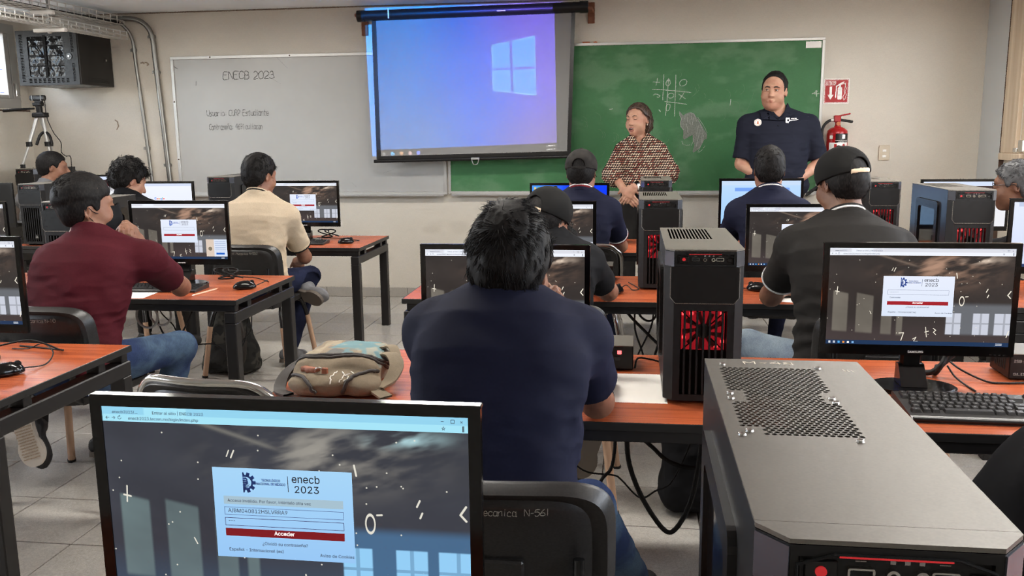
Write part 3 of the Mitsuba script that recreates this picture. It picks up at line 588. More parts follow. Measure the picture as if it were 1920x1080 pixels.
# cable trays (wire mesh baskets) running out from the back wall under the ceiling
def mesh_tray(name, x, z, y0, y1, w, h, label):
    K = thing(name, label, 'cable tray'); wires = []
    for dx, dz in ((-w / 2, 0), (w / 2, 0), (0, 0), (-w / 2, h), (w / 2, h), (-w / 2, h / 2), (w / 2, h / 2), (-w / 4, 0), (w / 4, 0)):
        wires.append(tube([(x + dx, y0, z + dz), (x + dx, y1, z + dz)], .0040, 6))
    part(K, 'long_wires', cat(wires), 'tray_wire', 60)
    n = int((y1 - y0) / .1)
    for k in range(n + 1):
        y = y1 - .01 - k * .1
        part(K, 'cross_wire', tube([(x - w / 2, y, z + h + .006), (x - w / 2, y, z), (x + w / 2, y, z), (x + w / 2, y, z + h + .006)], .0042, 6), 'tray_wire', 60)
    return K
mesh_tray('cable_tray', -4.36, 2.245, 3.6, 7.32, .11, .058, 'lower steel wire-mesh cable tray running towards the cabinet')
K = mesh_tray('cable_tray', -4.48, 2.378, 3.6, 7.45, .16, .07, 'upper steel wire-mesh cable tray just under the ceiling, carrying cables')
part(K, 'cable_bundle', cat(*[tube([(-4.53 + .02 * k, 3.6, 2.388 + .004 * (k % 2)), (-4.535 + .024 * k, 5.0, 2.386), (-4.53 + .02 * k, 6.4, 2.39), (-4.50 + .015 * k, 7.42, 2.40)], .009, 8, 5) for k in range(5)]), 'dark_plastic', 60)
HB = thing('tray_hanger', 'steel channel hanger holding the two cable trays from the ceiling', 'bracket')
part(HB, 'rod', cyl((-4.425, 6.45, 2.215), (-4.425, 6.45, ZC), .008, 8), 'galvanised')
part(HB, 'channel', cat(bx(-4.56, -4.38, 6.43, 6.47, 2.345, 2.375, .003), bx(-4.55, -4.29, 6.43, 6.47, 2.215, 2.241, .003)), 'white_plastic')
part(HB, 'nut', cat(*[cyl((-4.425, 6.45, z), (-4.425, 6.45, z + .01), .014, 6) for z in (2.205, 2.242, 2.376)]), 'chrome')
# ---------------------------------------------------------------- desks
DESK_Z = 0.675
def make_desk(L, name='computer_desk', D=0.725):
    """Local frame: front right corner of the top at the origin, top surface at DESK_Z, the desk runs to -x and +y."""
    p = Proto(name)
    p.add('tabletop', bx(-L + .004, -.004, .004, D - .004, DESK_Z - .022, DESK_Z, .0008), 'cherry_laminate')
    e = DESK_Z - .0235
    p.add('edge_band', cat(bx(-L, 0, 0, .004, e, DESK_Z - .0004, .001), bx(-L, 0, D - .004, D, e, DESK_Z - .0004, .001), bx(-L, -L + .004, .004, D - .004, e, DESK_Z - .0004, .001), bx(-.004, 0, .004, D - .004, e, DESK_Z - .0004, .001)), 'black_edge')
    z1, z0 = e - .001, e - .034
    p.add('apron', bx(-L + .02, -.012, .012, .05, z0, z1, .003), 'black_steel'); p.add('apron', bx(-L + .02, -.012, D - .05, D - .012, z0, z1, .003), 'black_steel')
    for xx in (-.036, -L + .036):
        for yy in (.17, D - .17): p.add('spacer', bx(xx - .024, xx + .024, yy - .02, yy + .02, z0, z1, .002), 'black_steel')
        p.add('end_rail', bx(xx - .028, xx + .028, .0, D - .0, z0 - .054, z0, .004), 'black_steel')
        p.add('leg', bx(xx - .028, xx + .028, .0, .055, 0, z0 - .053, .004), 'black_steel'); p.add('leg', bx(xx - .028, xx + .028, D - .055, D, 0, z0 - .053, .004), 'black_steel')
    return p
DA, DB = make_desk(1.38), make_desk(1.24)
rows = [('the row nearest the camera', .56), ('the second row', 2.225), ('the third row', 3.89), ('the front row', 5.53)]
for rn, y in rows:
    DA.set(tr(.33, y, 0), f'cherry-topped black steel desk beside the aisle in {rn}, right block', 'desk', 'desks of the right block')
    DB.set(tr(1.575, y, 0), f'middle cherry-topped black steel desk of {rn}, right block', 'desk', 'desks of the right block')
    if y > 3: make_desk(1.10).set(tr(2.68, y, 0), f'cherry-topped black steel desk by the right wall in {rn}', 'desk', 'desks of the right block')
    else: make_desk(1.10).set(tr(2.68, y, 0), f'cherry-topped black steel desk by the right wall in {rn}', 'desk', 'desks of the right block')
DC = make_desk(1.26)
for rn, y in (('near left row', 2.20), ('middle left row', 3.79), ('far left row nearest the whiteboard', 5.665)):
    DC.set(tr(-1.805, y, 0), f'cherry-topped black steel desk at the aisle end, {rn}', 'desk', 'desks of the left block')
for rn, y in (('the middle left row', 3.79), ('the far left row', 5.665)):
    make_desk(1.26, D=.725 if y < 5 else .50).set(tr(-3.08, y, 0), f'cherry-topped desk deeper in {rn}, away from the aisle', 'desk', 'desks of the left block')
make_desk(1.26, D=.62).set(tr(-4.12, 6.86, 0), 'desk against the back wall under the tripod in the left corner', 'desk', 'desks of the left block')

# ---------------------------------------------------------------- monitors
SW, SH, SX, SZ0 = .498, .280, .249, .132       # picture width and height, half width, bottom edge above the desk
def lin(r, g, b): return [SCREEN_GAIN * c for c in srgb(r, g, b)]
def hall_picture(u, v, cool):
    """The page's backdrop: a dark hall with tall windows left and bright ones right, digits floating in the air."""
    W_ = lambda w, c: mix(w, c, cool)
    n = fbm(u * 5 + 2 * v, v * 4, 2.0, octaves=4); n2 = fbm(u * 9, v * 16 - u * 7, 6.0, octaves=4)
    dark = W_(lin(52, 47, 45), lin(56, 58, 66)); c = mi.Color3f(dark) * (0.75 + .5 * n)
    c = mix(c, W_(lin(70, 60, 60), lin(60, 78, 98)), smoothstep(.35, .05, v) * .8)
    cloud = dr.exp(-(dr.square((u - .62) / .22) + dr.square((v - .80) / .15))) * smoothstep(.30, .75, n2)
    c = mix(c, W_(lin(176, 140, 118), lin(150, 146, 138)), cloud)
    beam = dr.exp(-dr.square((v - .95 + .55 * (u - .24)) / .012)) * smoothstep(.22, .26, u) * smoothstep(.52, .44, u)
    c = mix(c, W_(lin(120, 104, 92), lin(120, 118, 112)), beam * .7)
    hot = dr.exp(-(dr.square((u - .82 - .4 * (v - .86)) / .09) + dr.square((v - .88) / .035))) * smoothstep(.35, .7, n2)
    c = mix(c, W_(lin(226, 206, 186), lin(176, 214, 220)), hot)
    for a, b, top in ((.03, .115, .56), (.16, .255, .54), (.30, .36, .50), (.385, .42, .48)):
        t = top - (u - a) * .35
        inside = smoothstep(a - .004, a + .006, u) * smoothstep(b + .004, b - .006, u) * smoothstep(t + .012, t - .012, v) * smoothstep(.13, .16, v + .1 * u)
        c = mix(c, W_(lin(118, 112, 102), lin(104, 122, 124)), inside * (.45 + .6 * n))
    c = mix(c, W_(lin(112, 116, 122), lin(72, 112, 150)), smoothstep(.64, .70, u) * smoothstep(.46, .40, v) * smoothstep(.10, .14, v) * .75)
    for a, b in ((.655, .735), (.80, .885), (.915, 1.02)):
        inside = smoothstep(a - .003, a + .003, u) * smoothstep(b + .003, b - .003, u) * smoothstep(.345, .335, v) * smoothstep(.115, .125, v)
        bars = smoothstep(.004, .0065, dr.abs(u - (a + b) / 2)) * smoothstep(.006, .009, dr.abs(v - .235))
        c = mix(c, W_(lin(196, 200, 212), lin(142, 198, 236)), inside * (.55 + .45 * bars))
    # floating digits and dust
    x, y = u * 1.78, v
    def seg(ax, ay, bx_, by_, w):
        ax, bx_ = ax * 1.78, bx_ * 1.78; dx, dy = bx_ - ax, by_ - ay
        h = dr.clip(((x - ax) * dx + (y - ay) * dy) / (dx * dx + dy * dy), 0, 1)
        return smoothstep(w * 1.0, w * .5, dr.sqrt(dr.square(x - ax - h * dx) + dr.square(y - ay - h * dy)))
    ring = lambda cx, cy, a, b, w: smoothstep(w * 1.3, w * .7, dr.abs(dr.sqrt(dr.square((x - cx * 1.78) / a) + dr.square((y - cy) / b)) - 1.0))
    m = ring(.733, .465, .022, .045, .16)
    for s in ((.752, .51, .765, .512, .006), (.053, .60, .050, .52, .005), (.042, .555, .062, .548, .006), (.405, .125, .43, .13, .006), (.43, .13, .418, .05, .006), (.482, .065, .50, .085, .005), (.50, .085, .487, .04, .005), (.487, .04, .508, .043, .005),
              (.548, .19, .556, .09, .005), (.545, .14, .565, .15, .005), (.59, .18, .605, .16, .005), (.605, .16, .592, .14, .005), (.592, .14, .606, .115, .005), (.86, .56, .868, .59, .006), (.874, .53, .868, .505, .006), (.975, .53, .99, .57, .007), (.975, .53, .99, .50, .007), (.985, .10, .995, .16, .006), (.345, .77, .352, .80, .004), (.357, .765, .366, .80, .005), (.695, .75, .70, .70, .006), (.237, .35, .245, .32, .004)):
        m = dr.maximum(m, seg(*s))
    d1, d2, r = voronoi(x * 13, y * 13)
    dots = smoothstep(.070, .035, d1) * dr.select(r > .84, 1., 0.) * smoothstep(.02, .08, v)
    m = dr.maximum(m, dots * .9)
    return mix(c, W_(lin(240, 232, 214), lin(226, 222, 208)), m * .92)
def screen_login(cool=0.0, bottom=.30, card=True, popup=False, error=False):
    cc = lambda w, k: [a * (1 - cool) + b * cool for a, b in zip(lin(*w), lin(*k))]
    white = cc((224, 230, 244), (160, 205, 238)); c0, c1, t1 = .302, .688, .715
    def f(p, n, uv):
        u, v = uv.x, uv.y
        c = hall_picture(u, v, cool)
        bar = v > .925
        barcol = mix(cc((214, 216, 224), (142, 204, 230)), cc((232, 236, 244), (160, 220, 238)), dr.select((v < .96) | ((u > .12) & (u < .24)), 1., 0.))
        c = dr.select(bar, barcol, c)
        if card:
            inside = (u > c0) & (u < c1) & (v < t1) & (v > bottom)
            q = (v - bottom) / (t1 - bottom); s = (u - c0) / (c1 - c0)
            col = mix(white, cc((214, 224, 240), (146, 192, 236)), 1 - q)
            in_x = (s > .07) & (s < .93)
            if error:
                rows_ = ((.595, .685, 'note'), (.475, .565, 'box'), (.355, .445, 'focus'), (.24, .325, 'red'))
            else:
                rows_ = ((.54, .66, 'box'), (.285, .375, 'red'))
            for a, b, k in rows_:
                hit = in_x & (q > a) & (q < b)
                if k == 'note': col = dr.select(hit, mi.Color3f(cc((206, 204, 200), (160, 186, 200))), col)
                elif k == 'red': col = dr.select(hit, mi.Color3f(cc((158, 32, 40), (122, 26, 32))), col)
                else:
                    edge = hit & ~((s > .074) & (s < .926) & (q > a + .006) & (q < b - .006))
                    col = dr.select(edge, mi.Color3f(cc((120, 126, 150), (96, 120, 160)) if k == 'box' else cc((90, 70, 100), (70, 70, 110))), col)
            c = dr.select(inside, col, c)
        if popup:
            c = dr.select((u > .775) & (v < .36) & (v > .05), mi.Color3f(lin(212, 222, 240)), c); c = dr.select((u > .775) & (u < .86) & (v < .36) & (v > .05), mi.Color3f(lin(214, 196, 180)), c)
            c = dr.select(dr.square((u - .818) * 1.78) + dr.square(v - .19) < .0013, mi.Color3f(lin(128, 118, 100)), c)
            c = dr.select((u > .88) & (u < .97) & (v < .12) & (v > .085), mi.Color3f(lin(40, 96, 190)), c)
            c = dr.select((u > .87) & (u < .985) & (v < .33) & (v > .15) & (dr.abs(v * 30 - dr.floor(v * 30) - .5) < .16), mi.Color3f(lin(150, 166, 200)), c)
        if cool < .5:
            c = dr.select(v < .042, mi.Color3f(lin(30, 52, 84)), c)
            for k in range(6): c = dr.select((dr.abs(u - .022 - .026 * k) < .006) & (dr.abs(v - .021) < .011), mi.Color3f(lin(*[(210, 214, 220), (190, 196, 210), (80, 160, 220), (220, 140, 70), (230, 230, 230), (120, 170, 220)][k])), c)
            c = dr.select((u > .93) & (u < .965) & (dr.abs(dr.abs(v - .021) - .007) < .004), mi.Color3f(lin(190, 196, 206)), c)
        return c
    return f
def screen_google(p, n, uv):
    u, v = uv.x, uv.y
    c = mix(lin(222, 228, 244), lin(232, 236, 248), v); c = dr.select(v > .93, mi.Color3f(lin(204, 214, 236)), c)
    for k in range(2): c = dr.select((dr.abs(u - .45 - .1 * k) < .012) & (dr.abs(v - .30) < .018), mi.Color3f(lin(196, 204, 222)), c)
    return dr.select((u > .36) & (u < .64) & (dr.abs(dr.abs(v - .44) - .022) < .003), mi.Color3f(lin(196, 204, 222)), c)
def screen_blue(p, n, uv):
    u, v = uv.x, uv.y
    c = mix(lin(70, 150, 250), lin(8, 60, 250), smoothstep(.0, .55, u))
    for k in range(3): c = dr.select((dr.abs(u - .04 - .045 * k) < .014) & (dr.abs(v - .93) < .03), mi.Color3f(lin(*[(230, 200, 120), (120, 200, 120), (230, 120, 90)][k])), c)
    return dr.select(v < .045, mi.Color3f(lin(30, 50, 90)), c)
def screen_page(p, n, uv):
    u, v = uv.x, uv.y
    c = mix(lin(160, 204, 250), lin(184, 214, 250), v); c = dr.select(v > .90, mi.Color3f(lin(196, 216, 240)), c)
    c = dr.select((u > .17) & (u < .86) & (v > .76) & (v < .84), mi.Color3f(lin(116, 160, 236)), c)
    for v0, u1 in ((.60, .42), (.52, .36), (.47, .5), (.36, .55), (.30, .46)): c = dr.select((u > .18) & (u < u1) & (dr.abs(v - v0) < .008) & (cell_rand(u * 60, v0 * 50) > .25), mi.Color3f(lin(96, 130, 190)), c)
    return c
def screen_red(p, n, uv):
    u, v = uv.x, uv.y
    c = dr.select(v > .90, mi.Color3f(lin(206, 218, 240)), mi.Color3f(lin(232, 232, 236)))
    band = (v > .70) & (v < .90)
    c = dr.select(band, mix(lin(64, 48, 48), lin(110, 20, 28), smoothstep(.84, .80, v)), c)
    for a, b in ((.42, .48), (.52, .60), (.64, .66)): c = dr.select((u > a) & (u < b) & (v > .775) & (v < .80), mi.Color3f(lin(200, 200, 205)), c)
    return c
def screen_pale(p, n, uv):
    u, v = uv.x, uv.y
    c = mix(lin(206, 216, 240), lin(222, 228, 246), v)
    c = dr.select((v > .93) & (u > .04), mi.Color3f(lin(190, 200, 226)), c)
    return dr.select(v < .05, mi.Color3f(lin(40, 60, 100)), c)
def screen_off(p, n, uv): return mi.Color3f(.006, .006, .006) + 0 * uv.x
quad_uv = np.array([(0, 0), (1, 0), (1, 1), (0, 1)], float)
def text_on_screen(txt, h, u, v, bold=False, centre=False, width=None):
    m = text_mesh(txt, h, .0003, bold); b = m.bounds; m.apply_translation((-b[0][0], 0, 0)); w = b[1][0] - b[0][0]
    if width: m.apply_scale([width / w, 1, 1]); w = width
    x = -SX + u * SW - (w / 2 if centre else 0)
    return moved(m, tr(x, -.0134, SZ0 + v * SH) @ UP_TO_BACK)
def gear_emblem(u, v, r):
    """Half gear with a profile and sun rays, the institute's emblem."""
    g = Point(0, 0).buffer(.78, 24)
    for k in range(10):
        a = math.radians(36 * k + 18); g = g.union(affinity.rotate(affinity.translate(rrect(-.17, .17, -.14, .26, .05), 0, .80), math.degrees(a), origin=(0, 0)))
    g = g.intersection(sbox(-.28, -2, 2, 2))
    inner = Point(0, 0).buffer(.60, 24).intersection(sbox(-.28, -1, 1, 1))
    rays = unary_union([LineString([(-.26, -.62), (.75 * math.cos(t) - .26, .75 * math.sin(t) - .62)]).buffer(.028) for t in np.linspace(.1, 1.5, 7)])
    face = Polygon([(-.28, .5), (.05, .52), (.22, .36), (.2, .16), (.3, .02), (.2, -.02), (.2, -.16), (.05, -.2), (.02, -.34), (-.28, -.36)]).difference(unary_union([Point(.04, .14).buffer(.05), LineString([(-.28, .34), (.1, .3)]).buffer(.03), LineString([(-.28, .12), (-.06, .1)]).buffer(.03), LineString([(-.28, -.1), (.0, -.1)]).buffer(.03)]))
    g = g.difference(inner).union(inner.intersection(rays)).union(face)
    return moved(prism(affinity.scale(g, r, r, origin=(0, 0)), .0003), tr(-SX + u * SW, -.0134, SZ0 + v * SH) @ UP_TO_BACK)
def login_marks(m, bottom, error, fine):
    c0, c1, t1 = .302, .688, .715; U = lambda s: c0 + s * (c1 - c0); V = lambda q: bottom + q * (t1 - bottom)
    m.add('screen__emblem', gear_emblem(U(.265 if not error else .24), V(.845), .0135), 'ink_navy')
    m.add('screen__logo_lettering', cat(text_on_screen('enecb', .0105, U(.575), V(.865), width=.038), text_on_screen('2023', .0095, U(.592), V(.755), width=.033)), 'ink_dark')
    m.add('screen__institute_lettering', cat(text_on_screen('TECNOLÓGICO', .0032, U(.355), V(.865), True, width=.026), text_on_screen('NACIONAL DE MÉXICO', .0032, U(.318), V(.825), True, width=.040)), 'ink_navy')
    x = -SX + U(.545) * SW
    m.add('screen__divider_line', bx(x - .0004, x + .0004, -.0136, -.0131, SZ0 + V(.76) * SH, SZ0 + V(.93) * SH), 'ink_grey')
    yb = .272 if error else .318
    m.add('screen__button_lettering', text_on_screen('Acceder', .0052, U(.5), V(yb), True, True), 'label_white', emitter={'type': 'area', 'radiance': rgb(lin(236, 232, 228)), 'sampling_weight': .004})
    if not fine: return
    small = [('¿Olvidó su contraseña?', .0042, .5, .155 if error else .215, True), ('Español - Internacional (es)', .0042, .09, .075 if error else .09, False), ('Aviso de Cookies', .0042, .75, .055 if error else .075, False)]
    if error: small += [('Acceso inválido. Por favor, inténtelo otra vez', .0040, .10, .625, False), ('A/BM040812HSLVRRA9', .0052, .10, .508, False), ('····', .006, .10, .39, False)]
    else: small += [('············', .005, .10, .585, False), ('Contraseña', .004, .10, .455, False)]
    m.add('screen__small_lettering', cat(*[text_on_screen(t, h, U(s), V(q), False, ce) for t, h, s, q, ce in small]), 'ink_grey')
    m.add('screen__browser_lettering', cat(text_on_screen('enecb2023/…', .0040, .03, .966), text_on_screen('Entrar al sitio | ENECB 2023', .0040, .145, .966), text_on_screen('enecb2023.tecnm.mx/login/index.php', .0040, .075, .936), *[text_on_screen(t, .005, u, .936) for t, u in (('←', .01), ('→', .028), ('↻', .045), ('☆', .93), ('⋮', .985))], *[text_on_screen(t, .005, u, .97) for t, u in (('–', .93), ('□', .955), ('×', .98))]), 'ink_grey')
def make_monitor(kind, fn, marks=None, gain=1.0, bezel='gloss_black'):
    m = Proto('monitor'); y0 = -.0125
    fr = sbox(-.265, .103, .265, .425).difference(sbox(-SX, SZ0, SX, SZ0 + SH))
    m.add('bezel', cat(moved(prism(affinity.scale(fr, 1, 1), .012), tr(0, y0 + .010, 0) @ UP_TO_BACK), bx(-.266, .266, y0 - .002, y0 + .016, .4225, .4275, .0015)), bezel)
    m.add('back_shell', cat(bx(-.262, .262, y0 + .009, y0 + .022, .106, .422, .004), bx(-.19, .19, y0 + .02, y0 + .05, .16, .37, .012)), 'satin_black')
    v = [(-SX, y0 - .0002, SZ0), (SX, y0 - .0002, SZ0), (SX, y0 - .0002, SZ0 + SH), (-SX, y0 - .0002, SZ0 + SH)]
    m.add('screen', trimesh.Trimesh(v, [(0, 1, 2), (0, 2, 3)], process=False), 'screen_glass', uv=quad_uv, emitter=emit(mikit.proc(fn)))
    m.add('neck', cat(bx(-.03, .03, .012, .04, .03, .20, .008), trimesh.convex.convex_hull(np.array([(a * .036, b, c) for a in (-1, 1) for b, c in ((-.03, .012), (.045, .012), (.015, .07), (.04, .07))]))), 'gloss_black')
    base = Point(0, 0).buffer(1, 32); base = affinity.scale(base, .125, .085, origin=(0, 0))
    m.add('base', cat(moved(prism(base, .007), tr(0, 0, .0)), moved(prism(affinity.scale(base, .94, .94), .004), tr(0, 0, .007))), 'gloss_black')
    t = text_mesh('SAMSUNG', .0062, .0004, bold=True); t.apply_translation((-(t.bounds[0][0] + t.bounds[1][0]) / 2, 0, 0))
    m.add('bezel__bezel_lettering', moved(t, tr(0, y0 - .0024, .110) @ UP_TO_BACK), 'label_white')
    m.add('bezel__button_row', cat(*[bx(.20 + .012 * k, .206 + .012 * k, y0 - .003, y0 - .001, .107, .110) for k in range(4)]), 'dark_plastic')
    if marks: marks(m)
    return m
prin('screen_glass', srgb(12, 12, 13), 0.22, spec=0.25)
MON_FG = make_monitor('login', screen_login(1.0, .262, error=True), lambda m: login_marks(m, .262, True, True))
MON_LOGIN = make_monitor('login', screen_login(0.0, .30), lambda m: login_marks(m, .30, False, True))
MON_POPUP = make_monitor('login', screen_login(0.0, .30, popup=True), lambda m: login_marks(m, .30, False, False))
gtxt = [text_on_screen(ch, .016, u0, .585, True) for u0, ch in zip((.415, .450, .479, .508, .537, .550), 'Google')]
def google_marks(m):
    for k, (g, c) in enumerate(zip(gtxt, ('g_blue', 'g_red', 'g_yellow', 'g_blue', 'g_green', 'g_red'))): m.add('screen__logo_letter', g, c)
for k, c in (('g_blue', (60, 120, 220)), ('g_red', (214, 70, 60)), ('g_yellow', (226, 176, 40)), ('g_green', (60, 160, 90))): prin(k, srgb(*c), .6)
MON_GOOGLE = make_monitor('g', screen_google, google_marks)
MON_BLUE, MON_PAGE, MON_RED, MON_PALE, MON_OFF = make_monitor('b', screen_blue), make_monitor('p', screen_page), make_monitor('r', screen_red), make_monitor('pale', screen_pale), make_monitor('o', screen_off, bezel='satin_black')
def mon(proto, x, y, rz, label, drop=0.):
    key = proto.set(tr(x, y, DESK_Z, rz), label, 'monitor')
    for k in scene:      # a lower panel on the same foot
        if drop and k.startswith(key + '__') and not k.startswith((key + '__neck', key + '__base')): scene[k]['to_world'] = S4(tr(x, y, DESK_Z - drop, rz).tolist())
    return key
mon(MON_FG, -.4525, 1.067, 0, 'large black monitor with blue-tinted login page nearest the camera, bottom left', .02)
mon(MON_LOGIN, -.395, 2.70, 0, 'monitor with login backdrop mostly hidden behind the man in the navy shirt', .022)
mon(MON_LOGIN, .806, 2.62, 0, 'monitor with login page standing behind the keyboard at right')
mon(MON_LOGIN, -.445, 4.36, 0, 'monitor in front of the person with cap and glasses', .016)
mon(MON_LOGIN, .80, 4.36, 0, 'monitor in front of the person in black shirt and cap', .03)
mon(MON_BLUE, -.425, 5.93, 0, 'monitor with plain blue desktop, in front of the person in dark cap and striped collar', .015)
mon(MON_PAGE, .815, 5.93, 0, 'monitor with light blue page, in front of the short-haired person before the standing man', -.010)
mon(MON_RED, 2.06, 5.93, 0, 'monitor with white page and dark red band behind the blue-sided computer tower')
mon(MON_PALE, 1.862, 4.06, 0, 'monitor with pale blank page cut by the right picture edge', -.018)
mon(MON_POPUP, -2.275, 4.21, 0, 'monitor with login page and cookie pop-up beside the person in the maroon shirt')
mon(MON_LOGIN, -2.325, 6.06, 0, 'monitor with login page in front of the person in the cream polo shirt')
mon(MON_GOOGLE, -3.41, 6.06, 0, 'monitor with white search page in front of the curly-haired person')
mon(MON_LOGIN, -2.265, 2.66, 0, 'monitor with login backdrop cut by the left picture edge, above the near left desk')
mon(MON_LOGIN, -3.465, 4.18, 0, 'small visible strip of a monitor at the left picture edge behind the near one')
mon(MON_OFF, -4.74, 5.93, 0, 'switched-off black monitor at the left picture edge')
mon(MON_RED, -4.45, 7.16, 0, 'monitor with white page between the grey-shirted and curly-haired persons')

# ---------------------------------------------------------------- computer towers
CH = .432
fan_light = {'type': 'area', 'radiance': rgb((.095, .002, .004)), 'sampling_weight': .04}
hot_light = {'type': 'area', 'radiance': rgb((1.0, .05, .055)), 'sampling_weight': .03}
bar_light = {'type': 'area', 'radiance': rgb((.12, .005, .006)), 'sampling_weight': .02}
prin('fan_plastic', srgb(120, 16, 22), .4)
def make_tower(honey, lit, window):
    p = Proto('computer_tower')
    oct_ = Polygon([(-.1, .032), (-.1, .026), (-.077, 0), (.077, 0), (.1, .026), (.1, .032)])
    bez = m3.Manifold.extrude(m3.CrossSection([list(oct_.exterior.coords)[:-1]]), .415).translate((0, 0, .012))
    bez -= m3.Manifold.cube((.118, .05, .235)).translate((-.059, -.02, .030))
    bez -= m3.Manifold.cube((.142, .012, .026)).translate((-.071, -.006, .392))
    me = bez.to_mesh(); p.add('front_bezel', trimesh.Trimesh(me.vert_properties[:, :3], me.tri_verts), 'dark_plastic')
    p.add('front_top', prism(Polygon([(-.1, .031), (-.1, .027), (-.0775, .0005), (.0775, .0005), (.1, .027), (.1, .031)]), .004).apply_translation((0, 0, .4275)), 'case_steel')
    top = sbox(-.1, .031, .1, .545)
    hl = []
    if honey:
        for j in range(42):
            for i in range(17):
                x, y = -.082 + i * .0072 + (j % 2) * .0036, .240 + j * .0063
                if x > .036 or y > .508: continue
                if (abs(y - .372) < .022 and (x < -.066 or x > .019)) or (y < .262 and x < -.062) or (y > .5 and x > .026): continue
                hl.append(affinity.rotate(Point(x, y).buffer(.0031, quad_segs=2), 0))
    else:
        hl = [rrect(-.079 + .0092 * k, -.0735 + .0092 * k, .24, .505, .0015, 2) for k in range(13)]
    top = top.difference(unary_union(hl))
    p.add('top_plate', moved(prism(top, .0022), tr(0, 0, .4295)), 'case_steel')
    p.add('side_panel', bx(-.1, -.0975, .031, .545, .012, .4295, .0006), 'case_side' if window else 'case_dark'); p.add('side_panel', bx(.0975, .1, .031, .545, .012, .4295, .0006), 'case_dark')
    for s in (-1, 1):
        xs = sorted((s * .0995, s * .109))
        g = rrect(.13, .44, .10, .37, .02).difference(rrect(.165, .405, .135, .335, .015))
        fr = moved(prism(g, .0095), np.array([[0, 0, 1, xs[0]], [1, 0, 0, 0], [0, 1, 0, 0], [0, 0, 0, 1.0]]))
        p.add('side_panel__window_frame', fr, 'satin_black')
        xw = s * .102
        p.add('side_panel__window', bx(min(xw, xw - s * .002), max(xw, xw - s * .002), .165, .405, .135, .335), 'tinted_window')
    p.add('inner_chassis', cat(bx(-.097, .097, .06, .54, .012, .34), bx(-.097, .097, .540, .545, .34, .4295)), 'void_black')
    for x in (-.075, .075): 
        for y in (.07, .49): p.add('foot', cyl((x, y, 0), (x, y, .0125), .016, 12), 'rubber')
    for s in (-1, 1): p.add('corner_trim', trimesh.convex.convex_hull(np.array([(s * (.0785 + dx), .0 + dy, z) for z in (.386, .4255) for dx, dy in ((0, -.0010), (.0222, .0250), (-.002, .002), (.020, .027))])), 'case_corner')
    p.add('bay_cover', trimesh.convex.convex_hull(np.array([(x, y, z) for x, z in ((-.085, .386), (.085, .386), (.085, .302), (.073, .287), (-.073, .287), (-.085, .302)) for y in (-.0045, .004)] )), 'black_plastic')
    p.add('bay_cover__trim', cat(tube([(-.0865, -.003, .384), (-.0865, -.003, .3015), (-.0735, -.003, .2855), (.0735, -.003, .2855), (.0865, -.003, .3015), (.0865, -.003, .384)], .0013, 6)), 'case_steel')
    p.add('port_panel', cat(bx(-.069, .069, .004, .007, .393, .417)), 'black_plastic')
    p.add('panel_frame', cat(tube([(-.072, -.0008, .392), (-.072, -.0008, .411), (-.045, -.0008, .4205), (.045, -.0008, .4205), (.072, -.0008, .411), (.072, -.0008, .392)], .0016, 6)), 'void_black')
    p.add('port_panel__light_bar', bx(-.041, .041, -.0022, .0005, .4185, .4208), 'sign_red', **({'emitter': bar_light} if lit else {}))
    p.add('power_button', cat(bx(-.066, -.041, .0015, .004, .396, .414, .001)), 'satin_black'); p.add('power_button__light', cyl((-.0535, .0016, .405), (-.0535, .0002, .405), .0045, 16), 'sign_red', **({'emitter': bar_light} if lit else {}))
    for x in (-.024, .037):
        g = rrect(x - .010, x + .010, .4005, .4095, .0018).difference(rrect(x - .0083, x + .0083, .402, .408, .001))
        p.add('port_panel__usb_port', moved(prism(g, .004), tr(0, .004, 0) @ UP_TO_BACK), 'chrome'); p.add('port_panel__usb_slot', bx(x - .0083, x + .0083, .001, .004, .402, .408), 'void_black')
    for x in (-.0005, .0205):
        g = Point(x, .404).buffer(.005, 10).difference(Point(x, .404).buffer(.0025, 8)); p.add('port_panel__audio_jack', moved(prism(g, .004), tr(0, .004, 0) @ UP_TO_BACK), 'chrome')
    p.add('port_panel__switch', cat(bx(.055, .067, .001, .004, .398, .408, .001)), 'satin_black')
    sym = cat(*[bx(x - .004, x + .004, .0036, .0042, .4135, .4143) for x in (-.024, .037)], *[bx(x - .002, x + .002, .0036, .0042, .4125, .4155) for x in (-.0005, .010, .0205)])
    p.add('port_panel__port_symbol', sym, 'label_grey')
    for k in range(7):
        x = -.048 + .016 * k
        p.add('grille_slat', trimesh.convex.convex_hull(np.array([(x - .0026, -.002, z) for z in (.032, .263)] + [(x + .0026, -.002, z) for z in (.032, .263)] + [(x - .0026, .010, z) for z in (.032, .263)] + [(x + .0026, .010, z) for z in (.032, .263)])), 'dark_plastic')
    p.add('grille_floor', bx(-.059, .059, .028, .031, .030, .265), 'void_black')
    if lit:
        cx, cz, y = 0, .206, .0215
        p.add('fan_glow', bx(-.0555, .0555, .0262, .0272, cz - .055, cz + .055), 'fan_plastic', emitter=fan_light)
        blades = []
        for k in range(9):
            a = 2 * math.pi * k / 9; blades.append(Polygon([(.017 * math.cos(a), .017 * math.sin(a)), (.053 * math.cos(a + .3), .053 * math.sin(a + .3)), (.053 * math.cos(a + .58), .053 * math.sin(a + .58)), (.017 * math.cos(a + .45), .017 * math.sin(a + .45))]))
        p.add('fan_blade', moved(prism(unary_union(blades), .003), tr(cx, .0255, cz) @ UP_TO_BACK), 'fan_plastic')
        p.add('fan_hub', cyl((cx, .026, cz), (cx, .016, cz), .02, 20), 'satin_black')
        p.add('fan_guard', cat(*[tube([(cx + .02 * sx_, .015, cz + .02 * sz_), (cx + .057 * sx_, .015, cz + .057 * sz_)], .0018, 6) for sx_ in (-1, 1) for sz_ in (-1, 1)]), 'void_black')
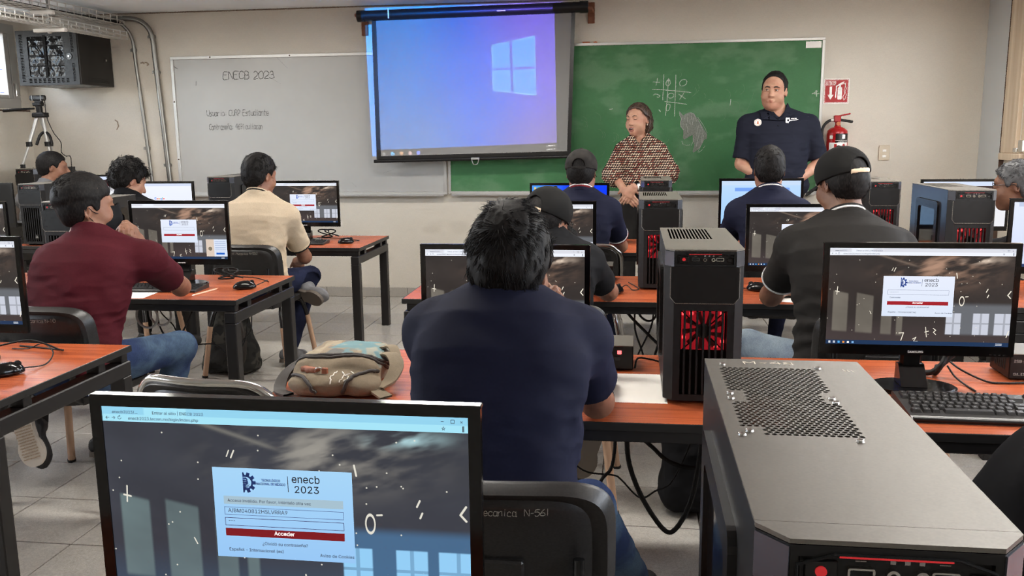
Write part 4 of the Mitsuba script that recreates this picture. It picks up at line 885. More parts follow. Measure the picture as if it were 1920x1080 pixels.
        p.add('fan_led', cat(*[bx(cx + sx_ - .005, cx + sx_ + .005, .0225, .0258, cz + sz_ - .004, cz + sz_ + .004, .001) for sx_, sz_ in ((-.05, .046), (.048, .048), (-.048, -.02), (.034, -.044), (-.03, .047), (.05, -.03))]), 'fan_plastic', emitter=hot_light)
    p.add('logo_plate', bx(.012, .040, -.004, .0, .046, .078, .001), 'satin_black')
    sails = unary_union([Polygon([(0, 0), (.006, .002), (.0055, .012), (.003, .016), (.004, .009)]), Polygon([(.007, .001), (.013, .002), (.012, .015), (.008, .021), (.0095, .010)]), Polygon([(.0145, .001), (.021, .0), (.019, .010), (.0145, .018), (.0165, .009)])])
    p.add('logo_plate__logo', moved(prism(sails, .0006), tr(.0155, -.004, .054) @ UP_TO_BACK), 'label_grey')
    if honey:
        for x, y in ((-.079, .513), (.041, .503), (-.083, .381), (-.084, .361), (.031, .369), (.032, .353), (-.086, .235), (.028, .226), (-.077, .247)):
            p.add('screw', moved(lathe([(0, .0012), (.0016, .0012), (.0019, .0004), (.0038, .0022), (.0046, .0002), (.0046, 0)], 14), tr(x, y, .4317)), 'chrome')
        p.add('inner_panel', bx(-.094, .094, .20, .540, .345, .348), 'void_black')
        p.add('inner_copper', cat(bx(-.078, -.035, .262, .37, .4268, .4284), bx(-.055, -.045, .44, .48, .4268, .4284)), 'copper_part'); p.add('inner_label', bx(-.034, -.004, .268, .362, .4268, .4284), 'label_white')
        p.add('chalk_lettering', moved(ribbon([[(q[0] * 1.75, q[1]) for q in s_] for s_ in hand_strokes('M-48', .012, 6, .0)], .0015, .0003), tr(-.050, .520, .4318)), 'case_mark')
        p.add('tally_mark', moved(ribbon([[(0, .012), (.001, .002)], [(.005, .01), (.006, 0)], [(.010, .009), (.011, .0)], [(.0, .004), (.003, .006)]], .0009, .0003), tr(.072, .49, .4318)), 'case_mark')
    return p
prin('copper_part', srgb(206, 120, 84), .5)
T_FG, T_LIT, T_OFF, T_BLUE = make_tower(True, True, False), make_tower(False, True, False), make_tower(False, False, False), make_tower(False, True, True)
def tow(p, x, y, label, rz=0, dz=0., sx=1., sy=1.): return p.set(tr(x, y, DESK_Z + dz, rz) @ np.diag([sx, sy, 1, 1]), label, 'computer tower')
tow(T_FG, .203, .668, 'grey computer tower with honeycomb top vent nearest the camera, bottom right', sx=1.02, sy=1.026)
tow(T_LIT, .192, 2.395, 'black computer tower with red glowing fan, right of the man in the navy shirt', sx=1.05, sy=1.02)
tow(T_LIT, .126, 4.20, 'black computer tower with red fan, directly in front of the standing woman')
tow(T_LIT, .146, 5.86, 'farthest small computer tower, at the standing woman’s waist', dz=.0)
tow(T_BLUE, 1.475, 4.12, 'computer tower with shiny blue side window, left of the grey-haired person with glasses', dz=.045)
tow(T_LIT, 1.50, 5.62, 'computer tower with red fan half hidden behind the person in black shirt and cap')
tow(T_OFF, -2.905, 5.96, 'black computer tower left of the person in the cream polo shirt', dz=.03)
tow(T_OFF, -2.84, 4.06, 'black computer tower directly behind the head of the person in the maroon shirt')
tow(T_OFF, -4.17, 5.68, 'black computer tower in front of the grey-shirted person at left')
tow(T_OFF, -5.075, 6.88, 'black computer tower in the left corner below the tripod', dz=.06)
# ---------------------------------------------------------------- keyboards, mice, regulators, paper
def key_mesh(w, d): return trimesh.convex.convex_hull(np.array([(sx * w / 2, sy * d / 2, 0) for sx in (-1, 1) for sy in (-1, 1)] + [(sx * (w / 2 - .0022), sy * (d / 2 - .0022) + .0006, .0062) for sx in (-1, 1) for sy in (-1, 1)]))
def key_layout():
    u = .0188; out = []
    for k in range(13): out.append((.012 + k * u + (k // 4) * .004, .118, .0150, .0115))
    for k in range(13): out.append((.012 + k * u, .099, .0165, .0165))
    out.append((.012 + 13.5 * u, .099, .034, .0165))
    for r, off, n in ((1, .5, 13), (2, .75, 12), (3, .25, 12)):
        for k in range(n): out.append((.012 + (off + k) * u + .004, .099 - r * u, .0165, .0165))
        out.append((.018, .099 - r * u, .014, .0165)) if r > 1 else None
    out.append((.262, .0615, .030, .0165)); out.append((.262, .0427, .036, .0165))
    for x, w in ((.014, .022), (.038, .018), (.058, .018), (.132, .110), (.200, .022), (.224, .018), (.244, .018), (.268, .022)): out.append((x, .0239, w, .0165))
    for k in range(3): out += [(.300 + k * u, .118, .0150, .0115), (.300 + k * u, .099, .0165, .0165), (.300 + k * u, .0802, .0165, .0165), (.300 + k * u, .0239, .0165, .0165)]
    out.append((.300 + u, .0427, .0165, .0165))
    for r in range(4):
        for k in range(3): out.append((.366 + k * u, .099 - r * u, .0165, .0165))
    out += [(.366 + 3 * u, .0896, .0165, .034), (.366 + 3 * u, .052, .0165, .034), (.375, .0239, .034, .0165), (.366 + 2 * u, .0239, .0165, .0165), (.366 + 3 * u, .0239, .0165, .0165)]
    return [o for o in out if o]
def make_keyboard(each_key):
    """Origin at the front left corner on the desk, 0.45 m wide."""
    p = Proto('keyboard')
    prof = np.array([(0, 0), (0, .006), (.012, .011), (.03, .012), (.145, .021), (.155, .018), (.156, 0)])
    body = prism(Polygon(prof), .45); body.apply_transform(np.array([[0, 0, 1, 0], [1, 0, 0, 0], [0, 1, 0, 0], [0, 0, 0, 1.0]])); body.fix_normals()
    p.add('body', body, 'key_plastic')
    p.add('wrist_edge', tube([(.004, .002, .006), (.446, .002, .006)], .005, 10), 'satin_black', 40)
    tilt = math.atan(.009 / .115)
    place = lambda o: tr(o[0] + .006, o[1] + .012, .012 + (o[1] - .02) * math.tan(tilt), rx=math.degrees(tilt))
    ks = key_layout()
    if each_key:
        for o in ks: p.add('body__key', moved(key_mesh(o[2], o[3]), place(o)), 'key_plastic')
        t = text_mesh('Microsoft', .0052, .0003, True); p.add('body__brand_lettering', moved(t, tr(.385, .140, .0212, rx=4.5)), 'label_white')
        p.add('body__media_key', cat(*[bx(.03 + .028 * k, .053 + .028 * k, .1435, .148, .0195, .0222, .001) for k in range(5)]), 'dark_plastic')
        lg = cat(*[moved(bx(-.002, .002, -.0004, .0004, .0062, .0064), place(o)) for o in ks]); p.add('body__key_legend', lg, 'label_grey')
    else: p.add('body__key_set', cat(*[moved(key_mesh(o[2], o[3]), place(o)) for o in ks]), 'dark_plastic')
    return p
KB_NEAR, KB = make_keyboard(True), make_keyboard(False)
KB_NEAR.set(tr(.715, 2.300, DESK_Z, -.8) @ np.diag([1.10, 1.30, 1.35, 1]), 'large black keyboard in front of the monitor at right, nearest the grey tower', 'keyboard')
KB.set(tr(-2.545, 3.955, DESK_Z, 2), 'black keyboard beside the pencil on the middle left desk', 'keyboard')
KB.set(tr(-2.56, 5.80, DESK_Z, 1), 'black keyboard on the far left desk beside the person in the cream polo shirt', 'keyboard')
KB.set(tr(.60, 4.05, DESK_Z, 0), 'black keyboard before the person in black shirt and cap', 'keyboard')
def ellipsoid(c, r, n=3):
    m = trimesh.creation.icosphere(n); m.apply_scale(r); m.apply_translation(c); return m
def make_mouse():
    p = Proto('computer_mouse')
    m = trimesh.creation.icosphere(3); v = m.vertices.copy(); v[:, 2] = np.where(v[:, 2] < 0, v[:, 2] * .25, v[:, 2]); v *= (.031, .056, .034); v[:, 0] *= 1 - .12 * np.cos(v[:, 1] * 40); m.vertices = v; m.apply_translation((0, 0, .0088))
    p.add('shell', m, 'gloss_black', 40)
    p.add('shell__button_seam', cat(tube([(0, .014, .0425), (0, .035, .036), (0, .05, .024)], .0012, 6), tube([(-.026, .012, .026), (-.015, .014, .038), (0, .014, .0426), (.015, .014, .038), (.026, .012, .026)], .0012, 6)), 'void_black')
    p.add('shell__scroll_wheel', cyl((-.004, .036, .033), (.004, .036, .033), .011, 16), 'rubber')
    return p
MS = make_mouse()
def mouse(x, y, rz, label, cable):
    MS.set(tr(x, y, DESK_Z + .0, rz), label, 'mouse', None)
    single('mouse_cable', tube([(px, py, DESK_Z + pz) for px, py, pz in cable], .0022, 6, 6), 'rubber', 'thin cable of the ' + label.split(' of the person')[0].split(' on the')[0], 'cable', None, 60)
mouse(-1.895, 4.085, -62, 'black mouse near the aisle end of the middle left desk', [(-1.85, 4.115, .014), (-1.815, 4.17, .03), (-1.84, 4.22, .02), (-1.865, 4.30, .003), (-2.0, 4.42, .003), (-2.2, 4.45, .003)])
mouse(-1.975, 5.90, -62, 'black mouse near the aisle end of the far left desk', [(-1.93, 5.93, .014), (-1.91, 6.0, .01), (-1.98, 6.10, .003), (-2.15, 6.2, .003), (-2.3, 6.22, .003)])
mouse(-1.975, 2.49, -40, 'black mouse at the left picture edge on the near left desk', [(-1.945, 2.54, .014), (-1.93, 2.62, .005), (-1.97, 2.72, .02), (-2.05, 2.78, .035), (-2.12, 2.80, .01), (-2.2, 2.82, .003)])
mouse(-.075, 4.09, -20, 'black mouse at the elbow of the person with backwards cap and glasses', [(-.06, 4.15, .012), (-.03, 4.22, .02), (0.0, 4.18, .004), (.03, 4.14, .015), (.015, 4.28, .004), (-.02, 4.40, .003)])
mouse(-.065, 5.72, 10, 'black mouse by the elbow of the person in dark cap and striped collar', [(-.06, 5.78, .012), (-.04, 5.86, .003), (-.08, 5.95, .003)])
mouse(.585, 4.21, 70, 'black mouse left of the elbow of the person in black shirt and cap', [(.53, 4.225, .012), (.48, 4.26, .003), (.5, 4.4, .003)])
def make_regulator():
    p = Proto('voltage_regulator'); w, d, h = .20, .145, .082
    p.add('case', bx(-w / 2, w / 2, 0, d, .004, h - .002, .003), 'black_plastic'); p.add('lid', cat(bx(-w / 2 - .001, w / 2 + .001, -.001, d + .001, h - .004, h, .0015)), 'case_steel')
    p.add('foot', cat(*[cyl((x, y, 0), (x, y, .005), .008, 10) for x in (-.08, .08) for y in (.02, .12)]), 'rubber')
    p.add('case__power_light', bx(.050, .063, -.003, .001, .054, .066, .001), 'sign_red', emitter={'type': 'area', 'radiance': rgb((1.3, .13, .13)), 'sampling_weight': .03})
    p.add('case__switch', cat(bx(.040, .060, -.0035, .001, .033, .046, .001)), 'satin_black')
    def t(s, hh, x, z, b=False, width=None):
        m = text_mesh(s, hh, .0004, b); m.apply_translation((-m.bounds[0][0], 0, 0))
        if width: m.apply_scale([width / m.bounds[1][0], 1, 1])
        return moved(m, tr(x, -.0004, z) @ UP_TO_BACK)
    p.add('case__brand_lettering', cat(t('ISB', .0085, -.088, .055, True, .022), t('SOLA BASIC', .0055, -.062, .055, True, .045)), 'label_grey')
    p.add('case__model_lettering', cat(t('SLIMVOLT', .0075, -.088, .016, True, .085)), 'label_grey')
    p.add('case__side_vent', cat(*[bx(-w / 2 - .0006, -w / 2 + .001, .03 + .014 * k, .038 + .014 * k, .025, .06) for k in range(6)]), 'void_black')
    return p
RG = make_regulator()
RG.set(tr(-.095, 2.735, DESK_Z), 'black voltage regulator with red light beside the arm of the man in the navy shirt', 'voltage regulator')
RG.set(tr(1.215, 2.735, DESK_Z), 'black voltage regulator behind the keyboard at the right picture edge', 'voltage regulator')
RG.set(tr(-.20, 4.43, DESK_Z), 'black voltage regulator with red light beyond the elbow of the person with cap and glasses', 'voltage regulator')
RG.set(tr(-.145, 5.98, DESK_Z), 'small black voltage regulator with red light below the standing woman', 'voltage regulator')
single('paper_sheet', bx(-.165, .10, 2.40, 2.70, DESK_Z, DESK_Z + .0006), 'paper', 'white paper sheet on the desk beside the glowing-fan tower', 'paper sheet')
single('paper_sheet', moved(bx(-.14, .14, -.1, .1, 0, .0006), tr(-2.42, 3.90, DESK_Z, 4)), 'paper', 'white paper sheet under the elbow of the person in the maroon shirt', 'paper sheet')
single('paper_sheet', moved(bx(-.10, .10, -.14, .14, 0, .0006), tr(.70, 4.08, DESK_Z, -20)), 'paper', 'white paper sheet beside the elbow of the person in black shirt and cap', 'paper sheet')
PE = thing('pencil', 'pale wooden pencil lying on the middle left desk before the keyboard', 'pencil')
p0, p1 = np.array((-2.06, 3.89, DESK_Z + .0042)), np.array((-2.03, 4.06, DESK_Z + .0042)); u = (p1 - p0) / np.linalg.norm(p1 - p0)
part(PE, 'shaft', cyl(p0, p1, .0042, 6), 'pencil_paint'); part(PE, 'tip', tube([p0 - u * .016, p0], [.0006, .0042], 6), 'paper'); part(PE, 'eraser', cyl(p1, p1 + u * .012, .0042, 8), 'brass_orange')

# ---------------------------------------------------------------- chairs
def shell(w, h, back, front, n=4.5, rings=16, seg=56, bend=.04):
    """A rounded panel in the xz plane centred at the origin: profiles of its back (-y) and front (+y) faces over the radius 0..1."""
    rr = np.r_[0.001, np.linspace(.08, 1, rings)]; th = np.linspace(0, 2 * np.pi, seg, endpoint=False)
    cx = np.sign(np.cos(th)) * np.abs(np.cos(th)) ** (2 / n); cz = np.sign(np.sin(th)) * np.abs(np.sin(th)) ** (2 / n)
    def side(prof): return np.array([[(r * cx[j] * w / 2, prof(r) + bend * (r * cx[j]) ** 2, r * cz[j] * h / 2) for j in range(seg)] for r in rr]).reshape(-1, 3)
    A_, B_ = side(back), side(front); v = np.vstack([A_, B_]); N = len(A_); f = []
    for i in range(len(rr) - 1):
        for j in range(seg):
            k = (j + 1) % seg; a, b, c, d = i * seg + j, i * seg + k, (i + 1) * seg + k, (i + 1) * seg + j
            f += [(a, b, c), (a, c, d), (N + a, N + c, N + b), (N + a, N + d, N + c)]
    e = (len(rr) - 1) * seg
    for j in range(seg):
        k = (j + 1) % seg; f += [(e + j, e + k, N + e + k), (e + j, N + e + k, N + e + j)]
    m = trimesh.Trimesh(v, f, process=False); m.fix_normals(); return m
def g_(r, c, w): return math.exp(-((r - c) / w) ** 2)
back_prof = lambda r: -.012 - .010 * g_(r, .93, .05) + .005 * g_(r, .80, .035) - .004 * (r < .76) + (.016 if r > .985 else 0)
front_prof = lambda r: .014 + .016 * (1 - r ** 6)
def make_chair(lettering, legs='leg_beige', seed=1, chrome=False):
    p = Proto('classroom_chair')
    B = tr(0, -.205, .655, rx=8) if not chrome else tr(0, -.205, .665, rx=8)
    p.add('backrest', moved(shell(.46, .285, back_prof, front_prof), B), 'chair_plastic', 40)
    if not chrome: p.add('backrest__badge', moved(cat(bx(-.065, .065, -.026, -.010, -.075, -.0, .004)), B), 'chair_plastic')
    if lettering:
        m = ribbon(hand_strokes(lettering, .0135, seed), .0013, .0006); wdt = m.bounds[1][0]
        sc = .178 / wdt; m.apply_scale([sc, 1, 1])
        q = m.vertices.copy(); x = -.068 + q[:, 0]; z = .090 + q[:, 1]; q = np.c_[x, -.0175 + .04 * (x / .23) ** 2 - q[:, 2], z]; m.vertices = q; m.invert()
        p.add('backrest__lettering', moved(m, B), 'white_paint_mark')
    p.add('seat', moved(shell(.44, .42, lambda r: -.014, lambda r: .012 + .022 * (1 - r ** 6), bend=.012), tr(0, .0, .425) @ np.array([[1, 0, 0, 0], [0, 0, 1, 0], [0, 1, 0, 0], [0, 0, 0, 1.0]])), 'chair_plastic', 40)
    tm = 'chrome' if chrome else 'satin_black'
    for s in (-1, 1):
        fr = [(s * .225, .20, .30), (s * .205, .175, .395), (s * .195, .12, .425), (s * .195, -.10, .425), (s * .205, -.165, .395), (s * .225, -.20, .30)]
        p.add('frame_tube', tube(fr, .013, 10, 5), tm, 60)
        p.add('back_support', tube([(s * .15, -.08, .415), (s * .16, -.20, .43), (s * .165, -.235, .52), (s * .165, -.222, .66)], .011, 8, 4), tm, 60)
        for y in (.2, -.2): p.add('leg', tube([(s * .225, y, .305), (s * .262, y * 1.18, .004)], .0155, 12), legs if not chrome else 'chrome', 60); p.add('leg_tip', cyl((s * .262, y * 1.18, .012), (s * .263, y * 1.185, 0), .0175, 12), 'rubber')
    if chrome:
        pts = [(.235 * a, .04 * a * a - .004, .142 * (1 - abs(a) ** 7 * .55)) for a in np.linspace(-1, 1, 17)]
        pts = [(-.236, .038, -.12)] + pts + [(.236, .038, -.12)]
        p.add('top_tube', moved(tube(pts, .012, 12, 3), B), 'chrome', 60)
    return p
def chair(x, y, rz, label, lettering='', seed=1, chrome=False, legs='leg_beige', sx=1.):
    make_chair(lettering, legs, seed, chrome).set(tr(x, y, 0, rz) @ np.diag([sx, 1, 1, 1]), label, 'chair')
chair(-.255, 1.715, 0, 'black chair of the man in the navy shirt, bottom centre, with hand-lettered backrest', 'Metal-Mecanica  N-561', 3)
chair(-2.22, 3.20, -4, 'black chair of the person in the maroon shirt, hand-lettered backrest', 'Metal-Mecanica N-10', 5)
chair(-2.26, 5.06, 0, 'black chair of the person in the cream polo shirt, with beige legs', 'Metal-Mecanica N-532', 7)
chair(.86, 3.32, 0, 'black chair of the person in black shirt and cap, partly behind the right monitor')
chair(-1.065, 2.265, -8, 'empty chair with bright chrome top rail beside the tan backpack', '', 1, True, sx=.86)
chair(-.32, 3.40, 0, 'beige-legged black chair of the person with black cap and glasses')
chair(-.30, 5.06, 0, 'chrome-railed black chair of the person in dark cap and striped collar', '', 1, True)
chair(.77, 5.06, 0, 'black chair of the short-haired person before the standing man')
chair(-3.17, 5.14, 0, 'black chair of the curly-haired person at the far left desks')
chair(-4.60, 6.42, 0, 'black chair of the grey-shirted person in the left corner')
# ---------------------------------------------------------------- tripod with camera
TP = thing('camera_tripod', 'silver and black camera tripod standing in the left corner below the cabinet', 'tripod')
tx_, ty = -5.050, 7.12
for n, (dx, dy) in enumerate(((-.115, -.13), (.085, -.02), (.0, .15))):
    a, b, c = np.array((tx_ + (-.03, .02, .0)[n], ty, 1.60)), np.array((tx_ + dx * .62, ty + dy * .62, 1.37)), np.array((tx_ + dx * 1.0, ty + dy * 1.0, 1.20))
    part(TP, 'leg', cat(tube([a, b], .0155, 10), tube([b, c], .011, 10)), 'aluminium', 60); part(TP, 'leg_lock', cyl(b + (0, 0, .02), b - (0, 0, .02), .026, 10), 'black_plastic')
    part(TP, 'foot', cyl(c, c - (0, 0, .03), .02, 10), 'rubber')
part(TP, 'brace', cat(tube([(tx_ - .01, ty - .07, 1.365), (tx_ + .0, ty - .03, 1.44), (tx_ + .035, ty - .01, 1.47), (tx_ + .075, ty - .01, 1.44), (tx_ + .10, ty - .02, 1.365)], .012, 8, 4)), 'black_plastic', 60)
part(TP, 'head', cat(bx(tx_ - .055, tx_ + .06, ty - .04, ty + .04, 1.595, 1.635, .008), cyl((tx_, ty, 1.63), (tx_ - .005, ty, 1.70), .026, 12), bx(tx_ - .045, tx_ + .03, ty - .03, ty + .03, 1.69, 1.72, .006)), 'black_plastic')
part(TP, 'pan_handle', tube([(tx_ - .03, ty - .02, 1.67), (tx_ - .10, ty - .06, 1.665), (tx_ - .24, ty - .14, 1.65)], [.007, .011, .013], 8), 'black_plastic', 60)
WC = thing('webcam', 'small black webcam mounted on top of the tripod', 'webcam')
part(WC, 'body', bx(tx_ - .075, tx_ + .065, ty - .025, ty + .02, 1.735, 1.78, .01), 'satin_black'); part(WC, 'clip', bx(tx_ - .03, tx_ + .03, ty - .02, ty + .02, 1.715, 1.74, .004), 'black_plastic')
part(WC, 'trim', cat(bx(tx_ - .046, tx_ - .040, ty - .027, ty, 1.733, 1.782), bx(tx_ + .034, tx_ + .040, ty - .027, ty, 1.733, 1.782)), 'label_grey')
single('webcam_cable', tube([(tx_ + .055, ty, 1.74), (tx_ + .06, ty, 1.60), (tx_ + .10, ty + .01, 1.47), (tx_ + .155, ty + .02, 1.38), (tx_ + .15, ty + .02, 1.30), (tx_ + .19, ty + .02, 1.265), (tx_ + .23, ty + .02, 1.26), (tx_ + .232, ty + .02, 1.15), (tx_ + .24, ty, .72)], .0035, 6, 5), 'rubber', 'thin black cable hanging from the webcam on the tripod', 'cable', None, 60)
# ---------------------------------------------------------------- people
def f_cloth(c0, c1, fr=7.0, w=420.0):
    def f(p, n, uv):
        weave = noise(p.x * w, p.y * w, p.z * w * .7)
        return mix(srgb(*c0), srgb(*c1), fbm(p.x * fr, p.y * fr, p.z * fr)) * (.90 + .2 * weave)
    return mikit.proc(f)
prin('cloth_navy', f_cloth((29, 31, 50), (23, 25, 41)), .8, spec=.12)
prin('cloth_navy_polo', f_cloth((31, 33, 45), (25, 27, 37)), .8, spec=.12)
prin('cloth_maroon', f_cloth((72, 21, 30), (62, 17, 24)), .8, spec=.12)
prin('cloth_black', f_cloth((39, 37, 35), (30, 28, 27)), .8, spec=.12)
prin('cloth_cream', f_cloth((188, 171, 147), (176, 158, 135)), .85, spec=.12)
prin('cloth_grey', f_cloth((124, 124, 126), (100, 100, 103), 20.), .85, spec=.12)
prin('cloth_charcoal', f_cloth((29, 29, 31), (20, 20, 22)), .85, spec=.12)
prin('cloth_white', f_cloth((210, 208, 207), (197, 195, 193)), .85, spec=.12)
prin('cloth_trim_red', f_cloth((119, 38, 41), (102, 30, 33)), .85, spec=.12)
prin('cap_cloth', f_cloth((35, 34, 33), (23, 23, 23), 10.), .85, spec=.12)
prin('cap_camo', f_cloth((59, 55, 52), (22, 22, 23), 24.), .85, spec=.12)
prin('cap_strap', srgb(214, 190, 164), .6, spec=.12)
def f_denim(c0, c1):
    def f(p, n, uv):
        tw = noise((p.x + p.z) * 330, (p.y - p.z) * 330, 3.0)
        return mix(srgb(*c0), srgb(*c1), smoothstep(.35, .7, fbm(p.x * 9, p.y * 9, p.z * 9, octaves=4))) * (.86 + .28 * tw)
    return mikit.proc(f)
prin('denim_blue', f_denim((39, 51, 81), (72, 91, 110)), .85, spec=.12)
prin('denim_light', f_denim((108, 121, 138), (136, 150, 161)), .85, spec=.12)
prin('denim_dark', f_denim((23, 26, 44), (34, 39, 62)), .85, spec=.12)
def f_blouse(p, n, uv):
    u, v = p.x * 54, p.z * 54
    row = dr.floor(v); a = v - row; x = u + .5 * (row - 2 * dr.floor(row / 2)) + .22 * dr.sin(6.2832 * a)
    k = x - dr.floor(x)
    bone = (dr.abs(k - .5) < .30) & (dr.abs(a - .5 - .25 * (k - .5)) < .30)
    pick = cell_rand(dr.floor(x), row, 2)
    c = mi.Color3f(dr.select(bone, mi.Color3f(srgb(200, 178, 156)), mi.Color3f(srgb(40, 28, 28))))
    return dr.select(bone & (pick > .72), mi.Color3f(srgb(146, 92, 76)), c)
prin('blouse_print', mikit.proc(f_blouse), .8, spec=.12)
def f_skin(c0, c1):
    return mikit.proc(lambda p, n, uv: mix(srgb(*c0), srgb(*c1), smoothstep(.3, .7, fbm(p.x * 22, p.y * 22, p.z * 22))) * (.96 + .08 * noise(p.x * 500, p.y * 500, p.z * 500)))
prin('skin_light', f_skin((177, 136, 113), (167, 119, 98)), .5, spec=.4)
prin('skin_tan', f_skin((135, 96, 76), (123, 82, 64)), .5, spec=.4)
prin('skin_brown', f_skin((116, 82, 63), (104, 69, 53)), .5, spec=.4)
prin('lips_rose', srgb(142, 78, 70), .45); prin('lips_man', srgb(150, 88, 76), .5); prin('mouth_dark', srgb(60, 24, 24), .6); prin('teeth', srgb(226, 216, 204), .35)
prin('eye_white', srgb(168, 160, 154), .25); prin('iris_dark', srgb(36, 24, 20), .2); prin('brow_hair', srgb(44, 34, 30), .8)
prin('beard_shadow', f_skin((150, 118, 104), (136, 104, 92)), .6)
def f_hair(c0, c1):
    return mikit.proc(lambda p, n, uv: mix(srgb(*c0), srgb(*c1), smoothstep(.35, .75, noise(p.x * 260, p.y * 260, p.z * 90))))
def f_hair_fine(c0, c1): return mikit.proc(lambda p, n, uv: mix(srgb(*c0), srgb(*c1), .25 + .5 * noise(p.x * 900, p.y * 900, p.z * 400)))
prin('hair_black', f_hair((16, 14, 14), (29, 26, 25)), .6, spec=.18)
prin('hair_brown', f_hair((41, 31, 26), (80, 61, 50)), .45, spec=.5)
prin('hair_grey', f_hair_fine((26, 26, 27), (92, 92, 94)), .55)
prin('shoe_black', srgb(26, 25, 25), .5); prin('sole_tan', srgb(178, 158, 136), .7); prin('sole_white', srgb(206, 198, 186), .7); prin('sole_grey', srgb(92, 84, 76), .75)
prin('mask_black', srgb(26, 26, 28), .8, spec=.12); prin('frame_black', srgb(20, 20, 22), .3)

def frame(fwd, up=(0, 0, 1)):
    y = nrm(fwd); x = nrm(np.cross(y, up)); return np.stack([x, y, np.cross(x, y)], 1)
A3 = lambda *v: np.array(v, float)
def lerp(a, b, t): return np.asarray(a, float) * (1 - t) + np.asarray(b, float) * t

def head_field(q, face=None):
    """The head in its own frame (x the person's right, y forward, z up), metres."""
    cr = d_ell(q, (0, -.010, .022), (.077, .098, .090))
    jaw = d_ell(q, (0, .030, -.048), (.060, .066, .084))
    d = smin(cr, jaw, .045)
    d = smin(d, d_sph(q, (0, .072, -.106), .022), .035)
    ax = np.stack([np.abs(q[:, 0]), q[:, 1], q[:, 2]], 1)
    d = smin(d, d_sph(ax, (.044, .018, -.078), .026), .035)
    fat = face.get('fat', 0) if face else 0
    d = smin(d, d_sph(ax, (.040, .055, -.045), .028 + .008 * fat), .03)
    if fat: d = smin(d, d_ell(q, (0, .022, -.108), (.054, .052, .028)), .03)
    d = smin(d, d_cap(ax, (.012, .088, .022), (.040, .076, .020), .010), .022)
    d = smax(d, -d_sph(ax, (.031, .100, .000), .0135), .014)
    if face and face.get('closed'): d = smin(d, d_ell(ax, (.031, .080, .000), (.0155, .012, .011)), .003)
    d = smin(d, d_cap(q, (0, .088, .008), (0, .115, -.036), .0078, .0135), .010); d = smin(d, d_sph(ax, (.012, .100, -.040), .0085), .008)
    if face and face.get('open'):
        d = smax(d, -d_ell(q, (0, .102, -.077), (.027, .024, .0125)), .006)
        d = smin(d, d_cap(ax, (0, .0995, -.0635), (.026, .086, -.0695), .0050), .005); d = smin(d, d_cap(ax, (0, .0965, -.0915), (.025, .086, -.0765), .0060), .005)
    else:
        d = smin(d, d_cap(ax, (0, .099, -.0695), (.021, .090, -.073), .0062), .006); d = smin(d, d_cap(ax, (0, .097, -.0815), (.018, .090, -.077), .0070), .006)
        d = smax(d, -d_cap(ax, (0, .1075, -.0752), (.024, .097, -.0755), .0016), .003)
    e = ax - np.array((.079, -.012, -.012), np.float32)
    Re = frame((.35, -.93, .12)).astype(np.float32)
    ear = smax(d_ell(e, (0, 0, 0), (.0165, .007, .033), np.stack([Re[:, 1], Re[:, 0], Re[:, 2]], 1)), -d_ell(e, (.006, -.004, .003), (.008, .006, .018)), .004)
    return smin(d, ear, .008)
def hair_bound(y, pts): return np.interp(y, [a for a, _ in pts], [b for _, b in pts]).astype(np.float32)
SHORT = [(-.11, -.085), (-.06, -.088), (-.03, -.06), (-.012, .0), (.006, .012), (.022, -.012), (.036, -.012), (.045, .03), (.062, .050), (.085, .062), (.12, .07)]
def hair_field(q, thick=.014, bound=SHORT, top=0.0, rough=.004, freq=55., seed=2, width=0.0):
    cr = d_ell(q, (0, -.012, .022 + top * .5), (.077 + thick * .75 + width, .098 + thick, .090 + thick + top * .5))
    cr = smin(cr, d_ell(q, (0, -.045, -.02), (.066 + thick * .5, .058 + thick * .6, .07)), .03)
    d = cr - rough * 2 * (meshkit.fbm(q * np.array((freq, freq, freq * .5)) + seed, 3, seed).astype(np.float32) - .5)
    return smax(d, hair_bound(q[:, 1], bound) - q[:, 2], .012)
def tufts(mesh, n, length, width, flow, lift=.25, seed=0, keep=None, wild=1.3):
    """Locks of hair rooted on a hair mesh: thin tapering three-sided wisps bending along flow(points, normals)."""
    rng = np.random.default_rng(seed); tri = mesh.triangles; ar = mesh.area_faces; idx = rng.choice(len(tri), n * 2, p=ar / ar.sum())
    w = rng.dirichlet((1, 1, 1), len(idx)); P_ = (tri[idx] * w[..., None]).sum(1); N_ = mesh.face_normals[idx]
    if keep is not None: m = keep(P_); P_, N_ = P_[m][:n], N_[m][:n]
    else: P_, N_ = P_[:n], N_[:n]
    n = len(P_); F_ = flow(P_, N_) + wild * np.stack([meshkit.noise(P_ * 30 + 7 * k_, k_ + seed) - .5 for k_ in range(3)], 1) + rng.normal(0, .09, (n, 3)); F_ -= N_ * (F_ * N_).sum(1, keepdims=True) * .9; F_ /= np.linalg.norm(F_, axis=1, keepdims=True) + 1e-9
    L = length * rng.uniform(.55, 1.25, n)[:, None]; K = 5; rings = []
    B_ = np.cross(N_, F_); lf = lift * rng.uniform(.3, 1.5, n)[:, None]
    for k in range(K):
        t = k / (K - 1); c = P_ - N_ * .004 + F_ * L * t + N_ * L * lf * (t - t * t * 1.1) + B_ * L * .05 * np.sin(3 * t + rng.uniform(0, 6, n)[:, None]) * t
        r = width * (1 - t) ** .7 + .0003
        rings += [c + B_ * r, c - B_ * r * .5 + N_ * r * .75, c - B_ * r * .5 - N_ * r * .75]
    v = np.stack(rings, 1).reshape(n, K * 3, 3); f = []
    for k in range(K - 1):
        for j in range(3):
            a, b = k * 3 + j, k * 3 + (j + 1) % 3; f += [(a, b, b + 3), (a, b + 3, a + 3)]
    f = np.array(f); return trimesh.Trimesh(v.reshape(-1, 3), (f[None] + (np.arange(n) * K * 3)[:, None, None]).reshape(-1, 3), process=False)
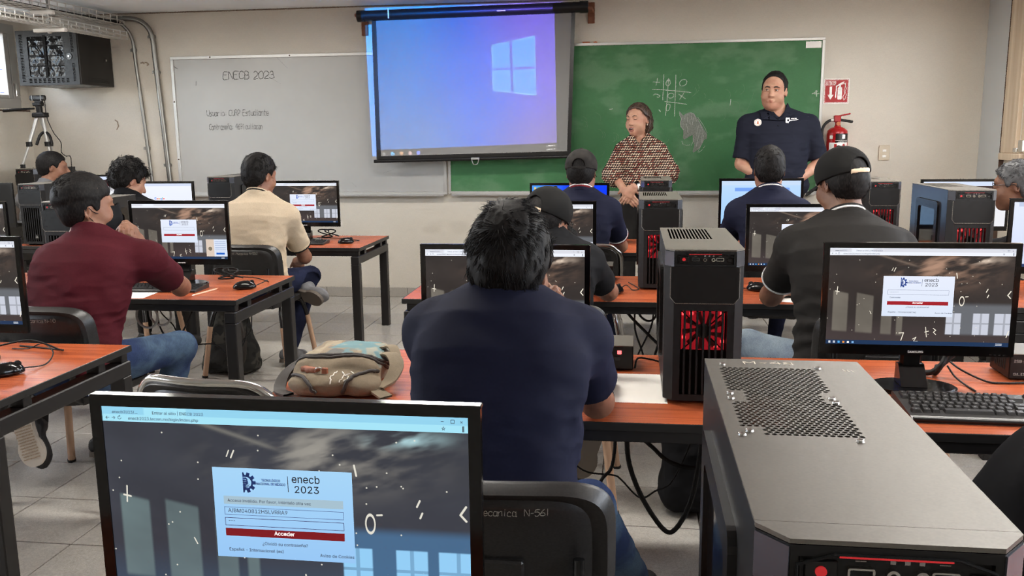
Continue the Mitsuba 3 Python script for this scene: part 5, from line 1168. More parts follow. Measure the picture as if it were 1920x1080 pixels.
def hand_field(p, wr, dirv, dorsal, curl=.5, thumb_side=1, s=1.0, spread=.0):
    """Palm, four unequal fingers of three joints each and a thumb from the side of the palm."""
    y = nrm(dirv); z = nrm(np.asarray(dorsal) - y * (np.asarray(dorsal) @ y)); x = np.cross(y, z) * thumb_side
    w = np.asarray(wr, float); at = lambda a, b, c: w + s * (x * a + y * b + z * c)
    R = np.stack([x, y, z], 1)
    d = d_box(p, at(.002, .048, 0), (.040 * s, .046 * s, .0145 * s), .0135 * s, R)
    d = smin(d, d_cap(p, at(0, -.01, 0), at(0, .03, 0), .026 * s, .024 * s), .02)
    fl = [(.031, .072, 1.0), (.0105, .081, .96), (-.0105, .076, 1.02), (-.031, .060, 1.12)]
    for i, (bx_, L, ck) in enumerate(fl):
        a = at(bx_ * .96, .088 - .004 * abs(i - 1.2), .002); ang = 0.0; sp = spread * (bx_ / .031) * .12
        for j, (fr, rr) in enumerate(((.44, .0094), (.31, .0086), (.25, .0076))):
            ang += curl * ck * (0.75, 1.0, .7)[j]
            v = y * math.cos(ang) - z * math.sin(ang) + x * sp; b = a + s * L * fr * nrm(v)
            d = smin(d, d_cap(p, a, b, rr * s, rr * .92 * s), .006); a = b
    a = at(.030, .022, -.006); b = a + s * .042 * nrm(x * .72 + y * .62 - z * .35); c = b + s * .036 * nrm(x * .25 + y * .90 - z * (.3 + .5 * curl)); e = c + s * .026 * nrm(y * .9 - z * (.3 + .7 * curl))
    d = smin(d, d_cap(p, a, b, .0135 * s, .0105 * s), .012); d = smin(d, d_cap(p, b, c, .0105 * s, .0092 * s), .006); d = smin(d, d_cap(p, c, e, .0092 * s, .0078 * s), .006)
    return d

def person(label, J, h=.006, shirt='cloth_navy', legs='denim_dark', skin='skin_tan', hair=None, sleeve=.62, sleeve_trim=None, collar=None, wide=1.0, deep=1.0, belly=0.0, face=None,
           hem=.02, shoes=None, extra=None, fold=.006, rolls=0.0, hands=None, hs=1.0, loose=0.0, group=None, neck_r=.056, seed=1, torso_legs=True, collar_open=0.0, no_legs=False, vneck=0.0, blend=.035, chest_loose=None, flare=1.2):
    """One person from joints in room coordinates. J: pel, neck, head, face (direction), up, sh, el, wr, hip, kn, an, toe (each limb joint a pair: right, left)."""
    key = thing('person', label, 'person', group)
    pel, neck, hd = (np.asarray(J[k], float) for k in ('pel', 'neck', 'head')); Rh = frame(J['face'], J.get('up', (0, 0, 1)))
    sh, el, wr = ([np.asarray(q, float) for q in J[k]] for k in ('sh', 'el', 'wr'))
    X = nrm(sh[0] - sh[1]); a0 = pel - nrm(neck - pel) * .06; axv = neck - a0; L = np.linalg.norm(axv); axn = axv / L; X = nrm(X - axn * (X @ axn)); Yd = np.cross(axn, X)
    hs32 = np.float32
    TT = [0, .12, .25, .42, .6, .78, .92, 1.0]
    AA = np.array([.165, .175, .165, .158, .170, .180, .150, .09]) * wide
    BB = np.array([.125, .132, .128, .122, .122, .120, .098, .06]) * deep
    FW = np.array([0, 0, 0, 0, 0, 0, 0, 0]) + belly * np.array([.01, .03, .05, .045, .02, 0, 0, 0]); HU = J.get('hunch', .02)
    def torso(p, g=0.0):
        q = p - a0.astype(hs32); t = (q @ axn.astype(hs32)) / L; x = q @ X.astype(hs32); y = q @ Yd.astype(hs32)
        tc = np.clip(t, 0, 1); a = np.interp(tc, TT, AA).astype(hs32) + g; b = (np.interp(tc, TT, BB) + np.interp(tc, TT, FW)).astype(hs32) + g
        y = y + HU * 4 * tc * (1 - tc) - np.interp(tc, TT, FW).astype(hs32) * .6
        k = (np.abs(x / a) ** 2.4 + np.abs(y / b) ** 2.4) ** (1 / 2.4)
        d = (k - 1) * np.minimum(a, b) * .92
        return smax(d, (np.abs(t - .5) - .5) * L, .05), t, x, y
    def shoulders(p, g=0.0):
        d = d_cap(p, sh[0], sh[1], .058 * (wide * .5 + .5) + g)
        for s in sh: d = smin(d, d_cap(p, neck + (hd - neck) * .12, s, .05 + g, .054 + g), .05)
        return d
    UR = .050 * (.45 + .55 * wide); ER = .039 * (.5 + .5 * wide); WR = .027
    nk0, nk1 = neck - axn * .05, hd - Rh[:, 2] * .045 - Rh[:, 1] * .012
    def body(p):
        d = torso(p, -.016)[0]; d = smin(d, shoulders(p, -.012), .05)
        d = smin(d, d_cap(p, nk0, nk1, neck_r + .006, neck_r), .035)
        d = local(d, p, hd, .20, .018, lambda q: head_field(((q - hd.astype(hs32)) @ Rh.astype(hs32)) / hs, face) * hs)
        for i in (0, 1):
            d = smin(d, smin(d_cap(p, sh[i], el[i], UR, ER), d_cap(p, el[i], wr[i], ER * 1.06, WR), .02), .02)
            hnd = (hands or {}).get(i)
            if hnd: d = local(d, p, wr[i], .25, .012, lambda q: hand_field(q, wr[i], hnd['dir'], hnd['back'], hnd.get('curl', .5), hnd.get('side', 1 if i == 0 else -1), hnd.get('s', 1.0), hnd.get('spread', 0.)))
            else:
                fd = nrm(wr[i] - el[i]); d = local(d, p, wr[i], .25, .012, lambda q: hand_field(q, wr[i], fd, (0, 0, 1), .45, -1 if i == 0 else 1))
        return d
    pts = np.array([hd + (0, 0, .14), hd - (0, 0, .13), *sh, *el, *wr, a0])
    lo, hi = pts.min(0) - .22, pts.max(0) + .22
    bm = keep_big(surface(body, lo, hi, h)); part(key, 'body', bm, skin, True)
    # shirt
    rngv = seed * 3.1
    def shirt_f(p):
        d, t, x, y = torso(p, .004 + (loose if chest_loose is None else chest_loose)); d = smin(d, shoulders(p, .006 + loose * .5), .06)
        for i in (0, 1):
            if sleeve <= 1: e = lerp(sh[i], el[i], sleeve)
            sl = d_cap(p, sh[i], el[i], UR + .020 + loose, ER + .026 + loose * flare)
            if sleeve > 1: sl = smin(sl, d_cap(p, el[i], lerp(el[i], wr[i], sleeve - 1), ER + .026 + loose * flare, WR + .022 + loose), .02); e = lerp(el[i], wr[i], sleeve - 1); v = nrm(wr[i] - el[i]); sl = smax(sl, ((p - e.astype(hs32)) @ v.astype(hs32)), .006)
            else: v = nrm(el[i] - sh[i]); sl = smax(sl, ((p - e.astype(hs32)) @ v.astype(hs32)), .006)
            d = smin(d, sl, blend)
        f = meshkit.fbm(p * np.array((7., 7., 13.)) + rngv, 3, seed).astype(hs32) - .5
        w = np.clip(1.25 - t, .25, 1.0).astype(hs32)
        rid = np.abs(meshkit.fbm(p * np.array((9., 9., 22.)) + rngv + 5, 2, seed + 3).astype(hs32) - .5)
        d = d - fold * (2.6 * f + 2.4 * (.12 - rid)) * w
        if rolls: d = d - rolls * np.sin(t * 62 + 5 * f + x * 6).astype(hs32) * np.clip(1 - np.abs(t - .33) / .30, 0, 1).astype(hs32)
        else: d = d - fold * .55 * np.sin(x * 30 * (1 - .4 * t) + y * 20 + 9 * f + t * 16).astype(hs32) * np.clip(.9 - t, 0, 1).astype(hs32)
        d = smax(d, (hem - t) * L, .012)
        d = smax(d, -d_cap(p, nk0 - axn * .02, nk1, neck_r + .010), .008)
        if vneck: fh = nrm(Yd); d = smax(d, -d_cap(p, neck + fh * .055 + axn * .045, neck + fh * .125 - axn * vneck, .046, .010), .008)
        return d
    sm = keep_big(surface(shirt_f, lo, hi, h), .05); part(key, 'shirt', sm, shirt, True)
    if collar:
        nd = nrm(nk1 - nk0); c0 = neck + nd * .004; fw = nrm(Rh[:, 1] * .3 + Yd * (1 if Yd @ Rh[:, 1] > 0 else -1))
        def col(p, z0=-.012, z1=.036, g=0.0, th=.0042):
            q = p - c0.astype(hs32); z = q @ nd.astype(hs32); front = q @ fw.astype(hs32)
            zz = z + front * .28; r = np.linalg.norm(q - z[:, None] * nd.astype(hs32), axis=1)
            d = np.abs(r - (neck_r + .016 + g - .22 * np.clip(zz, -.02, .06))) - th
            d = smax(d, np.abs(zz - (z0 + z1) / 2) - (z1 - z0) / 2, .004)
            if collar_open: sd = np.cross(nd, fw); d = smax(d, np.where(front > 0, collar_open - np.abs(q @ sd.astype(hs32)) + 1.1 * np.clip(-zz, -.02, .05), -1.).astype(hs32), .003)
            return d
        clo, chi = c0 - .12, c0 + .12
        part(key, 'shirt__collar', surface(lambda p: col(p, -.034 if collar_open else -.012), clo, chi, min(h, .004)), collar[0], True)
        for k, cm in enumerate(collar[1:]):
            part(key, 'shirt__collar_stripe', surface(lambda p: col(p, .010 + .0105 * k if len(collar) > 2 else .016, .0205 + .0105 * k if len(collar) > 2 else .026, .0032, .0036), clo, chi, .0032), cm, True)
    if sleeve_trim:
        for i in (0, 1):
            e = lerp(sh[i], el[i], sleeve); v = nrm(el[i] - sh[i])
            for k, cm in enumerate(sleeve_trim):
                rad = (UR + .020 + loose) * (1 - sleeve) + (ER + .026 + 1.2 * loose) * sleeve + .0035
                part(key, 'shirt__sleeve_trim', tube([e - v * (.004 + .010 * k), e - v * (.013 + .010 * k)], rad, 28), cm, 60)
    # legs
    if not no_legs:
        hip, kn, an, toe = ([np.asarray(q, float) for q in J[k]] for k in ('hip', 'kn', 'an', 'toe'))
        HR, KR, AR = .082 * (.4 + .6 * wide), .062 * (.5 + .5 * wide), .044
        def tro(p):
            d = d_ell(p, pel - axn * .03, (.165 * wide, .13 * deep, .11)) if torso_legs else np.full(len(p), 9., hs32)
            for i in (0, 1):
                d = smin(d, smin(d_cap(p, hip[i], kn[i], HR, KR), d_cap(p, kn[i], an[i], KR * .98, AR), .03), .03)
            f = meshkit.fbm(p * 16. + rngv, 3, seed + 7).astype(hs32) - .5
            d = d - .010 * f
            for i in (0, 1): v = nrm(an[i] - kn[i]); near = d_sph(p, an[i], .1); d = np.where(near < 0, smax(d, ((p - (an[i] - v * .01).astype(hs32)) @ v.astype(hs32)), .006), d)
            return d
        lp = np.array(hip + kn + an); part(key, 'trousers', keep_big(surface(tro, lp.min(0) - .2, lp.max(0) + .2, h * 1.25), .05), legs, True)
        for i in (0, 1):
            st = shoes or ('shoe_black', 'sole_grey'); a, t_ = an[i], toe[i]; fd = nrm(t_ - a); lower = nrm(J['down'][i]) if J.get('down') else A3(0, 0, -1); lower = nrm(lower - fd * (lower @ fd)); rt = np.cross(fd, lower); R = np.stack([rt, fd, lower], 1)
            Lf = np.linalg.norm(t_ - a) + .07; mid = a + fd * (Lf / 2 - .085) + lower * .045
            def shoe(p):
                d = d_box(p, mid, (.042, Lf / 2, .034), .030, R); d = smin(d, d_cap(p, a, a + lower * .03, .040, .042), .03)
                return smin(d, d_ell(p, mid + fd * (Lf * .30), (.046, .075, .034), R), .02)
            sm_ = surface(shoe, mid - .22, mid + .22, .0075); shk = part(key, 'shoe', sm_, st[0], True)
            out = affinity.scale(Point(0, 0).buffer(1, 12), .046, Lf / 2 + .004); out = unary_union([affinity.scale(Point(0, Lf * .24).buffer(1, 12), .049, Lf * .27), affinity.scale(Point(0, -Lf * .27).buffer(1, 12), .039, Lf * .235), sbox(-.036, -Lf * .3, .036, Lf * .25)]).buffer(.004)
            so = prism(out, .022); M = np.eye(4); M[:3, :3] = np.stack([rt, fd, lower], 1); M[:3, 3] = mid + lower * .028
            if np.linalg.det(M[:3, :3]) < 0: M[:3, 0] *= -1
            put(shk + '__sole', moved(so, M), st[1], 30)
            if len(st) > 2:
                tr_ = cat(*[bx(-.036 + .004 * (j % 2) + .0125 * k_, -.0265 + .004 * (j % 2) + .0125 * k_, -Lf * .42 + .012 * j, -Lf * .42 + .012 * j + .0055, .0215, .0245) for j in range(int(Lf * .86 / .012)) for k_ in range(6)])
                put(shk + '__tread', moved(tr_, M), st[2]); labels[shk + '__tread'] = {'label': 'patterned tread of the sole', 'kind': 'stuff'}
    ctx = dict(key=key, hd=hd, Rh=Rh, hs=hs, h=h, to=lambda q: hd + (np.asarray(q, float) * hs) @ Rh.T, J=J, el=el, wr=wr, neck=neck, sh=sh, X=X, Yd=Yd, axn=axn, a0=a0, L=L, shirt=sm)
    if hair: hair(ctx)
    if extra: extra(ctx)
    return ctx
def head_part(ctx, name, fn, mat, h=None, pad=.17, label=None):
    """A mesh given by a field in the head's own frame."""
    hd, Rh, s = ctx['hd'], ctx['Rh'], ctx['hs']
    m = surface(lambda p: fn(((p - hd.astype(np.float32)) @ Rh.astype(np.float32)) / s) * s, hd - pad, hd + pad, h or ctx['h'])
    m = keep_big(m, .03)
    if name.startswith('cap'): relax(m, 6)
    part(ctx['key'], name, m, mat, True, label=label); return m
def hair_short(mat="hair_black", thick=.014, n=900, length=.028, lock=.0022, lift=.3, seed=0, flow='down', wild=1.3, low=-.07, **kw):
    def go(ctx):
        m = head_part(ctx, 'hair', lambda q: hair_field(q, thick, seed=seed, **kw), mat)
        if n:
            hd, Rh = ctx['hd'], ctx['Rh']; crown = ctx['to']((0, -.095, .055))
            def fl(P_, N_):
                away = P_ - crown; away /= np.linalg.norm(away, axis=1, keepdims=True) + 1e-6
                if flow == 'down': return away * .8 - Rh[:, 2] * .7
                if flow == 'back': return -Rh[:, 1] * .9 - Rh[:, 2] * .25 + away * .25
                rng = np.random.default_rng(5); return away * .6 + rng.normal(0, .8, P_.shape) - Rh[:, 2] * .25
            lowest = ctx['to']((0, 0, -.055))
            part(ctx["key"], 'hair__locks', tufts(m, n, length, lock, fl, lift, seed, wild=wild, keep=lambda P_: (lambda q: (q[:, 2] > low) & ~((np.abs(q[:, 0]) > .058) & (q[:, 2] < .045) & (q[:, 1] > -.06)))((P_ - hd) @ Rh)), mat, True)
            labels[ctx['key'] + '__hair__locks'] = {'label': 'loose locks of hair', 'kind': 'stuff'}
    return go
def cap_on(mat='cap_cloth', strap=True, brim=True, hair_mat='hair_black', n=300):
    """A cap worn with the brim forward: the adjusting strap and its arched opening show at the back."""
    def go(ctx):
        m = head_part(ctx, 'hair', lambda q: hair_field(q, .010, rough=.003), hair_mat)
        def crown(q):
            d = d_ell(q, (0, -.012, .030), (.094, .115, .100)); d = smax(d, -d_ell(q, (0, -.012, .030), (.0865, .1075, .0925)), .002)
            d = smax(d, .004 - .12 * q[:, 1] - q[:, 2], .003)
            hole = smax(d_cap(np.stack([q[:, 0], q[:, 2]], 1), (0, .012), (0, .034), .036), q[:, 1] + .03, .004)
            return smax(d, -hole, .003)
        head_part(ctx, 'cap', crown, mat, .0035)
        if strap: head_part(ctx, 'cap__strap', lambda q: smax(smax(np.abs(d_ell(q, (0, -.012, .030), (.0935, .1145, .1))) - .002, np.abs(q[:, 2] - .017 + .06 * (q[:, 1] + .1)) - .0085, .002), smax(np.abs(q[:, 0]) - .042, q[:, 1] + .04, .002), .002), 'cap_strap' if strap != 'dark' else mat, .003)
        if brim: head_part(ctx, 'cap__brim', lambda q: smax(smax(np.abs(q[:, 2] - .012 + 7.0 * q[:, 0] ** 2 + .25 * (q[:, 1] - .09)) - .0022, d_cap(q * np.array((1, 1, 0), np.float32), (0, .085, 0), (0, .100, 0), .078), .003), -d_ell(q, (0, -.012, .030), (.090, .110, .1)), .002), mat, .0035, .22)
        part(ctx['key'], 'cap__button', ellipsoid(ctx['to']((0, -.012, .131)), (.008, .008, .004), 2), mat, True)
        if n:
            hd, Rh = ctx['hd'], ctx['Rh']
            k = part(ctx['key'], 'hair__locks', tufts(m, n, .022, .002, lambda P_, N_: -Rh[:, 2] + 0 * P_ + N_ * .3, .3, 3, keep=lambda P_: (((P_ - hd) @ Rh)[:, 2] < .005) & (((P_ - hd) @ Rh)[:, 2] > -.07)), hair_mat, True); labels[k] = {'label': 'short hair below the cap', 'kind': 'stuff'}
    return go
def glasses(ctx, r=.0225):
    to = ctx['to']; pr = []
    for s in (-1, 1):
        ring = [to((s * (.033 + .026 * math.cos(t)), .104 - .006 * abs(math.cos(t)), -.002 + .019 * math.sin(t))) for t in np.linspace(0, 2 * np.pi, 20)]
        pr.append(tube(ring, .0017, 6)); pr.append(tube([to((s * .059, .098, .004)), to((s * .078, .06, .004)), to((s * .084, -.004, .002)), to((s * .083, -.02, -.012))], .0017, 6, 3))
    pr.append(tube([to((-.008, .106, .002)), to((.008, .106, .002))], .0016, 6))
    part(ctx['key'], 'glasses', cat(*pr), 'frame_black', 60)
def both(*fs):
    def go(ctx):
        for f in fs: f(ctx)
    return go
def seat_legs(x, y, kx=.14, ky=.44, az=.09, ay=.42, dz=0):
    return dict(hip=[(x + .09, y + .02, .53 + dz), (x - .09, y + .02, .53 + dz)], kn=[(x + kx, y + ky, .515 + dz), (x - kx, y + ky, .515 + dz)], an=[(x + kx, y + ay, az), (x - kx, y + ay, az)], toe=[(x + kx + .02, y + ay + .17, .06), (x - kx - .02, y + ay + .17, .06)])
def collar_wings(ctx, polys, mat, lift=.009):
    """The two points of a turned-down collar, lying on the front of the shirt."""
    from scipy.spatial import cKDTree
    sv = ctx['shirt'].vertices; fr = sv[sv[:, 1] < ctx['neck'][1] + .03]; kd = cKDTree(fr[:, [0, 2]])
    for poly in polys:
        m = prism(Polygon(poly).buffer(.004, quad_segs=3), .005); m = moved(m, UP_TO_BACK); m = trimesh.Trimesh(*trimesh.remesh.subdivide_to_size(m.vertices, m.faces, .018), process=False)
        d, k = kd.query(m.vertices[:, [0, 2]], k=6); base = fr[k][:, :, 1].min(1); top = np.array(poly)[:, 1].max(); low = np.array(poly)[:, 1].min()
        m.vertices = np.c_[m.vertices[:, 0], base + m.vertices[:, 1] - lift - .012 * np.clip((m.vertices[:, 2] - low) / (top - low), 0, 1), m.vertices[:, 2]]
        part(ctx['key'], 'shirt__collar_wing', m, mat, 50)
# --- the two people standing at the board
def woman_hair(ctx):
    def f(q):
        cr = d_ell(q, (0, -.016, .026), (.092, .112, .103))
        for s in (-1, 1): cr = smin(cr, d_ell(q, (s * .062, -.038, -.035), (.036, .062, .085)), .03)
        cr = smin(cr, d_ell(q, (0, -.075, -.035), (.07, .05, .085)), .04)
        d = cr - .006 * (meshkit.fbm(q * np.array((60., 60., 18.)), 3, 4).astype(np.float32) - .5)
        yb = np.interp(q[:, 2] + .25 * q[:, 0], [-.12, -.02, .02, .05, .075, .09, .11], [.012, .018, .03, .045, .062, .085, .13]).astype(np.float32)
        yb = np.where(q[:, 0] < -.03, np.minimum(yb, np.interp(q[:, 2], [-.12, .005, .03, .06, .1], [-.022, -.022, .03, .06, .12])), yb).astype(np.float32)
        d = smax(d, q[:, 1] - yb, .010); d = smax(d, -(head_field(q) + .002), .003)
        return smax(d, -.118 - q[:, 2], .01)
    m = head_part(ctx, 'hair', f, 'hair_brown', .004)
    Rh, hd = ctx['Rh'], ctx['hd']
    k = part(ctx['key'], 'hair__locks', tufts(m, 700, .05, .0024, lambda P_, N_: -Rh[:, 2] - Rh[:, 1] * .35 + 0 * P_, .10, 2, keep=lambda P_: ((P_ - hd) @ Rh)[:, 2] > -.08), 'hair_brown', True); labels[k] = {'label': 'smooth locks of the bob haircut', 'kind': 'stuff'}
def woman_face(ctx):
    to, key = ctx['to'], ctx['key']
    vx, vz = .022, 1.300
    collar_wings(ctx, [[(vx - .030, vz + .088), (vx - .072, vz + .062), (vx - .058, vz - .002), (vx - .004, vz), (vx - .018, vz + .045)], [(vx + .078, vz + .110), (vx + .112, vz + .070), (vx + .062, vz - .004), (vx + .004, vz), (vx + .034, vz + .052)]], 'blouse_print')
    part(key, 'lips', cat(tube([to((-.027, .0865, -.0705)), to((-.012, .1005, -.0665)), to((0, .1030, -.0658)), to((.012, .1005, -.0665)), to((.027, .0865, -.0705))], [.0016, .0034, .0038, .0034, .0016], 8, 4), tube([to((-.026, .0860, -.0735)), to((-.011, .0985, -.0900)), to((.011, .0985, -.0900)), to((.026, .0860, -.0735))], [.0016, .0044, .0044, .0016], 8, 4)), 'lips_rose', 60)
    part(key, 'mouth', ellipsoid(to((0, .088, -.078)), (.024, .012, .0095), 2), 'mouth_dark', True)
    part(key, 'teeth', tube([to((-.019, .0905, -.0705)), to((0, .0985, -.0695)), to((.019, .0905, -.0705))], .0038, 6, 4), 'teeth', 60)
    for s in (-1, 1):
        part(key, 'eyebrow', tube([to((s * .015, .0985, .019)), to((s * .032, .0965, .026)), to((s * .049, .084, .019))], [.0022, .003, .0014], 6, 4), 'brow_hair', 60)
        part(key, 'eyelash', tube([to((s * .017, .0895, -.002)), to((s * .031, .0935, -.0035)), to((s * .046, .086, -.003))], [.0012, .0021, .0012], 6, 4), 'brow_hair', 60)
    part(key, 'earring', ellipsoid(to((-.084, -.004, -.048)), (.006, .006, .008), 2), 'chrome', True)
    w, v = ctx['wr'][1], nrm(ctx['wr'][1] - ctx['el'][1]); n_ = nrm(A3(.0, -.55, .6) - v * (v @ A3(.0, -.55, .6)))
    part(key, 'watch_band', tube([w - v * .045, w - v * .022], .0335, 24), 'label_white', 60)
    part(key, 'watch_band__face', moved(bx(-.016, .016, -.018, .018, -.004, .005, .003), np.vstack([np.c_[np.stack([np.cross(v, n_), v, n_], 1), w - v * .033 + n_ * .034], [0, 0, 0, 1]])), 'gloss_black')
    for k in range(6):
        z = .80 - .105 * k; part(key, 'shirt__button', ellipsoid(ctx['a0'] + ctx['axn'] * ctx['L'] * z + nrm(A3(-.10, -.99, 0)) * .128, (.005, .004, .005), 1), 'cloth_trim_red', True)
person('woman with dark bob haircut in red, black and cream blouse, standing laughing before the chalkboard',
       dict(pel=(.05, 7.04, .98), neck=(.045, 7.03, 1.35), head=(.022, 7.0, 1.515), face=(-.52, -.85, -.03), up=(.0, .05, 1), sh=[(-.082, 7.02, 1.268), (.178, 7.03, 1.268)], el=[(-.155, 7.04, 1.085), (.255, 7.05, 1.10)], wr=[(-.065, 6.885, .965), (-.005, 6.862, .998)],
            hip=[(-.03, 7.04, .92), (.13, 7.04, .92)], kn=[(-.03, 7.03, .50), (.12, 7.03, .50)], an=[(-.03, 7.06, .09), (.12, 7.06, .09)], toe=[(-.05, 6.92, .05), (.14, 6.92, .05)], hunch=.0),
       h=.0045, shirt='blouse_print', legs='cloth_black', skin='skin_light', hair=woman_hair, sleeve=1.38, wide=.80, deep=.90, loose=.011, chest_loose=.002, blend=.012, flare=2.6, fold=.010, neck_r=.047, hs=.98, vneck=.045, face={'open': 1, 'closed': 1}, extra=woman_face,
       hands={0: dict(dir=(.62, -.25, -.72), back=(-.2, -.9, .1), curl=.25, side=-1, s=.95), 1: dict(dir=(-.55, -.15, -.85), back=(.1, -1, .1), curl=.28, side=1, s=.95)}, hem=.05)
def man_bits(ctx):
    to, key = ctx['to'], ctx['key']
    part(key, 'lips', cat(tube([to((-.021, .0925, -.0745)), to((0, .1040, -.0718)), to((.021, .0925, -.0745))], [.0012, .0034, .0012], 6, 4), tube([to((-.019, .0925, -.0775)), to((0, .1030, -.0815)), to((.019, .0925, -.0775))], [.0012, .0040, .0012], 6, 4)), 'lips_man', 60)
    for s in (-1, 1):
        part(key, 'eyebrow', tube([to((s * .012, .1005, .016)), to((s * .030, .0985, .0205)), to((s * .050, .083, .015))], [.0036, .0042, .002], 6, 4), 'brow_hair', 60)
        part(key, 'eyeball', ellipsoid(to((s * .031, .0815, -.001)), (.0112,) * 3, 2), 'eye_white', True)
        part(key, 'iris', ellipsoid(to((s * .031 + .003, .0905, -.001)), (.0062, .0044, .0062), 2), 'iris_dark', True)
        part(key, 'eyelid', tube([to((s * .016, .090, .0035)), to((s * .031, .0965, .0060)), to((s * .047, .0865, .0025))], [.0024, .0048, .0024], 6, 4), 'skin_light', 60)
        part(key, 'lower_lid', tube([to((s * .016, .0885, -.007)), to((s * .031, .0945, -.0095)), to((s * .047, .0855, -.007))], [.002, .0036, .002], 6, 4), 'skin_light', 60)
    hm = head_part(ctx, 'hair', lambda q: hair_field(q, .009, [(-.11, -.085), (-.06, -.088), (-.03, -.05), (-.012, .0), (.008, .012), (.020, -.025), (.034, -.025), (.042, .055), (.056, .086), (.08, .098), (.12, .11)], .004, .006), 'hair_black', .004)
    k = part(key, 'hair__locks', tufts(hm, 1000, .024, .0018, lambda P_, N_: -ctx['Rh'][:, 1] * .5 + ctx['Rh'][:, 2] * .25 + 0 * P_, .5, 4, keep=lambda P_: ((P_ - ctx['hd']) @ ctx['Rh'])[:, 2] > .03), 'hair_black', True); labels[k] = {'label': 'short dark hair on top', 'kind': 'stuff'}
    vx, vz = 1.037, 1.492
    collar_wings(ctx, [[(vx - .118, vz + .072), (vx - .110, vz + .010), (vx - .060, vz + .006), (vx - .004, vz), (vx - .052, vz + .044)], [(vx + .080, vz + .118), (vx + .112, vz + .040), (vx + .052, vz + .006), (vx + .004, vz), (vx + .050, vz + .052)]], 'cloth_navy_polo')
    # badge and embroidered emblem on the shirt: set on the cloth where they are
    tm = ctx['shirt']
    def on_shirt(x, z):
        near = tm.vertices[(np.abs(tm.vertices[:, 0] - x) < .012) & (np.abs(tm.vertices[:, 2] - z) < .012)]; return near[:, 1].min() - .002
    def flat_on(geom, x, z, d, mat, nm, yaw=0):
        M = tr(x, on_shirt(x, z), z, rz=yaw) @ UP_TO_BACK; part(key, nm, moved(prism(geom, d), M), mat)
    cb = Point(0, 0).buffer(.026, 16); flat_on(cb, .897, 1.475, .004, 'label_white', 'shirt__badge', -12); flat_on(unary_union([Polygon([(-.008, -.012), (.008, -.012), (.004, .012), (-.002, .014)]), Point(0, 0).buffer(.022, 12).difference(Point(0, 0).buffer(.019, 12))]), .897, 1.475, .0048, 'brass_orange', 'shirt__badge_picture', -12)
    g = unary_union([rrect(-.018, -.006, -.018, .018, .003), rrect(-.018, .012, .008, .018, .003), Point(.0, .0).buffer(.014, 12).difference(Point(.0, .0).buffer(.008, 10)), LineString([(.012, -.002), (.072, .004)]).buffer(.003), LineString([(.022, .011), (.062, .013)]).buffer(.002), rrect(-.004, .006, -.02, -.010, .002)])
    flat_on(g, 1.108, 1.488, .003, 'label_white', 'shirt__emblem', 10)
    for k in range(2): part(key, 'shirt__button', ellipsoid((1.037, on_shirt(1.037, 1.50 - .05 * k) + .0005, 1.50 - .05 * k), (.005, .003, .005), 1), 'cloth_charcoal', True)
person('heavy man in a navy polo with white badges, standing before the green chalkboard',
       dict(pel=(1.06, 6.93, 1.00), neck=(1.055, 6.92, 1.535), head=(1.018, 6.895, 1.712), face=(-.30, -.945, -.04), up=(.06, 0, 1), sh=[(.845, 6.92, 1.455), (1.275, 6.92, 1.45)], el=[(.80, 6.90, 1.17), (1.365, 6.90, 1.17)], wr=[(.985, 6.73, 1.03), (1.145, 6.73, 1.03)],
            hip=[(.96, 6.93, .94), (1.16, 6.93, .94)], kn=[(.95, 6.92, .52), (1.17, 6.92, .52)], an=[(.94, 6.95, .09), (1.18, 6.95, .09)], toe=[(.91, 6.81, .05), (1.21, 6.81, .05)], hunch=-.01),
       h=.0045, shirt='cloth_navy_polo', legs='cloth_black', skin='skin_light', hair=man_bits, sleeve=.86, wide=1.32, deep=1.25, belly=.6, fold=.008, blend=.024, neck_r=.062, hs=1.08, vneck=.030, face={'fat': .45},
       hands={0: dict(dir=(.8, -.3, -.4), back=(-.2, -.9, .2), curl=.5, side=-1), 1: dict(dir=(-.8, -.35, -.4), back=(.2, -.9, .2), curl=.5, side=1)}, hem=.0)
# --- the seated students
def chin_hand(d, b, curl=.9): return dict(dir=d, back=b, curl=curl)
# the man in the navy shirt
person('man with thick black hair in plain navy shirt, seated at the centre',
       dict(pel=(-.285, 1.735, .53), neck=(-.285, 1.945, 1.055), head=(-.275, 1.985, 1.122), face=(.16, .98, -.10), sh=[(-.125, 1.965, .955), (-.445, 1.965, .965)], el=[(-.088, 2.235, .728), (-.43, 2.27, .728)], wr=[(-.085, 2.46, .715), (-.262, 2.150, .945)], hunch=.035,
            hip=[(-.18, 1.78, .53), (-.38, 1.78, .53)], kn=[(-.105, 2.12, .485), (-.47, 2.16, .50)], an=[(.02, 2.48, .10), (-.46, 2.35, .10)], toe=[(.055, 2.67, .06), (-.48, 2.52, .06)]),
       h=.0055, shirt='cloth_navy', legs='denim_blue', skin='skin_tan', hair=hair_short('hair_black', .018, 7500, .034, .0013, .14, 3, 'down', wild=1.1, low=-.045, top=.022, rough=.007, freq=38., width=.003, bound=[(-.11, -.062), (-.06, -.066), (-.03, -.045), (-.012, .0), (.006, .012), (.022, -.012), (.036, -.012), (.045, .03), (.062, .050), (.085, .062), (.12, .07)]), sleeve=.62, wide=1.07, deep=1.05, fold=.008, collar=('cloth_navy',), hands={1: chin_hand((.62, .0, .78), (-.3, -.9, .2), 1.0)}, shoes=('shoe_black', 'sole_grey'), hem=.015, seed=2,
       extra=lambda c: (glasses(c), part(c['key'], 'watch_band', tube([lerp(c['el'][0], c['wr'][0], .10), lerp(c['el'][0], c['wr'][0], .16)], .0445, 24), 'rubber', 60)))
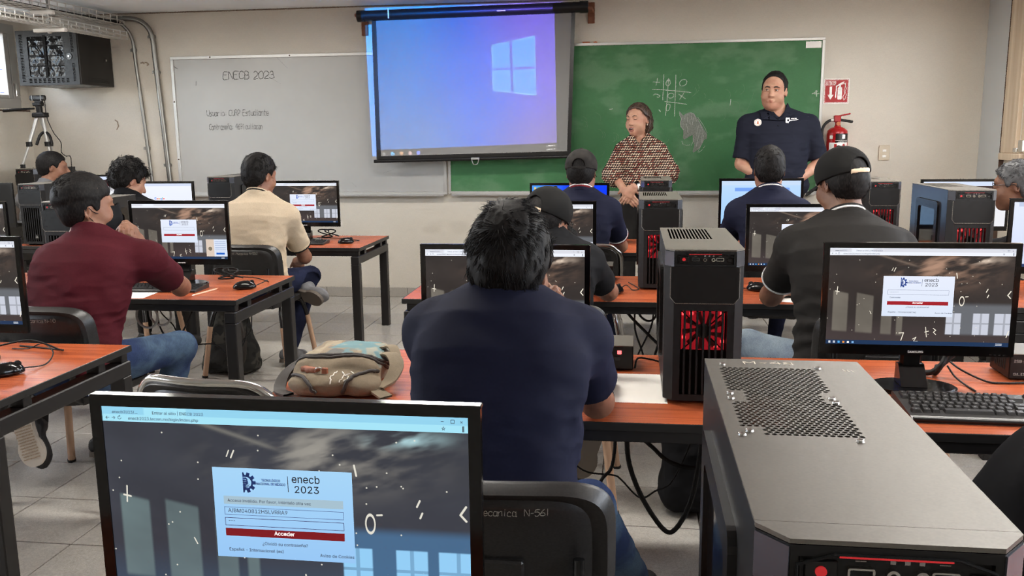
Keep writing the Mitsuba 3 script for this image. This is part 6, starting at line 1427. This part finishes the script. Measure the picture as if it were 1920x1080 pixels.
# backwards-cap person with glasses
person('person with black cap, glasses and dark t-shirt, seated beyond the man in the navy shirt',
       dict(pel=(-.325, 3.42, .53), neck=(-.33, 3.575, .985), head=(-.347, 3.615, 1.073), face=(.50, .82, -.28), up=(.18, 0, 1), sh=[(-.19, 3.58, .895), (-.49, 3.58, .905)], el=[(-.105, 3.86, .728), (-.54, 3.86, .728)], wr=[(-.20, 4.10, .708), (-.42, 4.10, .708)], hunch=.04,
            hip=[(-.23, 3.45, .53), (-.42, 3.45, .53)], kn=[(-.14, 3.80, .50), (-.48, 3.80, .50)], an=[(-.165, 3.385, .225), (-.47, 3.66, .10)], toe=[(-.215, 3.36, .075), (-.49, 3.83, .06)], down=[(.05, -1, -.1), (0, 0, -1)]),
       h=.0065, shirt='cloth_charcoal', legs='cloth_black', skin='skin_tan', hair=cap_on('cap_cloth', True), sleeve=.66, fold=.008, extra=glasses, shoes=('shoe_black', 'sole_grey'), seed=3)
person('person in dark camouflage cap and navy polo with red and white striped collar',
       dict(pel=(-.31, 5.05, .53), neck=(-.305, 5.175, 1.065), head=(-.303, 5.205, 1.195), face=(.10, .99, -.06), sh=[(-.145, 5.18, .965), (-.465, 5.18, .965)], el=[(-.075, 5.46, .728), (-.50, 5.46, .728)], wr=[(-.15, 5.70, .708), (-.42, 5.70, .708)], **seat_legs(-.28, 5.05, .15, .44, .09, .75)),
       h=.007, shirt='cloth_navy', legs='denim_dark', skin='skin_tan', hair=cap_on('cap_camo', 'dark', n=150), sleeve=.70, sleeve_trim=('cloth_trim_red', 'cloth_white'), collar=('cloth_navy', 'cloth_trim_red', 'cloth_white'), fold=.006, seed=4)
def white_panels(c):
    for i in (1,):
        a, b = c['sh'][i], lerp(c['sh'][i], c['el'][i], .55); o = A3(-.004, -.022, .022)
        part(c['key'], 'sleeve_panel', tube([a + (-.0, 0, .035), lerp(a, b, .3) + o, b + o], [.028, .050, .052], 16, 3), 'cloth_white', 60)
person('short-haired person in navy shirt with white shoulder panel, seated before the standing man',
       dict(pel=(.765, 5.05, .53), neck=(.76, 5.17, 1.065), head=(.757, 5.20, 1.205), face=(.02, .99, -.06), sh=[(.925, 5.18, .955), (.595, 5.18, .955)], el=[(.98, 5.46, .728), (.545, 5.46, .728)], wr=[(.90, 5.70, .708), (.63, 5.70, .708)], **seat_legs(.765, 5.05, .15, .44, .09, .75)),
       h=.007, shirt='cloth_navy', legs='denim_dark', skin='skin_tan', hair=hair_short('hair_black', .012, 3200, .022, .0013, .55, 6, 'down', rough=.004, freq=60., top=.010), sleeve=.70, collar=('cloth_navy', 'cloth_white'), extra=white_panels, fold=.006, seed=5)
person('person in black cap and black polo with white piping, seated behind the right monitor',
       dict(pel=(.80, 3.30, .53), neck=(.80, 3.50, 1.075), head=(.785, 3.545, 1.225), face=(-.42, .88, -.22), up=(-.05, 0, 1), sh=[(.985, 3.505, .965), (.625, 3.505, .975)], el=[(1.06, 3.76, .735), (.578, 3.775, .735)], wr=[(.92, 4.02, .712), (.66, 4.02, .712)], hunch=.035,
            hip=[(.90, 3.33, .53), (.69, 3.33, .535)], kn=[(1.0, 3.74, .52), (.475, 3.66, .54)], an=[(1.0, 3.76, .10), (.45, 3.80, .10)], toe=[(1.02, 3.93, .06), (.43, 3.97, .06)]),
       h=.0055, shirt='cloth_black', legs='denim_light', skin='skin_brown', hair=cap_on('cap_cloth', True, n=900), sleeve=.66, sleeve_trim=('cloth_white',), collar=('cloth_black', 'cloth_white'), wide=1.20, deep=1.28, belly=.5, rolls=.006, fold=.005, seed=6)
person('grey-haired person with glasses and white collar at the right picture edge, facing left',
       dict(pel=(2.20, 4.86, .53), neck=(2.095, 4.91, .995), head=(1.965, 4.93, 1.128), face=(-.86, .50, -.10), sh=[(2.19, 5.08, .90), (2.05, 4.74, .90)], el=[(2.12, 5.34, .74), (1.94, 5.02, .74)], wr=[(2.05, 5.58, .715), (1.95, 5.30, .715)], hip=[(2.20, 4.95, .53), (2.18, 4.78, .53)], kn=[(2.16, 5.30, .51), (2.02, 5.22, .51)], an=[(2.16, 5.32, .1), (2.02, 5.26, .1)], toe=[(2.14, 5.48, .06), (2.0, 5.42, .06)]),
       h=.007, shirt='cloth_charcoal', legs='cloth_black', skin='skin_brown', hair=hair_short('hair_grey', .014, 1800, .024, .0024, .6, 8, 'up', rough=.012, freq=44.), sleeve=1.9, collar=('cloth_white',), extra=glasses, seed=7)
def maroon_bits(c):
    to = c['to']
    head_part(c, 'face_mask', lambda q: smax(np.abs(smin(d_ell(q, (0, .038, -.060), (.065, .070, .065)), d_cap(q, (0, .096, .000), (0, .102, -.055), .024), .02) - .002) - .0036, smax(q[:, 2] - .010 + .45 * np.abs(q[:, 0]), .028 - q[:, 1], .004), .003), 'mask_black', .0045)
    part(c['key'], 'mask_strap', cat(*[tube([to((s * .060, .055, -.034)), to((s * .076, .015, -.020)), to((s * .083, -.008, .004))], .0014, 5, 3) for s in (-1, 1)], *[tube([to((s * .056, .045, -.088)), to((s * .072, .010, -.060)), to((s * .083, -.010, -.036))], .0014, 5, 3) for s in (-1, 1)]), 'mask_black', 60)
    m = c['to']; parting = tube([to((.060, -.050, .085)), to((.070, -.01, .088)), to((.068, .04, .078))], .0012, 6, 4); part(c['key'], 'hair_parting', parting, 'skin_tan', 60)
def maroon_hair(c):
    def f(q):
        d = hair_field(q, .010, [(-.11, -.07), (-.06, -.078), (-.03, -.05), (-.012, .0), (.006, .010), (.022, -.022), (.036, -.022), (.045, .03), (.062, .050), (.085, .062), (.12, .07)], 0., .002)
        top = smax(d_ell(q, (-.010, -.016, .044), (.086, .114, .108)), .045 - q[:, 2] - .35 * (.05 - q[:, 0]), .012)
        top = top - .008 * (meshkit.fbm(q * np.array((70., 16., 40.)), 3, 9).astype(np.float32) - .5)
        return smin(d, smax(top, q[:, 1] - .094, .02), .035)
    m = head_part(c, 'hair', f, 'hair_black', .004); Rh, hd = c['Rh'], c['hd']
    k = part(c['key'], 'hair_locks', tufts(m, 4200, .036, .0012, lambda P_, N_: -Rh[:, 1] * 1.0 - Rh[:, 0] * .35 - Rh[:, 2] * .25 + 0 * P_, .05, 5, keep=lambda P_: (((P_ - hd) @ Rh)[:, 2] > .04) & (((P_ - hd) @ Rh)[:, 0] < .058) & (((P_ - hd) @ Rh)[:, 1] > -.095), wild=.5), 'hair_black', True); labels[k] = {'label': 'combed-back glossy hair above the parting', 'kind': 'stuff'}
person('person in maroon polo and blue jeans with black face mask, hands clasped at the mouth',
       dict(pel=(-2.17, 3.10, .53), neck=(-2.165, 3.29, 1.015), head=(-2.192, 3.325, 1.142), face=(.74, .66, .06), sh=[(-1.965, 3.345, .925), (-2.345, 3.305, .915)], el=[(-2.075, 3.80, .735), (-2.46, 3.72, .735)], wr=[(-2.135, 3.60, .950), (-2.215, 3.56, .945)], hunch=.03,
            hip=[(-2.07, 3.14, .535), (-2.26, 3.14, .535)], kn=[(-1.935, 3.50, .525), (-2.33, 3.52, .515)], an=[(-2.02, 3.42, .13), (-2.36, 3.55, .10)], toe=[(-2.0, 3.58, .07), (-2.38, 3.72, .06)]),
       h=.0055, shirt='cloth_maroon', legs='denim_blue', skin='skin_tan', hair=maroon_hair, extra=maroon_bits, hs=.97, sleeve=.60, wide=1.10, fold=.008, collar=('cloth_maroon',), hands={0: dict(dir=(-.25, -.15, .95), back=(.75, .55, .1), curl=.75, side=-1), 1: dict(dir=(.45, -.1, .9), back=(-.7, .55, .2), curl=.95, side=1)}, seed=8)
person('person in cream polo and blue jeans, seated with one leg crossed',
       dict(pel=(-2.26, 5.04, .53), neck=(-2.275, 5.165, 1.045), head=(-2.270, 5.205, 1.185), face=(.42, .90, -.16), sh=[(-2.105, 5.18, .925), (-2.44, 5.17, .935)], el=[(-2.075, 5.37, .655), (-2.49, 5.44, .728)], wr=[(-2.19, 5.55, .60), (-2.38, 5.66, .708)], hunch=.03,
            hip=[(-2.16, 5.07, .53), (-2.35, 5.07, .53)], kn=[(-2.045, 5.36, .53), (-2.36, 5.44, .56)], an=[(-2.13, 5.20, .10), (-2.03, 5.30, .47)], toe=[(-2.10, 5.36, .06), (-1.86, 5.24, .45)], down=[(0, 0, -1), (.35, -.85, -.4)]),
       h=.0065, shirt='cloth_cream', legs='denim_dark', skin='skin_tan', hair=hair_short('hair_black', .012, 4500, .032, .0013, .14, 11, 'down', rough=.005, top=.012), sleeve=.72, sleeve_trim=('cloth_charcoal', 'cloth_cream'), collar=('cloth_cream', 'cloth_charcoal'), wide=1.10, deep=1.12, belly=.3, fold=.008, shoes=('cloth_grey', 'sole_grey'), hands={0: dict(dir=(-.4, .85, -.3), back=(.5, .2, .9), curl=.5)}, seed=9)
person('curly-haired person in black jacket looking down before the white search page',
       dict(pel=(-3.17, 5.12, .53), neck=(-3.195, 5.26, 1.035), head=(-3.195, 5.31, 1.150), face=(.55, .78, -.40), sh=[(-3.03, 5.27, .94), (-3.35, 5.27, .95)], el=[(-2.98, 5.55, .735), (-3.41, 5.55, .735)], wr=[(-3.08, 5.82, .71), (-3.32, 5.82, .71)], hunch=.03, **seat_legs(-3.17, 5.12)),
       h=.007, shirt='cloth_charcoal', legs='cloth_black', skin='skin_light', hair=hair_short('hair_black', .020, 1300, .042, .0026, .75, 12, 'up', rough=.012, freq=32., top=.012), sleeve=1.9, collar=('cloth_charcoal',), fold=.008, seed=10)
person('short-haired person in heather grey shirt, seated in the left corner, facing right',
       dict(pel=(-4.60, 6.36, .53), neck=(-4.60, 6.485, 1.040), head=(-4.565, 6.53, 1.197), face=(.83, .55, -.10), sh=[(-4.445, 6.52, .935), (-4.78, 6.47, .935)], el=[(-4.40, 6.76, .735), (-4.84, 6.74, .735)], wr=[(-4.44, 6.95, .715), (-4.70, 6.96, .715)], hunch=.03, **seat_legs(-4.60, 6.36)),
       h=.007, shirt='cloth_grey', legs='cloth_black', skin='skin_tan', hair=hair_short('hair_black', .012, 700, .02, .0018, .2, 13, 'down', rough=.003), sleeve=.7, collar=('cloth_grey',), fold=.008, seed=11)
person('person in black trousers and white-soled shoes, mostly outside the left picture edge',
       dict(pel=(-2.98, 3.10, .53), neck=(-2.98, 3.26, 1.04), head=(-2.97, 3.30, 1.165), face=(.1, .99, -.05), sh=[(-2.80, 3.27, .95), (-3.16, 3.27, .95)], el=[(-2.76, 3.56, .74), (-3.20, 3.56, .74)], wr=[(-2.86, 3.86, .71), (-3.10, 3.86, .71)], hip=[(-2.88, 3.14, .53), (-3.07, 3.14, .53)], kn=[(-2.66, 3.52, .47), (-3.1, 3.54, .51)], an=[(-2.475, 3.27, .225), (-3.1, 3.54, .1)], toe=[(-2.425, 3.255, .07), (-3.12, 3.7, .06)], down=[(.12, -1, .0), (0, 0, -1)]),
       h=.008, shirt='cloth_charcoal', legs='cloth_black', skin='skin_tan', hair=hair_short('hair_black', .013, 0), sleeve=.7, shoes=('shoe_black', 'sole_white', 'sole_tan'), seed=12)
# ---------------------------------------------------------------- bags and loose cables
def f_tan(p, n, uv):
    base = mix(srgb(132, 118, 98), srgb(110, 98, 82), fbm(p.x * 14, p.y * 14, p.z * 14)) * (.9 + .2 * noise(p.x * 420, p.y * 420, p.z * 420))
    a = fbm(p.x * 16 + 3, p.y * 11, 4.0, octaves=3)
    on = smoothstep(2.455, 2.475, p.y) * smoothstep(.735, .742, p.z)
    c = mix(base, srgb(84, 88, 90), smoothstep(.52, .58, a) * on * .8)
    c = mix(c, srgb(92, 120, 124), smoothstep(.60, .64, fbm(p.x * 12 + 9, p.y * 9, 7.0)) * on)
    return mix(c, srgb(150, 138, 118), smoothstep(.42, .36, a) * on * .6)
prin('tan_canvas', mikit.proc(f_tan), .9)
prin('tan_plain', mikit.proc(lambda p, n, uv: mix(srgb(130, 117, 97), srgb(108, 97, 81), fbm(p.x * 18, p.y * 18, p.z * 18)) * (.9 + .2 * noise(p.x * 420, p.y * 420, p.z * 420))), .9)
prin('leather_tab', srgb(150, 92, 68), .6)
prin('zip_dark', srgb(52, 46, 42), .6)
prin('camo_dark', mikit.proc(lambda p, n, uv: mix(mix(srgb(40, 40, 38), srgb(66, 64, 58), smoothstep(.5, .56, fbm(p.x * 14, p.y * 14, p.z * 14))), srgb(24, 24, 24), smoothstep(.56, .62, fbm(p.x * 18 + 7, p.y * 18, p.z * 18)))), .85)
BP = thing('backpack', 'tan canvas backpack with leather tab lying on the near desk', 'backpack')
bc = np.array((-.865, 2.50, .675), np.float32); BS = .78
def bag_f(p):
    q = p - bc
    q = q / .78; d = d_box(q, (0, .05, .062), (.165, .17, .066), .055)
    d = smin(d, d_ell(q, (-.01, .04, .085), (.135, .15, .045)), .04)
    d = smin(d, d_ell(q, (-.02, -.13, .040), (.15, .075, .05)), .03)
    d = smin(d, d_ell(q, (.115, -.12, .035), (.075, .075, .045)), .02)
    f = meshkit.fbm(p * np.array((16., 16., 22.)), 3, 5).astype(np.float32) - .5
    return smax(d - .020 * f, .003 - q[:, 2], .01) * .78
bm_ = surface(bag_f, bc - (.28, .30, .03), bc + (.28, .30, .20), .005); part(BP, 'body', bm_, 'tan_canvas', True)
bt = trimesh.proximity.ProximityQuery(bm_)
def on_bag(pts, lift=.002):
    """Points set on the bag's surface from above its front."""
    out = []
    from scipy.spatial import cKDTree
    kd = on_bag.kd = getattr(on_bag, 'kd', None) or cKDTree(bm_.vertices)
    for q in smooth_path(np.array(pts, float) * BS + bc, 6):
        k = kd.query(q)[1]; out.append(bm_.vertices[k] + bm_.vertex_normals[k] * lift)
    o = [out[0]]
    for q in out[1:]:
        if np.linalg.norm(q - o[-1]) > .003: o.append(q)
    return np.array(o) if len(o) > 1 else np.array([o[0], o[0] + (.004, 0, 0)])
zip_ = [(-.165, -.02, .07), (-.13, -.05, .11), (-.06, -.065, .125), (.04, -.06, .13), (.12, -.045, .125), (.155, -.01, .10), (.17, .06, .07)]
part(BP, 'zipper', cat(tube(on_bag(zip_), .0055, 8), tube(on_bag([(a, b - .014, c - .01) for a, b, c in zip_]), .0045, 8)), 'zip_dark', 60)
part(BP, 'pocket_zipper', tube(on_bag([(-.16, -.12, .07), (-.10, -.165, .075), (-.06, -.20, .05), (-.03, -.22, .02)]), .0055, 8), 'zip_dark', 60)
part(BP, 'pocket_zipper', tube(on_bag([(.06, -.20, .02), (.08, -.17, .06), (.12, -.13, .085), (.17, -.08, .08)]), .0055, 8), 'zip_dark', 60)
part(BP, 'leather_tab', tube(on_bag([(-.11, -.115, .085), (-.08, -.13, .085), (-.045, -.14, .08)], .001), [.010, .011, .010], 8), 'leather_tab', 60)
dq = on_bag([(-.04, -.14, .08), (-.035, -.14, .08)], .004)[0]
part(BP, 'ring', tube([dq + .0125 * np.array((math.cos(t), -.35 * abs(math.sin(t)), .9 * math.sin(t))) for t in np.linspace(0, 2 * np.pi, 18)], .0024, 6), 'chrome', 60); part(BP, 'ring_strap', bx(dq[0] + .008, dq[0] + .026, dq[1] - .006, dq[1] + .004, dq[2] - .012, dq[2] + .010, .002), 'leather_tab')
def strap_(pts, w, mat, nm):
    p = smooth_path(np.array(pts, float) * BS + bc, 6); t = np.gradient(p, axis=0); t /= np.linalg.norm(t, axis=1, keepdims=True); sd = np.cross(t, (0, 0, 1.0)); sd /= np.linalg.norm(sd, axis=1, keepdims=True) + 1e-9; nn = np.cross(sd, t)
    v = np.stack([p + sd * w / 2 + nn * .003, p - sd * w / 2 + nn * .003, p - sd * w / 2 - nn * .003, p + sd * w / 2 - nn * .003], 1).reshape(-1, 3); f = []
    for i in range(len(p) - 1):
        for j in range(4): a, b = i * 4 + j, i * 4 + (j + 1) % 4; f += [(a, b, b + 4), (a, b + 4, a + 4)]
    m = trimesh.Trimesh(v, f, process=False); part(BP, nm, m, mat, 40)
strap_([(-.13, .0, .10), (-.175, -.03, .085), (-.205, -.08, .05), (-.20, -.14, .012), (-.15, -.18, .008)], .035, 'zip_dark', 'strap')
strap_([(.14, .06, .11), (.19, .03, .115), (.225, -.03, .09), (.215, -.10, .05), (.18, -.15, .03), (.225, -.19, .012)], .042, 'tan_plain', 'strap')
strap_([(.12, .12, .12), (.17, .10, .13), (.20, .05, .11), (.21, .0, .07)], .03, 'tan_plain', 'strap')
emb = [hand_strokes('cl', .03, 2)[0]] if False else [[(0, .05), (.012, .03), (.006, .0)], [(.012, .03), (.03, .045)], [(.012, .03), (.034, .02), (.02, .002)], [(-.02, .05), (-.03, .02), (-.025, -.01)], [(.03, .06), (.045, .05)]]
E3 = [on_bag([(.045 + a, -.135 - .05 * (0.05 - b) / .05, .085 - (.05 - b) * .5) for a, b in s], .0012) for s in emb]
part(BP, 'embroidery', cat(*[tube(s, .0016, 5) for s in E3]), 'paper', 60)
def soft_bag(name, c, r, mat, label, seed, ztop=None, strap=True, taper=.35, stretch=(9., 9., 12.)):
    c = np.array(c, np.float32); r = np.array(r, np.float32)
    def f(p):
        q = p - c; s = 1 - taper * np.clip(q[:, 2] / (2 * r[2]), 0, 1)
        qq = np.stack([q[:, 0] / s, q[:, 1] / s, q[:, 2] - r[2]], 1)
        d = d_box(qq, (0, 0, 0), r, float(r.min()) * .7) * .8
        return smax(d - .035 * (meshkit.fbm(p * np.array(stretch) + seed, 3, seed).astype(np.float32) - .5), .002 - q[:, 2], .01)
    k = thing(name, label, 'backpack')
    part(k, 'body', surface(f, c - (*(r[:2] * 1.3), .03), c + (*(r[:2] * 1.3), r[2] * 2.3), .010), mat, True)
    if strap:
        part(k, 'strap', tube(np.array([(r[0] * .55, -r[1] * .95, r[2] * 1.75), (r[0] * .8, -r[1] * 1.15, r[2] * 1.1), (r[0] * .75, -r[1] * 1.12, r[2] * .5), (r[0] * .4, -r[1] * 1.0, r[2] * .2)]) + c, .014, 8, 5), 'zip_dark', 60)
        part(k, 'handle', tube(np.array([(-.05, 0, r[2] * 1.96), (-.03, 0, r[2] * 2.0 + .035), (.03, 0, r[2] * 2.0 + .035), (.05, 0, r[2] * 1.96)]) + c, .009, 8, 5), 'zip_dark', 60)
    return k
soft_bag('backpack', (.225, 3.27, 0), (.125, .14, .215), 'cloth_charcoal', 'black backpack standing on the floor under the desk behind the big computer towers', 3)
soft_bag('backpack', (-2.42, 4.98, 0), (.19, .13, .235), 'camo_dark', 'dark camouflage backpack on the floor under the middle left desk', 6, taper=.6)
CH2 = make_chair('', 'leg_beige'); CH2.set(tr(1.02, 1.93, 0, 90), 'black chair at the lower right under a dark cloth bag', 'chair')
soft_bag('backpack', (.955, 1.90, .462), (.27, .20, .178), 'cloth_charcoal', 'rounded dark cloth bag on a chair at the lower right picture edge', 9, strap=False, taper=.5, stretch=(4., 4., 5.))
def cable(label, r, *pts, mat='rubber'): single('cable', tube(pts, r, 8, 6), mat, label, 'cable', None, 60)
cable('thick black power cable hanging in a deep loop under the second-row desk', .0075, (-.015, 2.60, .62), (-.012, 2.55, .534), (-.003, 2.55, .437), (.038, 2.55, .329), (.103, 2.55, .233), (.14, 2.55, .24), (.18, 2.55, .327), (.201, 2.55, .446), (.211, 2.55, .55), (.215, 2.60, .62))
cable('thin black cable sagging across under the second-row desk', .003, (-.30, 2.85, .60), (-.207, 2.75, .389), (-.176, 2.75, .35), (-.132, 2.75, .326), (-.054, 2.75, .32), (-.028, 2.75, .305), (.032, 2.75, .247), (.083, 2.75, .273), (.137, 2.75, .312), (.20, 2.80, .45), (.22, 2.85, .62))
cable('black cable curving to the right under the second-row desk', .0065, (.01, 2.62, .62), (.033, 2.6, .515), (.069, 2.6, .472), (.125, 2.6, .427), (.224, 2.6, .414), (.40, 2.62, .45), (.55, 2.68, .62))
cable('black cable hanging down beside the chair leg under the second-row desk', .0055, (-.047, 2.72, .62), (-.048, 2.7, .481), (-.051, 2.7, .413), (-.062, 2.7, .359), (-.091, 2.7, .322), (-.12, 2.75, .22), (-.16, 2.85, .008))
cable('black cable running slanting under the third-row desk', .007, (-.06, 4.25, .62), (-.019, 4.2, .56), (.038, 4.2, .498), (.138, 4.2, .4), (.26, 4.25, .28), (.35, 4.3, .02))
cable('thin black cable crossing others under the third-row desk', .0045, (.012, 4.35, .62), (.012, 4.3, .54), (.016, 4.3, .454), (.053, 4.3, .342), (.09, 4.32, .20), (.11, 4.34, .008))
cable('thin black cable leaning left under the third-row desk', .0045, (.11, 4.42, .62), (.105, 4.4, .515), (.088, 4.4, .433), (.028, 4.4, .299), (-.02, 4.4, .15), (-.05, 4.4, .008))
cable('black cable hanging straight beside the tower under the third-row desk', .006, (.135, 4.28, .62), (.132, 4.25, .547), (.129, 4.25, .415), (.112, 4.25, .34), (.10, 4.26, .18), (.10, 4.3, .008))
cable('short black cable loop under the third-row desk edge', .0055, (.025, 4.32, .62), (.033, 4.3, .54), (.077, 4.3, .504), (.115, 4.3, .531), (.12, 4.32, .62))
cable('thin black cable drooping under the middle left desk towards the table leg', .0035, (-2.50, 4.34, .62), (-2.475, 4.3, .516), (-2.406, 4.3, .436), (-2.354, 4.3, .336), (-2.189, 4.3, .339), (-2.103, 4.3, .289), (-2.02, 4.32, .36), (-2.0, 4.36, .62))
cable('black cable knot hanging under the middle of the left desk', .0045, (-2.23, 4.25, .62), (-2.242, 4.2, .531), (-2.309, 4.2, .417), (-2.372, 4.2, .374), (-2.44, 4.22, .46), (-2.46, 4.25, .62))
cable('coil of pale grey cable hanging under the middle left desk', .006, *[(-2.47 + .075 * math.sin(t) + .006 * t, 4.10 + .01 * t, .60 - .07 * (1 - math.cos(t))) for t in np.linspace(.4, 11.5, 40)], mat='label_grey')
cable('thin black cable hanging from the right end of the middle left desk', .003, (-2.013, 4.42, .62), (-2.013, 4.4, .457), (-2.023, 4.4, .392), (-2.072, 4.4, .333), (-2.15, 4.4, .2))
cable('thick black plug cables bundled behind the right monitor stand', .009, (.99, 2.72, .80), (.964, 2.75, .752), (.935, 2.75, .721), (.899, 2.75, .690), (.86, 2.80, .682))
cable('second thick black cable beside the right monitor stand', .008, (.955, 2.70, .80), (.94, 2.74, .75), (.92, 2.73, .715), (.915, 2.76, .685), (.95, 2.85, .683))
cable('thin black cable lying on the desk from the right monitor to the keyboard', .0028, (.935, 2.72, .72), (.952, 2.70, .692), (.968, 2.66, .679), (.975, 2.60, .678))
cable('thin black cable lying on the desk towards the right voltage regulator', .003, (.96, 2.80, .72), (.986, 2.75, .70), (1.04, 2.70, .680), (1.086, 2.69, .679), (1.15, 2.70, .679), (1.20, 2.72, .679))
cable('thin black cable from the voltage regulator beside the white paper', .003, (.01, 2.76, .679), (.02, 2.80, .700), (.06, 2.83, .69), (.10, 2.84, .679), (.14, 2.86, .679))
for x, y, lab in ((-2.11, 4.27, 'coiled black monitor cables on the middle left desk'), (-2.22, 6.12, 'coiled black monitor cables on the far left desk')):
    cable(lab, .0042, *[(x + .045 * math.cos(t) + .004 * t, y + .03 * math.sin(t), .69 + .028 * (1 + math.sin(t * .5 + .6))) for t in np.linspace(0, 19, 60)])
cable('thin cables looping over the near left desk by the mouse', .003, (-2.30, 2.70, .70), (-2.16, 2.68, .72), (-2.05, 2.72, .735), (-1.96, 2.74, .70), (-2.02, 2.82, .679), (-2.2, 2.86, .679))
